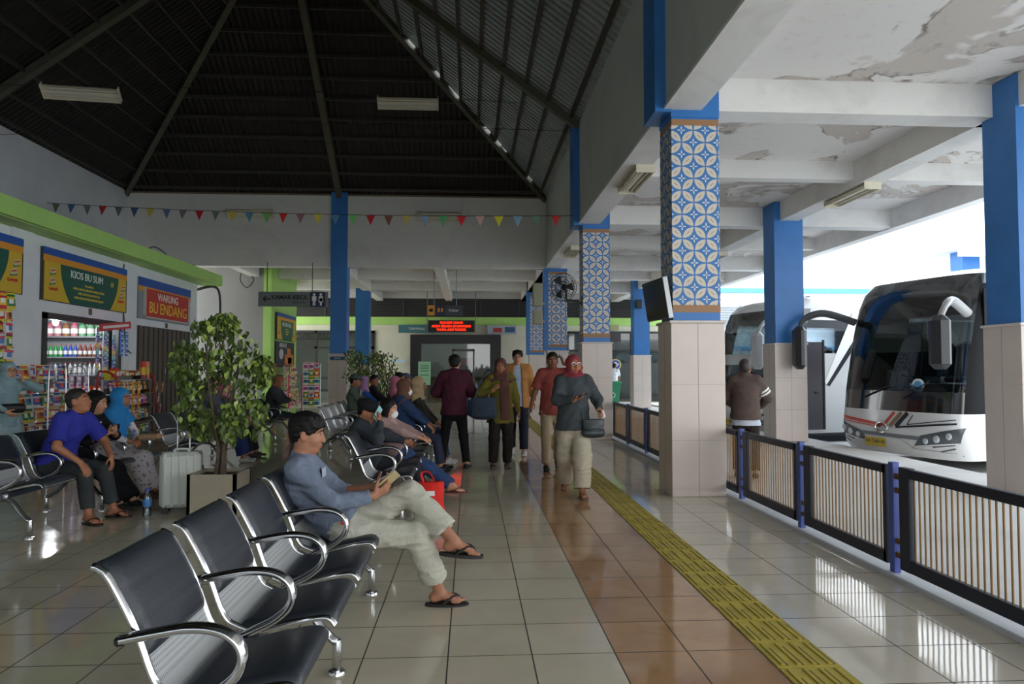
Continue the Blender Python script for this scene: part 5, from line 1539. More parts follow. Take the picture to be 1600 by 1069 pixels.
    f.add(ell(hp_(.080, 0, -.071), HR, (.014 * u, .021 * u, .008 * u)), .007)
    sk = skin(P.get('skin', (164, 116, 88)))
    bod = place('body', f.mesh('body', sk), root)
    # face details
    if not P.get('noface'):
        for sg in (-1, 1):
            c = hp_(.0765, sg * .031, .009); b = MB()
            Rm_ = Matrix([list(Hx), list(Hy), list(Hz)]).transposed()
            c = c - Hx * .004 * u; b.ball(c, (.0095 * u, .0125 * u, .0055 * u), 0, 10, 8, Rm_); b.ball(c + Hx * .0060 * u, (.0050 * u, .0055 * u, .0053 * u), 1, 8, 6, Rm_)
            b.build('eye', [m_eyew, m_iris], root)
            b = MB(); b.tube(smoothpath([tuple(hp_(.088, sg * .013, .031)), tuple(hp_(.0870, sg * .032, .035)), tuple(hp_(.072, sg * .052, .028))], 4), .0036 * u, 6); b.build('eyebrow', m_hair, root)
        if not P.get('mask'):
            b = MB(); Rm_ = Matrix([list(Hx), list(Hy), list(Hz)]).transposed()
            b.ball(hp_(.0905, 0, -.0595), (.008 * u, .021 * u, .0055 * u), 0, 12, 6, Rm_); b.ball(hp_(.0885, 0, -.0695), (.008 * u, .018 * u, .006 * u), 0, 12, 6, Rm_)
            lc = tuple(int(x * k) for x, k in zip(P.get('skin', (164, 116, 88)), (.92, .70, .70))); b.build('lips', M(lc, .4, name='lips'), root)
        if P.get('moustache'):
            b = MB(); b.tube(smoothpath([tuple(hp_(.086, .024, -.055)), tuple(hp_(.098, 0, -.047)), tuple(hp_(.086, -.024, -.055))], 4), .005 * u, 6); b.build('moustache', m_hair, root)
    # ---------------- garments
    def fin(fd, name, mat, wr=.003, seed=1, lam=.11):
        if wr: fd.wrinkle(wr, seed, lam)
        me = fd.mesh(name, mat)
        return place(name, me, root) if me else None
    for gi, g in enumerate(P.get('wear', [])):
        ty = g[0]; mat = g[1]; o = g[2] if len(g) > 2 else {}
        fd = Field(lo, hi, h)
        if ty in ('shirt', 'jacket', 'tunic', 'polo', 'sweatshirt'):
            off = o.get('off', .014); hem = o.get('hem', .10) * S; sl = o.get('sleeve', 1.0); cu = o.get('cuff', .008)
            for pr, k in torso(off): fd.add(pr, k)
            if hem > 0:
                hemo = o.get('flare', .016)
                if sit: fd.add(etube(pel - U1 * .05, waist, Lf, .168 * S * wd + off + .022, .132 * S * wd + off + .022, .14 * S * wd + off, .105 * S * wd + off), .03)
                else: fd.add(etube(pel - V3(0, 0, hem), waist, Lf, .162 * S * wd + off + hemo, .120 * S * wd + off + hemo, .138 * S * wd + off, .104 * S * wd + off, (True, False)), .03)
            if not sit: fd.sub(half(pel - V3(0, 0, hem), (0, 0, 1), lo, hi))
            else: fd.sub(half(pel + U1 * .005 + V3(.02, 0, 0), U1 * .8 - V3(.25, 0, 0), lo, hi), .01)
            for sd in 'RL':
                s_ = sl if not isinstance(sl, dict) else sl[sd]
                if s_ > .5:
                    for pr, k in arm(sd, off): fd.add(pr, k)
                    fd.add(fore(sd, off, min(1.0, (s_ - .5) * 2) * .98, cu)[0], .025)
                elif s_ > 0:
                    e = sh[sd] + (E_[sd] - sh[sd]) * s_ * 2
                    fd.add(etube(sh[sd], e, V3(0, 0, 1), .052 * S + off, .052 * S + off, .05 * S + off * 1.3, .05 * S + off * 1.3, (False, True)), .04)
            # neckline
            fd.sub(ell(nb + U3 * .055 + Hx * .02, [V3(1, 0, 0), V3(0, 1, 0), V3(0, 0, 1)], (.062 * S, .062 * S, .05 * S)), .01)
            if o.get('open'):
                w_ = o['open']; fd.sub(etube(nb + V3(.14, 0, .02), pel + V3(.17, 0, -.2), Lf, w_ * .7, .11, w_, .12), .01)
            me = fin(fd, ty, mat, o.get('wr', .004), gi + 3, o.get('lam', .12))
            if o.get('collar'):
                b = MB(); ring = [nb + U3 * (.015 + .012 * math.cos(t * PI / 10)) + Ls * .060 * S * math.sin(t * PI / 10) + np.cross(Ls, U3) * .060 * S * math.cos(t * PI / 10) for t in range(20)]
                b.tube([tuple(p) for p in ring], .012, 6, closed=True, flat=(1, .6)); b.build('collar', o['collar'], root)
        elif ty in ('trousers', 'leggings'):
            off = o.get('off', .014); hemr = o.get('hem', .055) * S; kr = o.get('kn', .066) * S; end = o.get('end', .93)
            oh = min(off, .016); fd.add(etube(pel - U1 * .06 * S, pel + U1 * .10 * S, Lf, .152 * S * wd + oh, .112 * S * wd + oh, .140 * S * wd + oh * .8, .106 * S * wd + oh * .8), .03)
            for sd in 'RL':
                fd.add(etube(hip[sd], K[sd], Lf, .080 * S + oh, .080 * S + oh, kr, kr), .05)
                e = K[sd] + (A[sd] - K[sd]) * end
                fd.add(etube(K[sd], e, Lf, kr, kr, hemr, hemr * 1.05, (False, True)), .025)
            fin(fd, 'trousers', mat, o.get('wr', .004), gi + 5, o.get('lam', .13))
        elif ty == 'skirt':
            off = o.get('off', .02); hemw = o.get('hem', .2) * S
            fd.add(etube(pel - U1 * .06 * S, pel + U1 * .09 * S, Lf, .155 * S * wd + off, .115 * S * wd + off, .140 * S * wd + off, .105 * S * wd + off), .03)
            for sd in 'RL':
                fd.add(etube(hip[sd], K[sd], Lf, .09 * S + off, .085 * S + off, .08 * S + off, .075 * S + off), .09)
            mk = (K['R'] + K['L']) / 2; ma = (A['R'] + A['L']) / 2 + V3(0, 0, .0)
            fd.add(etube((hip['R'] + hip['L']) / 2, mk, Lf, .16 * S + off, .09 * S, .155 * S + off, .08 * S + off), .05)
            fd.add(etube(mk, mk + (ma - mk) * .98, Lf, .15 * S + off, .08 * S + off, hemw, .12 * S + off, (False, True)), .05)
            fin(fd, 'skirt', mat, o.get('wr', .006), gi + 6, .14)
        elif ty == 'hijab':
            ln = o.get('len', .22) * S; wdt = o.get('w', .19) * S
            fd.add(ell(hp_(-.016, 0, .036), HR, (.107 * u, .089 * u, .099 * u)), .02)
            fd.add(ell(hp_(.012, 0, -.045), HR, (.088 * u, .080 * u, .090 * u)), .03)
            fd.add(etube(hp_(-.01, 0, -.06), nb + U3 * .0, Ls, .078 * u, .075 * u, .105 * S, .088 * S), .03)
            if ln > 0:
                fd.add(etube(nb, nb - U3 * ln + np.cross(Ls, U3) * .02, Ls, .11 * S, .085 * S, wdt, o.get('d', .135) * S, (False, True)), .05)
                for sd in 'RL': fd.add(etube(sh[sd], sh[sd] + (E_[sd] - sh[sd]) * min(.8, ln * 1.6), V3(1, 0, 0), .074 * S, .072 * S, .094 * S, .092 * S, (False, True)), .05)
            fd.sub(ell(hp_(.100, 0, -.012), HR, (.062 * u, .056 * u, .084 * u)), .012)
            fin(fd, 'headscarf', mat, o.get('wr', .004), gi + 7, .09)
            if o.get('scarf'):
                fd = Field(lo, hi, h); F_ = np.cross(Ls, U3)
                fd.add(etube(nb + F_ * .07 + Ls * .05, chest + F_ * .135 + Ls * .045, Ls, .05, .025, .075, .02), .02)
                fd.add(etube(chest + F_ * .135 + Ls * .045, pel + F_ * .155 + Ls * .06 - V3(0, 0, .12), Ls, .075, .02, .07, .018, (False, True)), .02)
                fd.add(etube(nb + F_ * .06 - Ls * .06, nb + F_ * .085 + Ls * .06 - U3 * .03, U3, .05, .04, .05, .04), .03)
                fin(fd, 'scarf', mat, .004, 3, .08)
        elif ty == 'hair':
            st = o.get('style', 'short')
            fd.add(ell(hp_(-.020, 0, .046), HR, (.099 * u, .083 * u, .086 * u)), .02)
            fd.add(ell(hp_(-.050, 0, .0), HR, (.062 * u, .070 * u, .070 * u)), .02)
            if st == 'mop':
                fd.add(ell(hp_(-.012, 0, .056), HR, (.104 * u, .087 * u, .080 * u)), .02)
                for q_ in range(7): a_ = -1.3 + q_ * .43; fd.add(etube(hp_(.05 * math.cos(a_), .06 * math.sin(a_), .105), hp_(.092 * math.cos(a_ * .8), .078 * math.sin(a_ * .9), .052), Hy, .026 * u, .014 * u, .016 * u, .010 * u), .012)
                for sg in (-1, 1): fd.add(etube(hp_(.028, sg * .074, .05), hp_(.022, sg * .075, .008), Hx, .022 * u, .010 * u, .012 * u, .008 * u), .01)
            if st == 'bob':
                fd.add(etube(hp_(-.045, 0, .03), hp_(-.06, 0, -.135), Hy, .090 * u, .062 * u, .080 * u, .05 * u, (False, True)), .03)
                for sg in (-1, 1): fd.add(etube(hp_(.0, sg * .070, .05), hp_(-.005, sg * .074, -.12), Hx, .045 * u, .022 * u, .035 * u, .018 * u), .02)
            fd.sub(ell(hp_(.088, 0, -.035), HR, (.082 * u, .072 * u if st != 'bob' else .058 * u, .098 * u)), .010)
            if st == 'short':
                for sg in (-1, 1): fd.sub(ell(hp_(-.004, sg * .085, -.03), HR, (.03 * u, .022 * u, .042 * u)), .008)
            if st == 'mop':
                for sg in (-1, 1): fd.sub(ell(hp_(-.008, sg * .085, -.022), HR, (.026 * u, .020 * u, .042 * u)), .006)
            fd.sub(half(hp_(-.04, 0, -.055 if st != 'bob' else -.3), -Hz - Hx * .25, lo, hi) if False else ell(hp_(-.02, 0, -.115), HR, (.1 * u, .1 * u, .05 * u)), .01) if st != 'bob' else None
            fd.wrinkle(.006 if st == 'mop' else .004, 4, .028)
            fin(fd, 'hair', mat, 0)
        elif ty == 'cap':
            fd.add(ell(hp_(-.016, 0, .045), HR, (.108 * u, .090 * u, .092 * u)), .0)
            fd.sub(half(hp_(0, 0, o.get('low', .042)), Hz * 1.0 + Hx * .12, lo, hi) if False else (lambda fn_: fn_)(half(hp_(0, 0, o.get('low', .042)), Hz, lo, hi)), .0)
            if not o.get('nobrim'): fd.add(etube(hp_(.075, 0, .050), hp_(.155, 0, .038), Hy, .070 * u, .008, .058 * u, .007), .012)
            fin(fd, 'cap', mat, 0)
        elif ty == 'beret':
            fd.add(ell(hp_(-.02, 0, .060), HR, (.115 * u, .10 * u, .075 * u)), 0); fd.add(etube(hp_(-.02, 0, .03), hp_(-.02, 0, .10), Hy, .098 * u, .108 * u, .108 * u, .12 * u, (True, True)), .02)
            fd.sub(half(hp_(0, 0, .02), Hz, lo, hi)); fin(fd, 'cap', mat, 0)
        elif ty == 'mask':
            fd.add(ell(hp_(.055, 0, -.055), HR, (.056 * u, .058 * u, .052 * u)), .0); fd.add(ell(hp_(.09, 0, -.035), HR, (.025 * u, .025 * u, .03 * u)), .02)
            fd.sub(ell(hp_(-.02, 0, -.03), HR, (.075 * u, .2 * u, .2 * u)), .0); fin(fd, 'face_mask', mat, 0)
            b = MB()
            for sg in (-1, 1): b.tube([tuple(hp_(.05, sg * .062, -.045)), tuple(hp_(.0, sg * .082, -.01))], .002, 5)
            b.build('mask_strap', mat, root)
        elif ty == 'shoes':
            for sd in 'RL':
                a, Fd, Fs, Fu = FT[sd]; fd = Field(a - .24, a + .24, h)
                fd.add(etube(a - Fd * .035 * S - Fu * .052 * S, a + Fd * .15 * S - Fu * .056 * S, Fs, .040 * S, .030 * S, .046 * S, .024 * S), .02)
                fd.add(etube(a - Fu * .045 * S - Fd * .01, a + Fd * .05 * S - Fu * .035 * S, Fs, .042 * S, .045 * S, .042 * S, .030 * S), .02)
                fd.sub(half(a - Fu * .077 * S, Fu, a - .24, a + .24)); fin(fd, 'shoe', mat, 0)
        elif ty == 'sandals':
            for sd in 'RL':
                a, Fd, Fs, Fu = FT[sd]; sg = 1 if sd == 'L' else -1; b = MB()
                out = []
                for t in range(28):
                    th = 2 * PI * t / 28; x = .050 + .135 * math.cos(th); wv = (.046 + .012 * math.cos(th)) * math.sin(th); out.append((x * S, wv * S))
                b.prism(out, a - Fu * .094 * S, Fd, Fs, Fu, .019 * S); so_ = b.build('sandal', mat, root, smooth=30)
                b = MB()
                for s2 in (-1, 1):
                    b.tube(smoothpath([tuple(a + Fd * .02 * S + Fs * .044 * s2 * S - Fu * .075 * S), tuple(a + Fd * .06 * S + Fs * .043 * s2 * S - Fu * .040 * S), tuple(a + Fd * .095 * S + Fs * .018 * s2 * S - Fu * .026 * S), tuple(a + Fd * .128 * S - Fs * .012 * sg * S - Fu * .045 * S), tuple(a + Fd * .132 * S - Fs * .012 * sg * S - Fu * .075 * S)], 4), .0085 * S, 7, flat=(1, .6))
                st_ = b.build('strap', mat, so_)
        elif ty == 'glasses':
            b = MB()
            for sg in (-1, 1):
                b.tube([tuple(hp_(.100 - .004 * abs(math.sin(t)), sg * .033 + .023 * math.cos(t * PI / 8), .008 + .017 * math.sin(t * PI / 8))) for t in range(16)], .0022, 5, closed=True)
                b.tube([tuple(hp_(.097, sg * .056, .012)), tuple(hp_(.0, sg * .084, .012))], .002, 5)
            b.tube([tuple(hp_(.101, -.010, .012)), tuple(hp_(.101, .010, .012))], .002, 5); b.build('glasses', mat, root)
        elif ty == 'print':      # printed patch on the chest, set on the cloth
            F_ = np.cross(Ls, U3); c = chest + F_ * (.114 * S * wd + o.get('off', .014) + .003) + U3 * o.get('z', .02) + Ls * o.get('y', 0)
            b = MB(); Rm_ = Matrix([list(F_), list(Ls), list(U3)]).transposed(); b.box(tuple(c), (.004, o.get('w', .12), o.get('h', .08)), 0, Rm_); b.build('print', mat, root)
        elif ty == 'belt_bag':
            F_ = V3(1, 0, 0); c = pel + V3(.15, 0, .10); fd.add(etube(c - Lf * .11, c + Lf * .11, V3(0, 0, 1), .06, .05), .0); fin(fd, 'belt_bag', mat, 0)
        elif ty == 'backpack':
            F_ = np.cross(Ls, U3); c = chest - F_ * .19 * S; fd.add(etube(c - U3 * .17, c + U3 * .14, Ls, .13, .09, .12, .08), 0); fin(fd, 'backpack', mat, .004)
        elif ty == 'stripes':
            for sd in o.get('side', 'R'):
                for q_ in range(2):
                    p = sh[sd] + (E_[sd] - sh[sd]) * (.55 + .16 * q_); d_ = unit(E_[sd] - sh[sd]); fd2 = MB()
                    r_ = .049 * S + o.get('off', .02) + .003; fd2.tube([tuple(p - d_ * .012), tuple(p + d_ * .012)], r_, 16, cap=False); fd2.build('sleeve_stripe', mat, root)
    def wp(p):
        c, s_ = math.cos(rz), math.sin(rz); return V3(loc[0] + p[0] * c - p[1] * s_, loc[1] + p[0] * s_ + p[1] * c, loc[2] + p[2])
    return dict(root=root, hand=HT, wp=wp, pel=pel, chest=chest, nb=nb, sh=sh, W=W, E=E_, A=A, K=K, hc=hc, rz=rz)

def phone(label, info, sd, color=(40, 42, 46), shift=(.075, .03, .0), tilt=None, up=None):
    """phone lying against the fingers of a hand"""
    Wp, D, N, T = info['hand'][sd]
    c = Wp + D * shift[0] + N * shift[1] + T * shift[2]
    ex = np.array(up, float) if up is not None else D; ex = unit(ex); ez = perp(ex, N); ey = np.cross(ez, ex)
    rz = info['rz']; cz, sz = math.cos(rz), math.sin(rz)
    R = lambda v: V3(v[0] * cz - v[1] * sz, v[0] * sz + v[1] * cz, v[2])
    ex, ey, ez = R(ex), R(ey), R(ez); c = info['wp'](c)
    r = thing('phone', label, 'phone', tuple(c))
    Rm_ = Matrix([list(ex), list(ey), list(ez)]).transposed()
    b = MB(); b.box((0, 0, 0), (.15, .072, .009), 0, Rm_, .003); b.build('case', M(color, .35), r)
    b = MB(); b.box(tuple(Rm_ @ Vector((0, 0, .0048))), (.14, .066, .001), 0, Rm_); b.build('screen', M((14, 16, 20), .1, spec=.6), r, smooth=0)
    return r
D2 = math.radians
SK1, SK2, SK3 = (168, 118, 92), (166, 112, 82), (198, 148, 118)
hair = ('hair', m_hair)
# ---- man in grey shirt on the nearest bench
fg = person('young man in grey-blue shirt and pale trousers sitting cross-legged with a phone', (-.695, 4.10, 0), 0, 1.58, dict(
    sit=True, wide=.92, sw=.150, pelvis=(0, 0, .485), lean=(-56, -43, -2), head=(0, 8), neck=.138, hs=.97, skin=SK1,
    hands=dict(R=(.155, -.07, .655), L=(.14, .10, .675)), elbow=dict(R=(-.3, -.5, -.8), L=(-.2, .5, -.8)),
    hand=dict(R=dict(dir=(.80, .30, .42), n=(-.35, .55, .5), curl=.75), L=dict(dir=(.85, -.32, .35), n=(-.2, -.6, .6), curl=.8)),
    feet=dict(R=(.52, .06, .085), L=(.605, -.06, .40)), knee=dict(R=(.5, -.1, .9), L=(.45, .1, 1)), foot=dict(R=(3, 2), L=(-3, 4)),
    wear=[('trousers', cloth((182, 180, 166), .85, .05, fold=.5), dict(off=.018, hem=.080, kn=.078, end=.80, wr=.009, lam=.10)),
          ('sweatshirt', cloth((112, 122, 140), .9, .08, fold=.5), dict(off=.014, sleeve=dict(R=.97, L=.62), cuff=.012, wr=.009, lam=.09, hem=.10)),
          ('hair', m_hair, dict(style='mop')), ('sandals', M((34, 32, 32), .6), {}), ('print', M((170, 176, 190), .8), dict(w=.09, h=.05, z=.07, y=.02, off=.014))]), h=.0062)
phone('phone with pale gold back in the hands of the man in grey shirt', fg, 'R', (176, 160, 120), (.105, .028, .015), up=(.75, .1, .66))
o = MB().box((0, 0, 0), (.05, .004, .022), 0, None, .001).build('fabric_tab', M((206, 40, 50), .7)); o.location = (.02, -.175, .53); o.rotation_euler = (0, .1, .2); o.parent = fg['root']

# ---- three people on the bench by the kiosks
bm = person('man in royal blue polo shirt and dark trousers with hands on his knees', (-3.80, 6.74, 0), D2(-14), 1.57, dict(
    sit=True, pelvis=(.03, 0, .505), lean=(14, 26, 30), head=(12, -12), skin=SK2, hs=1.0,
    hands=dict(R=(.42, -.16, .545), L=(.46, .16, .56)), elbow=dict(R=(-.3, -.8, -.2), L=(-.3, .8, -.2)),
    hand=dict(R=dict(dir=(.6, .1, -.75), n=(-.6, .2, -.6), curl=.35), L=dict(dir=(.35, -.1, -.95), n=(-.8, -.3, 0), curl=.55)),
    feet=dict(R=(.50, -.14, .085), L=(.50, .16, .085)), foot=dict(R=(-12, 0), L=(12, 0)),
    wear=[('trousers', cloth((58, 62, 64), .85), dict(off=.016, hem=.062, kn=.074, end=.86)), ('polo', cloth((50, 54, 150), .8), dict(off=.02, sleeve=.42, collar=cloth((24, 26, 32), .8), hem=.12)),
          ('hair', M((34, 32, 31), .6, var=.4, vs=40, bump=.9, bs=110, name='dark_hair'), dict(style='short')), ('sandals', M((40, 28, 24), .6), {})]), h=.0085)
gb = person('girl in black top with white print and long black skirt looking at her phone', (-3.86, 7.22, 0), D2(-8), 1.46, dict(
    sit=True, pelvis=(.0, 0, .50), lean=(12, 20, 24), head=(10, 12), skin=SK3,
    hands=dict(R=(.33, -.02, .74), L=(.34, .08, .74)), elbow=dict(R=(-.2, -.8, -.5), L=(-.2, .8, -.5)), hand=dict(R=dict(n=(-.3, .7, .5), curl=.7), L=dict(n=(-.3, -.7, .5), curl=.7)),
    feet=dict(R=(.52, -.09, .085), L=(.54, .09, .085)),
    wear=[('skirt', cloth((24, 24, 27), .8), dict(hem=.2)), ('shirt', cloth((26, 26, 30), .8), dict(sleeve=.6)), ('print', m_tw, dict(w=.10, h=.10, z=.06, y=-.02)), ('hair', m_hair, dict(style='bob')), ('shoes', M((36, 34, 36), .6), {})]), h=.010)
phone('dark phone in the hands of the girl in black beside the blue polo shirt', gb, 'R')
bh = person('woman in bright blue headscarf and patterned pale sleeves looking aside', (-3.86, 7.74, 0), D2(-4), 1.45, dict(
    sit=True, pelvis=(.03, 0, .50), lean=(10, 14, 18), head=(-6, 2), skin=SK2,
    hands=dict(R=(.30, -.10, .62), L=(.32, .06, .62)), elbow=dict(R=(-.1, -.8, -.5), L=(-.1, .8, -.5)), hand=dict(R=dict(n=(0, .3, -1), curl=.5), L=dict(n=(0, -.3, -1), curl=.5)),
    feet=dict(R=(.50, -.09, .085), L=(.50, .10, .085)),
    wear=[('skirt', patterned((176, 170, 172), (120, 112, 118)), dict(hem=.2)), ('tunic', patterned((206, 200, 204), (150, 140, 150)), dict(sleeve=1.0, off=.004, wr=.002)), ('hijab', cloth((48, 132, 196), .8, fold=.6), dict(len=.36, w=.235, d=.185)), ('shoes', M((80, 60, 50), .6), {})]), h=.010)
# folded package on her lap
o = MB().box((0, 0, .03), (.22, .12, .05), 0, None, .015).build('paper_package', M((186, 150, 112), .7)); o.location = (-3.40, 7.78, .62); tag(o, 'tan paper package on the lap of the woman in blue headscarf', 'package')
# ---- woman standing by the snack stand
tw_ = person('standing woman in pale teal dress and headscarf touching her cheek by the snack stand', (-5.88, 9.35, 0), D2(-28), 1.46, dict(
    lean=(0, 0, 4), head=(4, 4), skin=SK3, hands=dict(R=(.20, -.10, .84), L=(.13, .13, 1.22)), elbow=dict(R=(-.3, -.8, -.2), L=(.3, .9, -.5)),
    hand=dict(L=dict(dir=(-.1, -.2, 1), n=(-.5, -.8, 0), curl=.5)), feet=dict(R=(0, -.09, .075), L=(.03, .1, .075)),
    wear=[('trousers', cloth((150, 170, 176), .85), dict(off=.03, hem=.10, kn=.095)), ('tunic', cloth((128, 154, 160), .85), dict(off=.02, hem=.16)), ('hijab', cloth((132, 160, 168), .8), dict(len=.22, w=.19)), ('glasses', M((40, 30, 30), .3), {}), ('belt_bag', M((24, 24, 26), .5), {}), ('shoes', M((60, 56, 54), .6), {})]), h=.010)

# ---- people walking towards the camera
w1 = person('woman in dark jacket and red headscarf walking with phone and glasses', (1.13, 7.75, 0), D2(-93), 1.54, dict(
    pelvis=(0, 0, .80), lean=(0, 2, 4), head=(14, -6), skin=SK2, wide=1.06, fat=1.06,
    hands=dict(R=(.32, -.02, 1.04), L=(.12, .27, .93)), elbow=dict(R=(-.3, -.9, -.5), L=(-.95, .35, -.2)),
    hand=dict(R=dict(dir=(.35, .75, .25), n=(.1, -.2, 1), curl=.5), L=dict(dir=(.5, .2, -.3), n=(0, -.8, -.5), curl=.8)),
    feet=dict(R=(-.26, -.075, .115), L=(.24, .07, .075)), foot=dict(R=(-6, 28), L=(8, -4)),
    wear=[('trousers', cloth((186, 176, 156), .85, .06, fold=.5), dict(off=.036, hem=.098, kn=.118, end=.94, wr=.008)), ('jacket', cloth((66, 72, 76), .75, .08), dict(off=.028, hem=.11, flare=.022, cuff=.012, wr=.006)),
          ('hijab', cloth((142, 58, 66), .8), dict(len=0.02, w=.13)), ('glasses', M((206, 206, 210), .2, .5), {}), ('sandals', M((120, 96, 80), .6), {})]), h=.0075)
phone('phone held flat before the dark jacket of the woman in red headscarf', w1, 'R', (60, 60, 64), (.10, .025, 0))
w2 = person('man in brick red polo and khaki trousers walking with a hand at his ear', (1.13, 9.75, 0), D2(-92), 1.61, dict(
    lean=(0, 0, 2), head=(0, 4), skin=(140, 92, 68), pelvis=(0, 0, .85),
    hands=dict(R=(.05, -.31, .80), L=(.07, .155, 1.44)), elbow=dict(R=(-.9, -.4, 0), L=(.25, .95, -.3)), hand=dict(L=dict(dir=(-.1, -.25, 1), n=(-.3, -1, 0), curl=.8)),
    feet=dict(R=(.20, -.10, .075), L=(-.18, .09, .10)), foot=dict(L=(0, 22)),
    wear=[('trousers', cloth((168, 150, 124), .85, .06), dict(off=.016, hem=.066, kn=.074, end=.96)), ('polo', cloth((150, 74, 68), .8), dict(off=.022, sleeve=.40, hem=.12, collar=cloth((140, 66, 60), .8))), ('hair', m_hair, dict(style='short')), ('shoes', M((30, 28, 28), .45), {})]), h=.008)
phone('dark phone at the ear of the man in brick red polo', w2, 'L', (30, 30, 32), (.07, .02, 0))
w3 = person('woman in olive tunic with long brown scarf walking with a big bag', (.42, 9.85, 0), D2(-88), 1.53, dict(
    lean=(0, 0, 3), head=(-4, 2), skin=SK2, pelvis=(0, 0, .80),
    hands=dict(R=(.20, -.12, 1.07), L=(.06, .25, .74)), elbow=dict(R=(-.4, -.9, -.4), L=(-.9, .4, 0)), hand=dict(R=dict(dir=(.2, .5, .6), n=(-.5, .6, 0), curl=.8)),
    feet=dict(R=(.06, -.11, .075), L=(.0, .09, .075)),
    wear=[('trousers', cloth((44, 36, 36), .85), dict(off=.018, hem=.072, kn=.082, end=.95)), ('tunic', cloth((112, 106, 46), .85), dict(off=.022, hem=.20, flare=.03)), ('hijab', cloth((98, 66, 60), .8), dict(len=.10, w=.16, scarf=True)), ('shoes', M((84, 72, 60), .6), {})]), h=.0085)
w4 = person('young man in tan jacket and pale blue shirt walking behind the others', (.76, 11.4, 0), D2(-94), 1.68, dict(
    head=(0, 0), skin=SK3, hands=dict(R=(.10, -.28, .88), L=(.02, .27, .84)), elbow=dict(R=(-.9, -.4, 0), L=(-.9, .4, 0)),
    feet=dict(R=(-.16, -.10, .10), L=(.18, .10, .075)), foot=dict(R=(0, 22)),
    wear=[('trousers', cloth((38, 42, 56), .85), dict(off=.016, hem=.070, kn=.076, end=.95)), ('shirt', cloth((176, 192, 216), .8), dict(off=.014, hem=.12)), ('jacket', cloth((172, 120, 68), .8), dict(off=.034, hem=.14, open=.085)), ('hair', m_hair, dict(style='mop')), ('glasses', M((30, 30, 30), .3), {}), ('shoes', M((206, 206, 206), .5), {})]), h=.009)
w5 = person('man in maroon sweatshirt and black trousers seen from the back', (-.22, 9.80, 0), D2(92), 1.57, dict(
    lean=(2, 4, 6), head=(-4, 12), skin=SK3, noface=True, hands=dict(R=(.24, -.10, .98), L=(.24, .10, .98)), elbow=dict(R=(-.4, -.8, -.3), L=(-.4, .8, -.3)),
    feet=dict(R=(.02, -.17, .075), L=(.0, .17, .075)), foot=dict(R=(-15, 0), L=(15, 0)),
    wear=[('trousers', cloth((26, 26, 28), .85), dict(off=.014, hem=.060, kn=.070, end=.97)), ('sweatshirt', cloth((76, 34, 48), .85), dict(off=.030, hem=.10, wr=.006)), ('hair', m_hair, dict(style='mop')), ('shoes', M((28, 28, 28), .5), {})]), h=.008)
w6 = person('man in brown jacket with striped sleeve standing outside the railing, back turned', (3.46, 8.75, 0), D2(66), 1.50, dict(
    lean=(0, 2, 4), head=(0, 4), skin=SK2, noface=True, hs=.96, wide=1.04, hands=dict(R=(.22, -.16, .86), L=(.20, .14, .86)), elbow=dict(R=(-.4, -.95, .1), L=(-.4, .9, 0)),
    feet=dict(R=(0, -.11, .075), L=(.02, .11, .075)),
    wear=[('trousers', cloth((52, 44, 40), .85), dict(off=.016, hem=.07, kn=.076)), ('shirt', cloth((196, 202, 214), .8), dict(off=.018, hem=.15)), ('jacket', cloth((92, 78, 72), .8), dict(off=.034, hem=.07, wr=.006)), ('stripes', m_tw, dict(side='R', off=.034)), ('hair', m_hairg, dict(style='short')), ('shoes', M((40, 36, 34), .5), {})]), h=.009)

# ---- people seated along the walkway benches
def seated(label, x, y, H, wear, head=(0, 6), rz=0, skin_=SK2, h=.0105, lean=(-8, -4, 2), hands=None, elbow=None, hand=None, feet=None, **kw):
    P = dict(sit=True, pelvis=(0, 0, .52), lean=lean, head=head, skin=skin_, wear=wear, hands=hands or dict(R=(.30, -.09, .60), L=(.32, .09, .60)), elbow=elbow or dict(R=(-.2, -.8, -.5), L=(-.2, .8, -.5)), hand=hand or dict(R=dict(n=(0, .4, -1), curl=.5), L=dict(n=(0, -.4, -1), curl=.5)),
             feet=feet or dict(R=(.44, -.10, .08), L=(.46, .10, .08)))
    P.update(kw)
    return person(label, (x, y, 0), rz, H, P, h)
pt = cloth((40, 40, 46), .85); dn_ = cloth((52, 72, 112), .85, .12)
c1 = seated('person in flat black cap and dark hooded jacket raising a hand to the face', -.88, 6.98, 1.42, [('trousers', pt, {}), ('jacket', cloth((58, 62, 68), .85, .2), dict(off=.03, wr=.007)), ('beret', cloth((26, 26, 28), .8), {}), ('hair', m_hair, {}), ('shoes', m_black, {})],
       pelvis=(0, 0, .475), lean=(-48, -30, 8), head=(-16, 22), hands=dict(R=(.02, -.12, .86), L=(.32, .09, .62)), elbow=dict(R=(.4, -.7, -.6), L=(-.2, .8, -.5)), hand=dict(R=dict(dir=(-.1, .35, .9), n=(-.8, .3, 0), curl=.6)), h=.008)
phone('phone with pale blue case held up by the person in flat black cap', c1, 'R', (150, 200, 206), (.09, .02, 0), up=(.3, .6, .75))
c2 = seated('woman with dark bobbed hair, white face mask and mauve jacket', -.74, 7.60, 1.34, [('trousers', dn_, dict(off=.02, hem=.07, kn=.08)), ('jacket', cloth((158, 132, 128), .85), dict(off=.022)), ('hair', m_hair, dict(style='bob')), ('mask', M((226, 228, 230), .7), {}), ('sandals', M((120, 60, 54), .6), {})],
       pelvis=(0, 0, .475), lean=(-46, -28, 4), head=(-4, 8), rz=D2(-14), mask=True, skin_=SK3, hands=dict(R=(.30, -.04, .62), L=(.31, .06, .62)), feet=dict(R=(.72, -.05, .08), L=(.66, .10, .08)), h=.008)
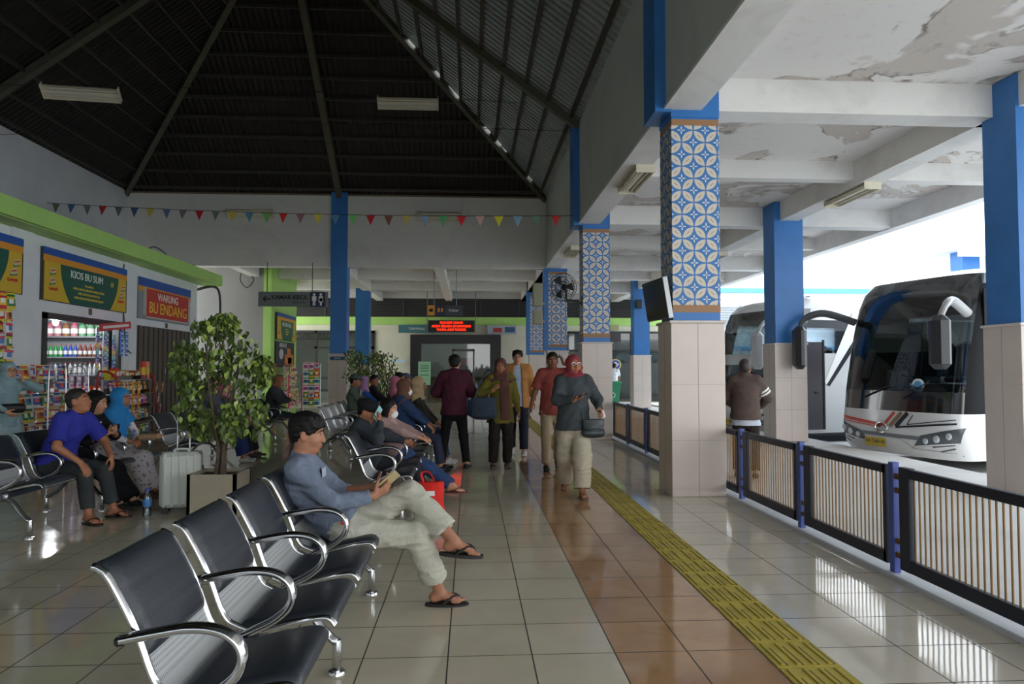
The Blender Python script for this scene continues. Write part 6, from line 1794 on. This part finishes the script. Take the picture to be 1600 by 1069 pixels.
c3 = seated('woman in navy top and brown headscarf with white mask', -.84, 9.62, 1.54, [('trousers', cloth((52, 56, 76), .85), dict(off=.024)), ('tunic', cloth((46, 64, 98), .85), dict(off=.024)), ('hijab', cloth((108, 78, 62), .8), dict(len=.06, w=.14)), ('mask', M((226, 228, 230), .7), {}), ('shoes', m_black, {})], mask=True, lean=(-22, -10, 4), h=.0095)
c4 = seated('person in beige headscarf and dark coat beside the navy top', -.80, 10.3, 1.58, [('trousers', cloth((56, 74, 110), .85), {}), ('tunic', cloth((52, 50, 46), .85), {}), ('hijab', cloth((200, 172, 136), .8), dict(len=.1, w=.15)), ('shoes', M((206, 206, 206), .5), {})], lean=(-2, 4, 8), h=.0105)
seated('person in pink headscarf on the far bench', -1.33, 12.72, 1.54, [('trousers', pt, {}), ('tunic', cloth((66, 58, 80), .85), {}), ('hijab', cloth((188, 116, 138), .8), dict(len=.12, w=.15)), ('shoes', m_black, {})], h=.013)
seated('dark haired man in navy jacket on the far bench behind pink headscarf', -1.30, 13.28, 1.70, [('trousers', pt, {}), ('jacket', cloth((40, 42, 62), .85), {}), ('hair', m_hair, {}), ('shoes', m_black, {})], h=.013, head=(-14, 4))
seated('person in grey-blue cap on the far bench', -1.28, 14.4, 1.64, [('trousers', pt, {}), ('shirt', cloth((60, 54, 60), .85), {}), ('hair', m_hair, {}), ('cap', cloth((86, 94, 120), .8), {}), ('shoes', m_black, {})], h=.013, head=(-20, 4))
bench('black padded chrome bench under the lilac headscarf beside the bushy trees', -1.98, 13.6)
seated('woman in lilac headscarf and blue collar by the bushy trees', -2.05, 13.9, 1.52, [('trousers', pt, {}), ('tunic', cloth((44, 90, 150), .85), {}), ('hijab', cloth((170, 130, 176), .8), dict(len=.1, w=.15)), ('shoes', m_black, {})], h=.013)
seated('dark haired person in black shirt beside the lilac headscarf', -2.0, 15.0, 1.56, [('trousers', pt, {}), ('shirt', cloth((40, 38, 44), .85), {}), ('hair', m_hair, {}), ('shoes', m_black, {})], h=.013, head=(-30, 6))
seated('man in grey-green shirt and dark green cap with pale backpack on the steel bench', -2.06, 12.9, 1.62, [('trousers', pt, {}), ('shirt', cloth((92, 104, 92), .85), dict(sleeve=.45)), ('hair', m_hair, {}), ('cap', cloth((70, 88, 84), .8), {}), ('print', M((176, 180, 184), .8), dict(w=.2, h=.24)), ('shoes', m_black, {})], head=(-10, 8), h=.012)
seated('person in blue jeans and white shoes half hidden by the big potted tree', -3.80, 10.66, 1.58, [('trousers', cloth((40, 56, 104), .85, .12), dict(off=.026, hem=.085, kn=.086, end=.9)), ('shirt', cloth((70, 82, 100), .85), {}), ('hair', m_hair, dict(style='bob')), ('shoes', M((196, 192, 184), .55), {})], h=.011, skin_=SK1, feet=dict(R=(.50, -.08, .08), L=(.46, .12, .08)))
seated('person in pinkish headscarf and dark trousers next to the blue jeans', -3.80, 11.25, 1.52, [('trousers', cloth((40, 44, 50), .85), dict(off=.02)), ('tunic', cloth((60, 60, 66), .85), {}), ('hijab', cloth((176, 120, 120), .8), dict(len=.1, w=.15)), ('shoes', M((70, 60, 54), .55), {})], h=.012)
c7 = seated('person with rust brown headscarf and charcoal jacket reading before the lime wall', -3.84, 14.0, 1.58, [('trousers', cloth((64, 66, 70), .85), {}), ('jacket', cloth((56, 60, 66), .85), dict(off=.026)), ('hijab', cloth((140, 92, 70), .8), dict(len=.0, w=.12)), ('shoes', m_black, {})], lean=(2, 8, 12), head=(-4, 24), hands=dict(R=(.36, -.05, .76), L=(.36, .07, .76)), h=.011)
person('far person in white shirt and blue trousers beyond the office glass', (5.75, 28.2, 0), D2(60), 1.62, dict(noface=True, skin=SK2, lean=(6, 10, 10), hands=dict(R=(.3, -.1, .9), L=(.3, .1, .9)),
       wear=[('trousers', cloth((60, 74, 106), .85), {}), ('shirt', cloth((226, 232, 236), .85), dict(sleeve=.4)), ('hair', m_hair, {}), ('shoes', m_black, {})]), h=.016)

# ================================================================== BAGS
def soft_bag(label, name, cat, c, size, mat, strap=None, rz=0, band=None, h=.008, bulge=.6, extra=None):
    r = thing(name, label, cat, c, rz); w, d, ht = size
    lo = np.array([-w / 2 - .06, -d / 2 - .06, -.04]); hi = np.array([w / 2 + .06, d / 2 + .06, ht + .06])
    f = Field(lo, hi, h)
    f.add(etube((0, 0, d * .35), (0, 0, ht - .02), (1, 0, 0), w / 2 * .92, d / 2, w / 2, d / 2 * (.55 if bulge else 1), (False, True)), 0)
    f.add(etube((-w / 2 + d * .3, 0, d * .35), (w / 2 - d * .3, 0, d * .35), (0, 1, 0), d * .45, d * .35), .04)
    f.wrinkle(.004, 5, .12); place('body', f.mesh('body', mat), r)
    if strap:
        for pts, rad in strap:
            b = MB(); b.tube(smoothpath(pts, 6), rad, 6, flat=(1, .5)); b.build('strap', mat, r)
    if band:
        m_, z0, z1, ww = band; b = MB(); b.box((0, -d / 2 - .002, (z0 + z1) / 2), (ww, .006, z1 - z0)); b.build('label_patch', m_, r, smooth=0)
    return r
r = soft_bag('bright red tote bag standing on the floor beyond the raised sandal', 'tote_bag', 'bag', (-.36, 6.66, 0), (.24, .14, .34), cloth((222, 44, 36), .5, fold=.5, name='red_bag'), [([(-.07, -.03, .32), (-.09, -.03, .40), (-.02, -.03, .41), (.03, -.03, .33)], .013)], 0, (m_tw, .20, .245, .07))
soft_bag('small black shoulder bag at the hip of the woman in dark jacket', 'shoulder_bag', 'bag', (1.32, 7.58, .64), (.24, .11, .21), M((44, 54, 56), .4, bump=.3, bs=40), [([(-.10, .03, .2), (-.16, .08, .45), (-.26, .10, .70)], .010), ([(.10, .03, .2), (.05, .12, .32), (-.05, .22, .5)], .010)], 0)
soft_bag('big slate blue shoulder bag on the arm of the woman in olive tunic', 'shoulder_bag', 'bag', (.18, 9.64, .70), (.36, .16, .30), cloth((52, 64, 78), .6), [([(-.12, 0, .28), (-.04, .06, .5), (.06, .16, .66), (.10, .22, .62)], .014)], 0)
soft_bag('small blue paper bag hanging at the side of the man in maroon', 'paper_bag', 'bag', (.02, 9.90, .72), (.12, .07, .24), M((70, 110, 170), .6), [([(-.04, 0, .24), (-.03, 0, .36), (.03, 0, .36), (.04, 0, .24)], .005)], 0)
soft_bag('white tissue packet in the raised hand of the woman in dark jacket', 'tissue_packet', 'packet', (1.42, 7.62, .84), (.07, .03, .10), M((226, 226, 226), .7), None, .3)
# ================================================================== BUSES
m_bw = M((208, 208, 208), .18, spec=.6, coat=.5, name='bus_white')
m_bk = M((18, 20, 24), .08, spec=.7, coat=.6, name='bus_black_gloss')
m_mb = M((20, 21, 24), .6, spec=.12, name='bus_black_matt')
m_bgl = glass_mat('bus_glass', (200, 216, 214), .05, .02)
m_bgd = glass_mat('bus_side_glass', (206, 216, 222), .06, .02)
m_head = M((196, 204, 210), .1, .3, spec=.8, name='lamp_lens'); m_hd = M((72, 76, 80), .15, spec=.6, name='lamp_housing')
ZL = [(.22, -.12, 1.20), (.36, -.04, 1.24), (.60, 0, 1.25), (.80, -.01, 1.25), (.95, -.03, 1.25), (1.28, -.07, 1.25), (1.5, -.11, 1.25), (1.75, -.16, 1.25), (2.0, -.21, 1.25), (2.25, -.27, 1.25), (2.5, -.33, 1.245), (2.75, -.40, 1.24), (3.0, -.50, 1.21), (3.18, -.66, 1.13), (3.28, -.95, .98), (3.34, -1.6, .6)]
def zi(z, k):
    for a, b in zip(ZL, ZL[1:]):
        if z <= b[0]: t = (z - a[0]) / (b[0] - a[0]); return a[k] + (b[k] - a[k]) * max(0, t)
    return ZL[-1][k]
DEP = .60
def fx(y, z):
    hw = zi(z, 2); s = min(1, (abs(y) / hw)) ** 2
    return zi(z, 1) - DEP + DEP * max(0, 1 - s * s) ** .25
def bus(label, loc, rz, kind, L=10.5):
    r = thing('bus', label, 'bus', loc, rz)
    AN = 34
    def ring(z):
        hw = zi(z, 2); x0 = zi(z, 1); P = []
        for x in (-L, -L * .8, -L * .6, -L * .4, -L * .2, -1.9, -1.2): P.append((x if x < x0 - DEP else x0 - DEP, hw, z))
        for i in range(AN + 1):
            a = PI / 2 - PI * i / AN; s = math.sin(a); c = max(0, math.cos(a))
            P.append((x0 - DEP + DEP * c ** .5, hw * math.copysign(abs(s) ** .5, s), z))
        for x in (-1.2, -1.9, -L * .2, -L * .4, -L * .6, -L * .8, -L): P.append((x if x < x0 - DEP else x0 - DEP, -hw, z))
        return P
    zs = [q[0] for q in ZL]; G = [ring(z) for z in zs]; n = len(G[0]); f0, f1 = 7, 7 + AN
    def part(name, mat, sel, th=None):
        b = MB(); used = {}
        for i in range(len(zs) - 1):
            for j in range(n - 1):
                if sel(zs[i], j):
                    q = []
                    for (a, c) in ((i, j), (i, j + 1), (i + 1, j + 1), (i + 1, j)):
                        if (a, c) not in used: used[(a, c)] = len(b.v); b.v.append(G[a][c])
                        q.append(used[(a, c)])
                    b.f.append(tuple(q[::-1])); b.m.append(0)
        return b.build(name, mat, r, smooth=50)
    A0, A1 = f0 + 5, f1 - 6
    front = lambda j: A0 <= j <= A1
    wide = lambda j: f0 <= j <= f1 - 1
    gz0, gz1 = (1.28, 2.45) if kind == 1 else (1.05, 1.70)
    isglass = lambda z, j: front(j) and gz0 <= z < gz1
    isup = lambda z, j: kind == 2 and front(j) and 2.0 <= z < 2.9
    ispil = lambda z, j: kind == 1 and (f0 - 2 <= j < A0 or A1 < j < f1 + 2) and .95 <= z < 3.0
    isblack = lambda z, j: ispil(z, j) or (wide(j) and ((.95 <= z < gz0 and kind == 1) or (gz0 <= z < gz1 and not front(j)) or (kind == 1 and 2.45 <= z < 3.15))) or (kind == 2 and wide(j) and 2.0 <= z < 2.9 and not front(j))
    isside = lambda z, j: not ispil(z, j) and (j < f0 - 0 or j >= f1) and (1.5 if kind == 1 else 2.0) <= z < 2.7
    part('bodywork', m_bw, lambda z, j: not (isglass(z, j) or isup(z, j) or isblack(z, j) or isside(z, j)))
    part('windscreen', m_bgl, isglass)
    part('black_surround', m_bk, lambda z, j: isblack(z, j) and not ispil(z, j))
    if kind == 1:
        part('corner_pillar', m_mb, lambda z, j: ispil(z, j) and j < A0); part('corner_pillar', m_mb, lambda z, j: ispil(z, j) and j > A1)
    part('side_glass', m_bgd, isside)
    if kind == 2: part('upper_windscreen', glass_mat('upper_glass', (96, 110, 108), .16, .05), isup)
    # rear wall, roof lid, floor
    b = MB(); b.bx(-L - .03, -L, -1.24, 1.24, .3, 3.1); b.bx(-L, -1.6, -.62, .62, 3.32, 3.36); b.build('rear_and_roof', m_bw, r, smooth=0)
    b = MB(); b.bx(-L, -.25, -1.15, 1.15, .3, .42 if kind == 1 else .5); b.bx(-L, -1.6, -1.2, 1.2, .42, 1.15); b.build('floor_pan', M((60, 60, 64), .8), r, smooth=0)
    def patch(name, mat, q, nu=10, nv=3, off=.008, parent=None, th=.012):
        g = []
        for i in range(nu + 1):
            row = []
            for j in range(nv + 1):
                u, v = i / nu, j / nv
                y = (q[0][0] * (1 - u) + q[1][0] * u) * (1 - v) + (q[3][0] * (1 - u) + q[2][0] * u) * v
                z = (q[0][1] * (1 - u) + q[1][1] * u) * (1 - v) + (q[3][1] * (1 - u) + q[2][1] * u) * v
                row.append((fx(y, z) + off, y, z))
            g.append(row)
        m_ = MB(); m_.sheet(g); return m_.build(name, mat, parent or r, smooth=50)
    def line(name, mat, path, w, off=.006):
        m_ = MB()
        for (a, b_) in zip(path, path[1:]):
            d = Vector((b_[0] - a[0], b_[1] - a[1])); d.normalize(); nn = Vector((-d.y, d.x)) * w / 2; N = 14; g = []
            for i in range(N + 1):
                t = i / N; y = a[0] + (b_[0] - a[0]) * t; z = a[1] + (b_[1] - a[1]) * t
                g.append([(fx(y + nn.x * k, z + nn.y * k) + off, y + nn.x * k, z + nn.y * k) for k in (-1, 0, 1)])
            m_.sheet(g)
        return m_.build(name, mat, r, smooth=50)
    red = M((196, 66, 54), .3, name='stripe_red'); brn = M((140, 112, 92), .3, name='stripe_brown'); blk = M((36, 36, 44), .3, name='stripe_black')
    if kind == 1:
        line('stripe', red, [(-1.16, .80), (-.10, .70), (.10, .93)], .055)
        line('stripe', brn, [(.02, .69), (.24, .93)], .07, .007)
        line('stripe', blk, [(.14, .69), (.36, .93)], .075, .007)
        line('stripe', blk, [(.14, .68), (1.13, .80)], .03, .008); line('stripe', blk, [(.36, .74), (.46, .90)], .018, .008); line('stripe', blk, [(.36, .74), (1.12, .86)], .014, .008)
        line('stripe', red, [(-1.16, .74), (-.12, .66)], .018, .008)
        # emblem ring
        m_ = MB(); m_.tube([(fx(-.14 + .12 * math.cos(t * PI / 10), .66) + .02, -.14 + .12 * math.cos(t * PI / 10), .66 + .085 * math.sin(t * PI / 10)) for t in range(20)], .014, 6, closed=True)
        m_.tube([(fx(-.2, .66) + .02, -.20, .70), (fx(-.14, .66) + .022, -.14, .655), (fx(-.08, .66) + .02, -.08, .70)], .012, 6); m_.build('emblem', m_chrome, r)
        patch('grille_strip', M((120, 122, 128), .25, .6), [(-1.0, .52), (.62, .50), (.62, .56), (-1.0, .58)], 24, 2)
    else:
        line('stripe', M((150, 150, 156), .3), [(-1.1, .8), (1.1, .8)], .04)
    for sg in (-1, 1):
        hl = patch('headlight', m_hd, [(sg * .46, .40), (sg * 1.16, .50), (sg * 1.21, .74), (sg * .60, .58)][::sg], 12, 4, .010)
        for (yy, zz, rr) in ((.68, .50, .05), (.86, .545, .062), (1.04, .60, .055)):
            m_ = MB(); m_.ball((fx(sg * yy, zz) + .012, sg * yy, zz), (.02, rr, rr), 0, 12, 8); m_.build('lens', m_head, hl)
        patch('headlight_edge', m_chrome, [(sg * .46, .385), (sg * 1.16, .485), (sg * 1.16, .505), (sg * .46, .405)][::sg], 12, 1, .012)
        for k in range(2):
            patch('bumper_slot', m_hd, [(sg * (.78 + .12 * k), .40 - .06 * k), (sg * 1.10, .46 - .06 * k), (sg * 1.10, .485 - .06 * k), (sg * (.78 + .12 * k), .42 - .06 * k)][::sg], 8, 1, .008)
        # mirrors on their long arms
        z0 = 2.46; mx_, my_ = (.55, 1.45)
        b = MB(); b.tube(smoothpath([(fx(1.1, z0) + .0, sg * 1.12, z0 + .05), (.10, sg * 1.30, z0 + .22), (.42, sg * my_, z0 + .12), (mx_, sg * my_, z0 - .08)], 6), [.075] * 12 + [.06] * 7, 10, flat=(1, .7))
        arm = b.build('mirror_arm', M((70, 72, 76), .35) if kind == 1 and sg < 0 else (M((170, 172, 172), .3) if kind == 1 else m_bw), r)
        b = MB(); b.box((mx_, sg * my_, z0 - .42), (.22, .29, .80), 0, (0, 0, sg * .3), .08); b.build('mirror_housing', M((44, 46, 50), .35) if kind == 1 else m_bw, arm)
        b = MB(); b.box((mx_ + .10, sg * (my_ - .03), z0 - .50), (.02, .05, .26), 0, (0, 0, sg * .3), .006); b.build('reflector', M((206, 100, 50), .3), arm)
    # number plate
    pz_ = .42; px_ = fx(-.30, .42) + .012
    pl = MB().box((px_, -.30, pz_ - .02), (.012, .44, .15), 0, None, .004).build('number_plate', M((196, 168, 50), .4), r)
    lettering('lettering', 'AB 7368 AS', .085, m_dk, pl, (px_ + .008, -.30, pz_ - .01), RY, .001)
    if kind == 1:
        line('bumper_line', M((170, 170, 172), .3), [(-1.05, .42), (-.66, .52), (.20, .50), (.45, .36), (1.1, .34)], .014)
    # interior
    b = MB(); b.box((-.75, 0, 1.16), (.7, 2.2, .28), 0, None, .08); b.box((-.62, .55, 1.32), (.35, .8, .16), 0, None, .06); b.build('dashboard', M((44, 46, 50), .6), r)
    b = MB(); c = Vector((-1.0, -.62, 1.45)); q = Euler((0, -.6, 0)).to_matrix()
    b.tube([c + q @ Vector((.22 * math.cos(t * PI / 12), .22 * math.sin(t * PI / 12), 0)) for t in range(24)], .016, 6, closed=True); b.tube([c + q @ Vector((-.21, 0, 0)), c + q @ Vector((.21, 0, 0))], .014, 6); b.tube([c, c - q @ Vector((0, 0, .35))], .03, 8); b.build('steering_wheel', m_black, r)
    for (xx, yy) in ((-1.5, -.62), (-1.6, .62)) + tuple((-2.7 - .95 * k, s_) for k in range(7) for s_ in (-.82, -.38, .38, .82)):
        b = MB(); b.box((xx, yy, 1.45), (.45, .42, .12), 0, None, .04); b.box((xx - .24, yy, 1.82), (.12, .42, .72), 0, (0, -.15, 0), .05); b.build('seat', M((58, 66, 78), .8), r)
    for yy in (-1.0, -.45, .35, .95):
        pass
    b = MB(); b.cyl((fx(.25, 1.20) + .02, .25, 1.16), (fx(.5, 1.34) + .03, .75, 1.46), .010, n=6); b.cyl((fx(-.5, 1.2) + .02, -.55, 1.16), (fx(-.2, 1.3) + .03, -.05, 1.36), .010, n=6); b.build('wiper', m_black, r)
    if kind == 1:
        b = MB(); b.cyl((fx(.5, 1.38) - .02, .50, 1.38), (fx(.5, 1.38) + .0, .50, 1.38), .11, n=20); b.build('round_sticker', M((226, 234, 240), .4), r)
        b = MB(); b.cyl((fx(.5, 1.38), .50, 1.38), (fx(.5, 1.38) + .004, .50, 1.38), .075, n=20); b.build('round_sticker', M((90, 160, 206), .4), r)
        b = MB(); b.bx(-.85, -.70, -1.15, .05, 1.95, 2.45); b.build('sun_blind', M((120, 124, 112), .7), r, smooth=0)
        b = MB(); b.bx(-1.05, -.75, -.75, -.5, 1.3, 1.62, 0, .03); b.build('console', M((84, 90, 96), .5), r)
        # side stripe and door on the near side
        b = MB(); b.bx(-L, -1.3, 1.252, 1.258, .80, .98, 0); b.bx(-L, -1.3, 1.252, 1.258, .62, .76, 1); b.bx(-L, -1.3, 1.252, 1.258, .30, .5, 2); b.build('side_stripe', [red, brn, blk], r, smooth=0)
        b = MB(); b.bx(-1.55, -.62, 1.24, 1.258, .4, 2.9); b.build('door', m_mb, r, smooth=0)
    else:
        b = MB(); b.bx(-1.38, -.70, 1.24, 1.262, .30, 2.25); b.build('door', M((66, 62, 66), .25, spec=.6), r, smooth=0)
        b = MB(); b.bx(-1.40, -1.35, 1.25, 1.275, .30, 2.3); b.bx(-1.2, -1.12, 1.26, 1.28, 1.1, 1.14); b.build('door_frame', m_black, r, smooth=0)
        b = MB(); b.prism([(-1.40, 1.35), (-1.46, 1.30), (-2.75, 2.95), (-2.25, 2.95)], (0, 1.255, 0), (1, 0, 0), (0, 0, 1), (0, 1, 0), .006); b.build('side_swoosh', m_tw, r, smooth=0)
        b = MB(); b.prism([(-1.46, 1.30), (-1.54, 1.26), (-2.95, 2.95), (-2.75, 2.95)], (0, 1.255, 0), (1, 0, 0), (0, 0, 1), (0, 1, 0), .005); b.build('side_swoosh', blk, r, smooth=0)
        b = MB(); b.bx(-2.7, -2.4, 1.25, 1.256, .74, .86); b.build('side_marker', M((226, 160, 60), .3), r, smooth=0)
        lettering('lettering', 'SUBUR', .62, M((206, 50, 60), .35), r, (-3.95, 1.262, 1.52), (PI / 2, 0, PI), .003, bold=.02)
        lettering('lettering', 'SELAMAT JALAN', .20, m_tw, r, (-4.3, 1.262, 2.15), (PI / 2, 0, PI), .003, bold=.006)
        b = MB(); b.cyl((fx(.3, 1.2) - .02, .30, 1.2), (fx(.3, 1.2) + .004, .30, 1.2), .12, n=20); b.build('round_sticker', M((206, 226, 236), .4), r)
    for (xx, yy) in ((-2.6, 1.08), (-2.6, -1.08), (-7.6, 1.08), (-7.6, -1.08)):
        b = MB(); b.cyl((xx, yy - .14, .48), (xx, yy + .14, .48), .48, n=24); w_ = b.build('wheel', M((26, 26, 27), .8), r)
        b = MB(); b.cyl((xx, yy - .15, .48), (xx, yy + .15, .48), .27, n=20); b.build('hub', m_steel, w_)
    return r
bus('white bus with red, brown and black front stripes parked nose to the railing', (7.02, 11.55, -.28), D2(195.7), 1)
bus('tall white bus with two-storey windscreen behind the nearest patterned pillar', (6.22, 16.25, -.28), D2(195.7), 2)

# ================================================================== BUILDINGS ACROSS THE YARD
e = thing('depot_building', 'white building with grey louvres and blue trim across the bus yard', 'building', (8.9, 34, -.28))
b = MB(); b.bx(0, 50, 0, 12, 0, 7.5); b.build('wall', M((232, 234, 236), .7, var=.05, vs=1), e, smooth=0)
b = MB()
for k in range(9): b.bx(.5, 14, -.08, 0, 3.7 + k * .12, 3.76 + k * .12)
for k in range(8): b.bx(.5 + k * 1.9, .58 + k * 1.9, -.1, 0, 3.65, 4.8)
b.build('louvre', M((150, 156, 160), .6), e, smooth=0)
b = MB(); b.bx(-.5, 50, -.15, 0, 5.4, 5.62); b.bx(-.5, 50, -.12, 0, 2.6, 2.75); b.build('blue_trim', M((96, 176, 226), .5), e, smooth=0)
for k in range(8):
    m_ = MB(); m_.bx(16 + k * 4, 18.4 + k * 4, -.06, 0, 3.2, 4.6); m_.build('window', M((120, 150, 170), .2), e, smooth=0)
    m_ = MB(); m_.bx(2 + k * 5, 4.4 + k * 5, -.05, 0, .3, 2.4); m_.build('shopfront', M((110, 150, 190), .3), e, smooth=0)
e = thing('canopy', 'pale canopy roof on blue posts standing across the bus yard', 'canopy', (22, 24, -.28))
b = MB(); b.bx(-6, 12, -2, 3, 5.6, 5.9); b.bx(-6.2, 12.2, -2.2, -2, 5.3, 5.95); b.build('roof_slab', M((236, 238, 240), .6), e, smooth=0)
for k in range(5):
    m_ = MB(); m_.bx(-5.6 + k * 4, -5.0 + k * 4, -1.4, -.8, 0, 5.6); m_.build('post', m_blue, e, smooth=0)
# unseen wall behind the camera, lower part added to darken the hall's left side
mb = MB(); mb.bx(-9.6, 2.2, -7.2, -7.0, 4.2, 7.2); mb.bx(-9.6, -.3, -7.2, -7.0, 0, 4.2); struct('wall_rear_blocker', mb, m_wall)
# ================================================================== LIGHT AND CAMERA
w = bpy.data.worlds.new('World'); SC.world = w; w.use_nodes = True
nt = w.node_tree; bg = nt.nodes['Background']
tcw = nt.nodes.new('ShaderNodeTexCoord'); sp = nt.nodes.new('ShaderNodeSeparateXYZ'); nt.links.new(tcw.outputs['Generated'], sp.inputs[0])
mr = nt.nodes.new('ShaderNodeMapRange'); nt.links.new(sp.outputs[2], mr.inputs[0]); mr.inputs[1].default_value = 0; mr.inputs[2].default_value = .7
mx = nt.nodes.new('ShaderNodeMix'); mx.data_type = 'RGBA'; nt.links.new(mr.outputs[0], mx.inputs[0])
mx.inputs[6].default_value = (1.0, 1.0, 1.0, 1); mx.inputs[7].default_value = (.72, .86, 1.0, 1)
nt.links.new(mx.outputs[2], bg.inputs[0]); bg.inputs[1].default_value = 3.2
sun = bpy.data.lights.new('sun', 'SUN'); sun.energy = 1.0; sun.angle = math.radians(20); sun.color = (1, .97, .92)
so = bpy.data.objects.new('sun', sun); COL.objects.link(so)
so.rotation_euler = (math.radians(38), math.radians(28), 0)

f_, cx_, cy_ = 1106.0, 800.0, 534.5
pitch = math.atan(42.5 / f_); yaw = math.atan(65 * math.cos(pitch) / f_)
cam = bpy.data.cameras.new('camera'); co = bpy.data.objects.new('camera', cam); COL.objects.link(co)
cam.sensor_width = 36; cam.lens = 36 * f_ / 1600; cam.clip_start = .05; cam.clip_end = 500
co.location = (0, 0, 1.364)
co.rotation_euler = (PI / 2 + pitch, 0, -yaw)
SC.camera = co
SC.view_settings.view_transform = 'Standard'; SC.view_settings.look = 'None'
SC.view_settings.gamma = 1; SC.view_settings.use_curve_mapping = False
SC.view_settings.exposure = 0.30
SC.cycles.max_bounces = 10; SC.cycles.diffuse_bounces = 6; SC.cycles.glossy_bounces = 4
SC.cycles.transparent_max_bounces = 12; SC.cycles.transmission_bounces = 4
SC.cycles.caustics_reflective = False; SC.cycles.caustics_refractive = False
SC.cycles.sample_clamp_indirect = 6
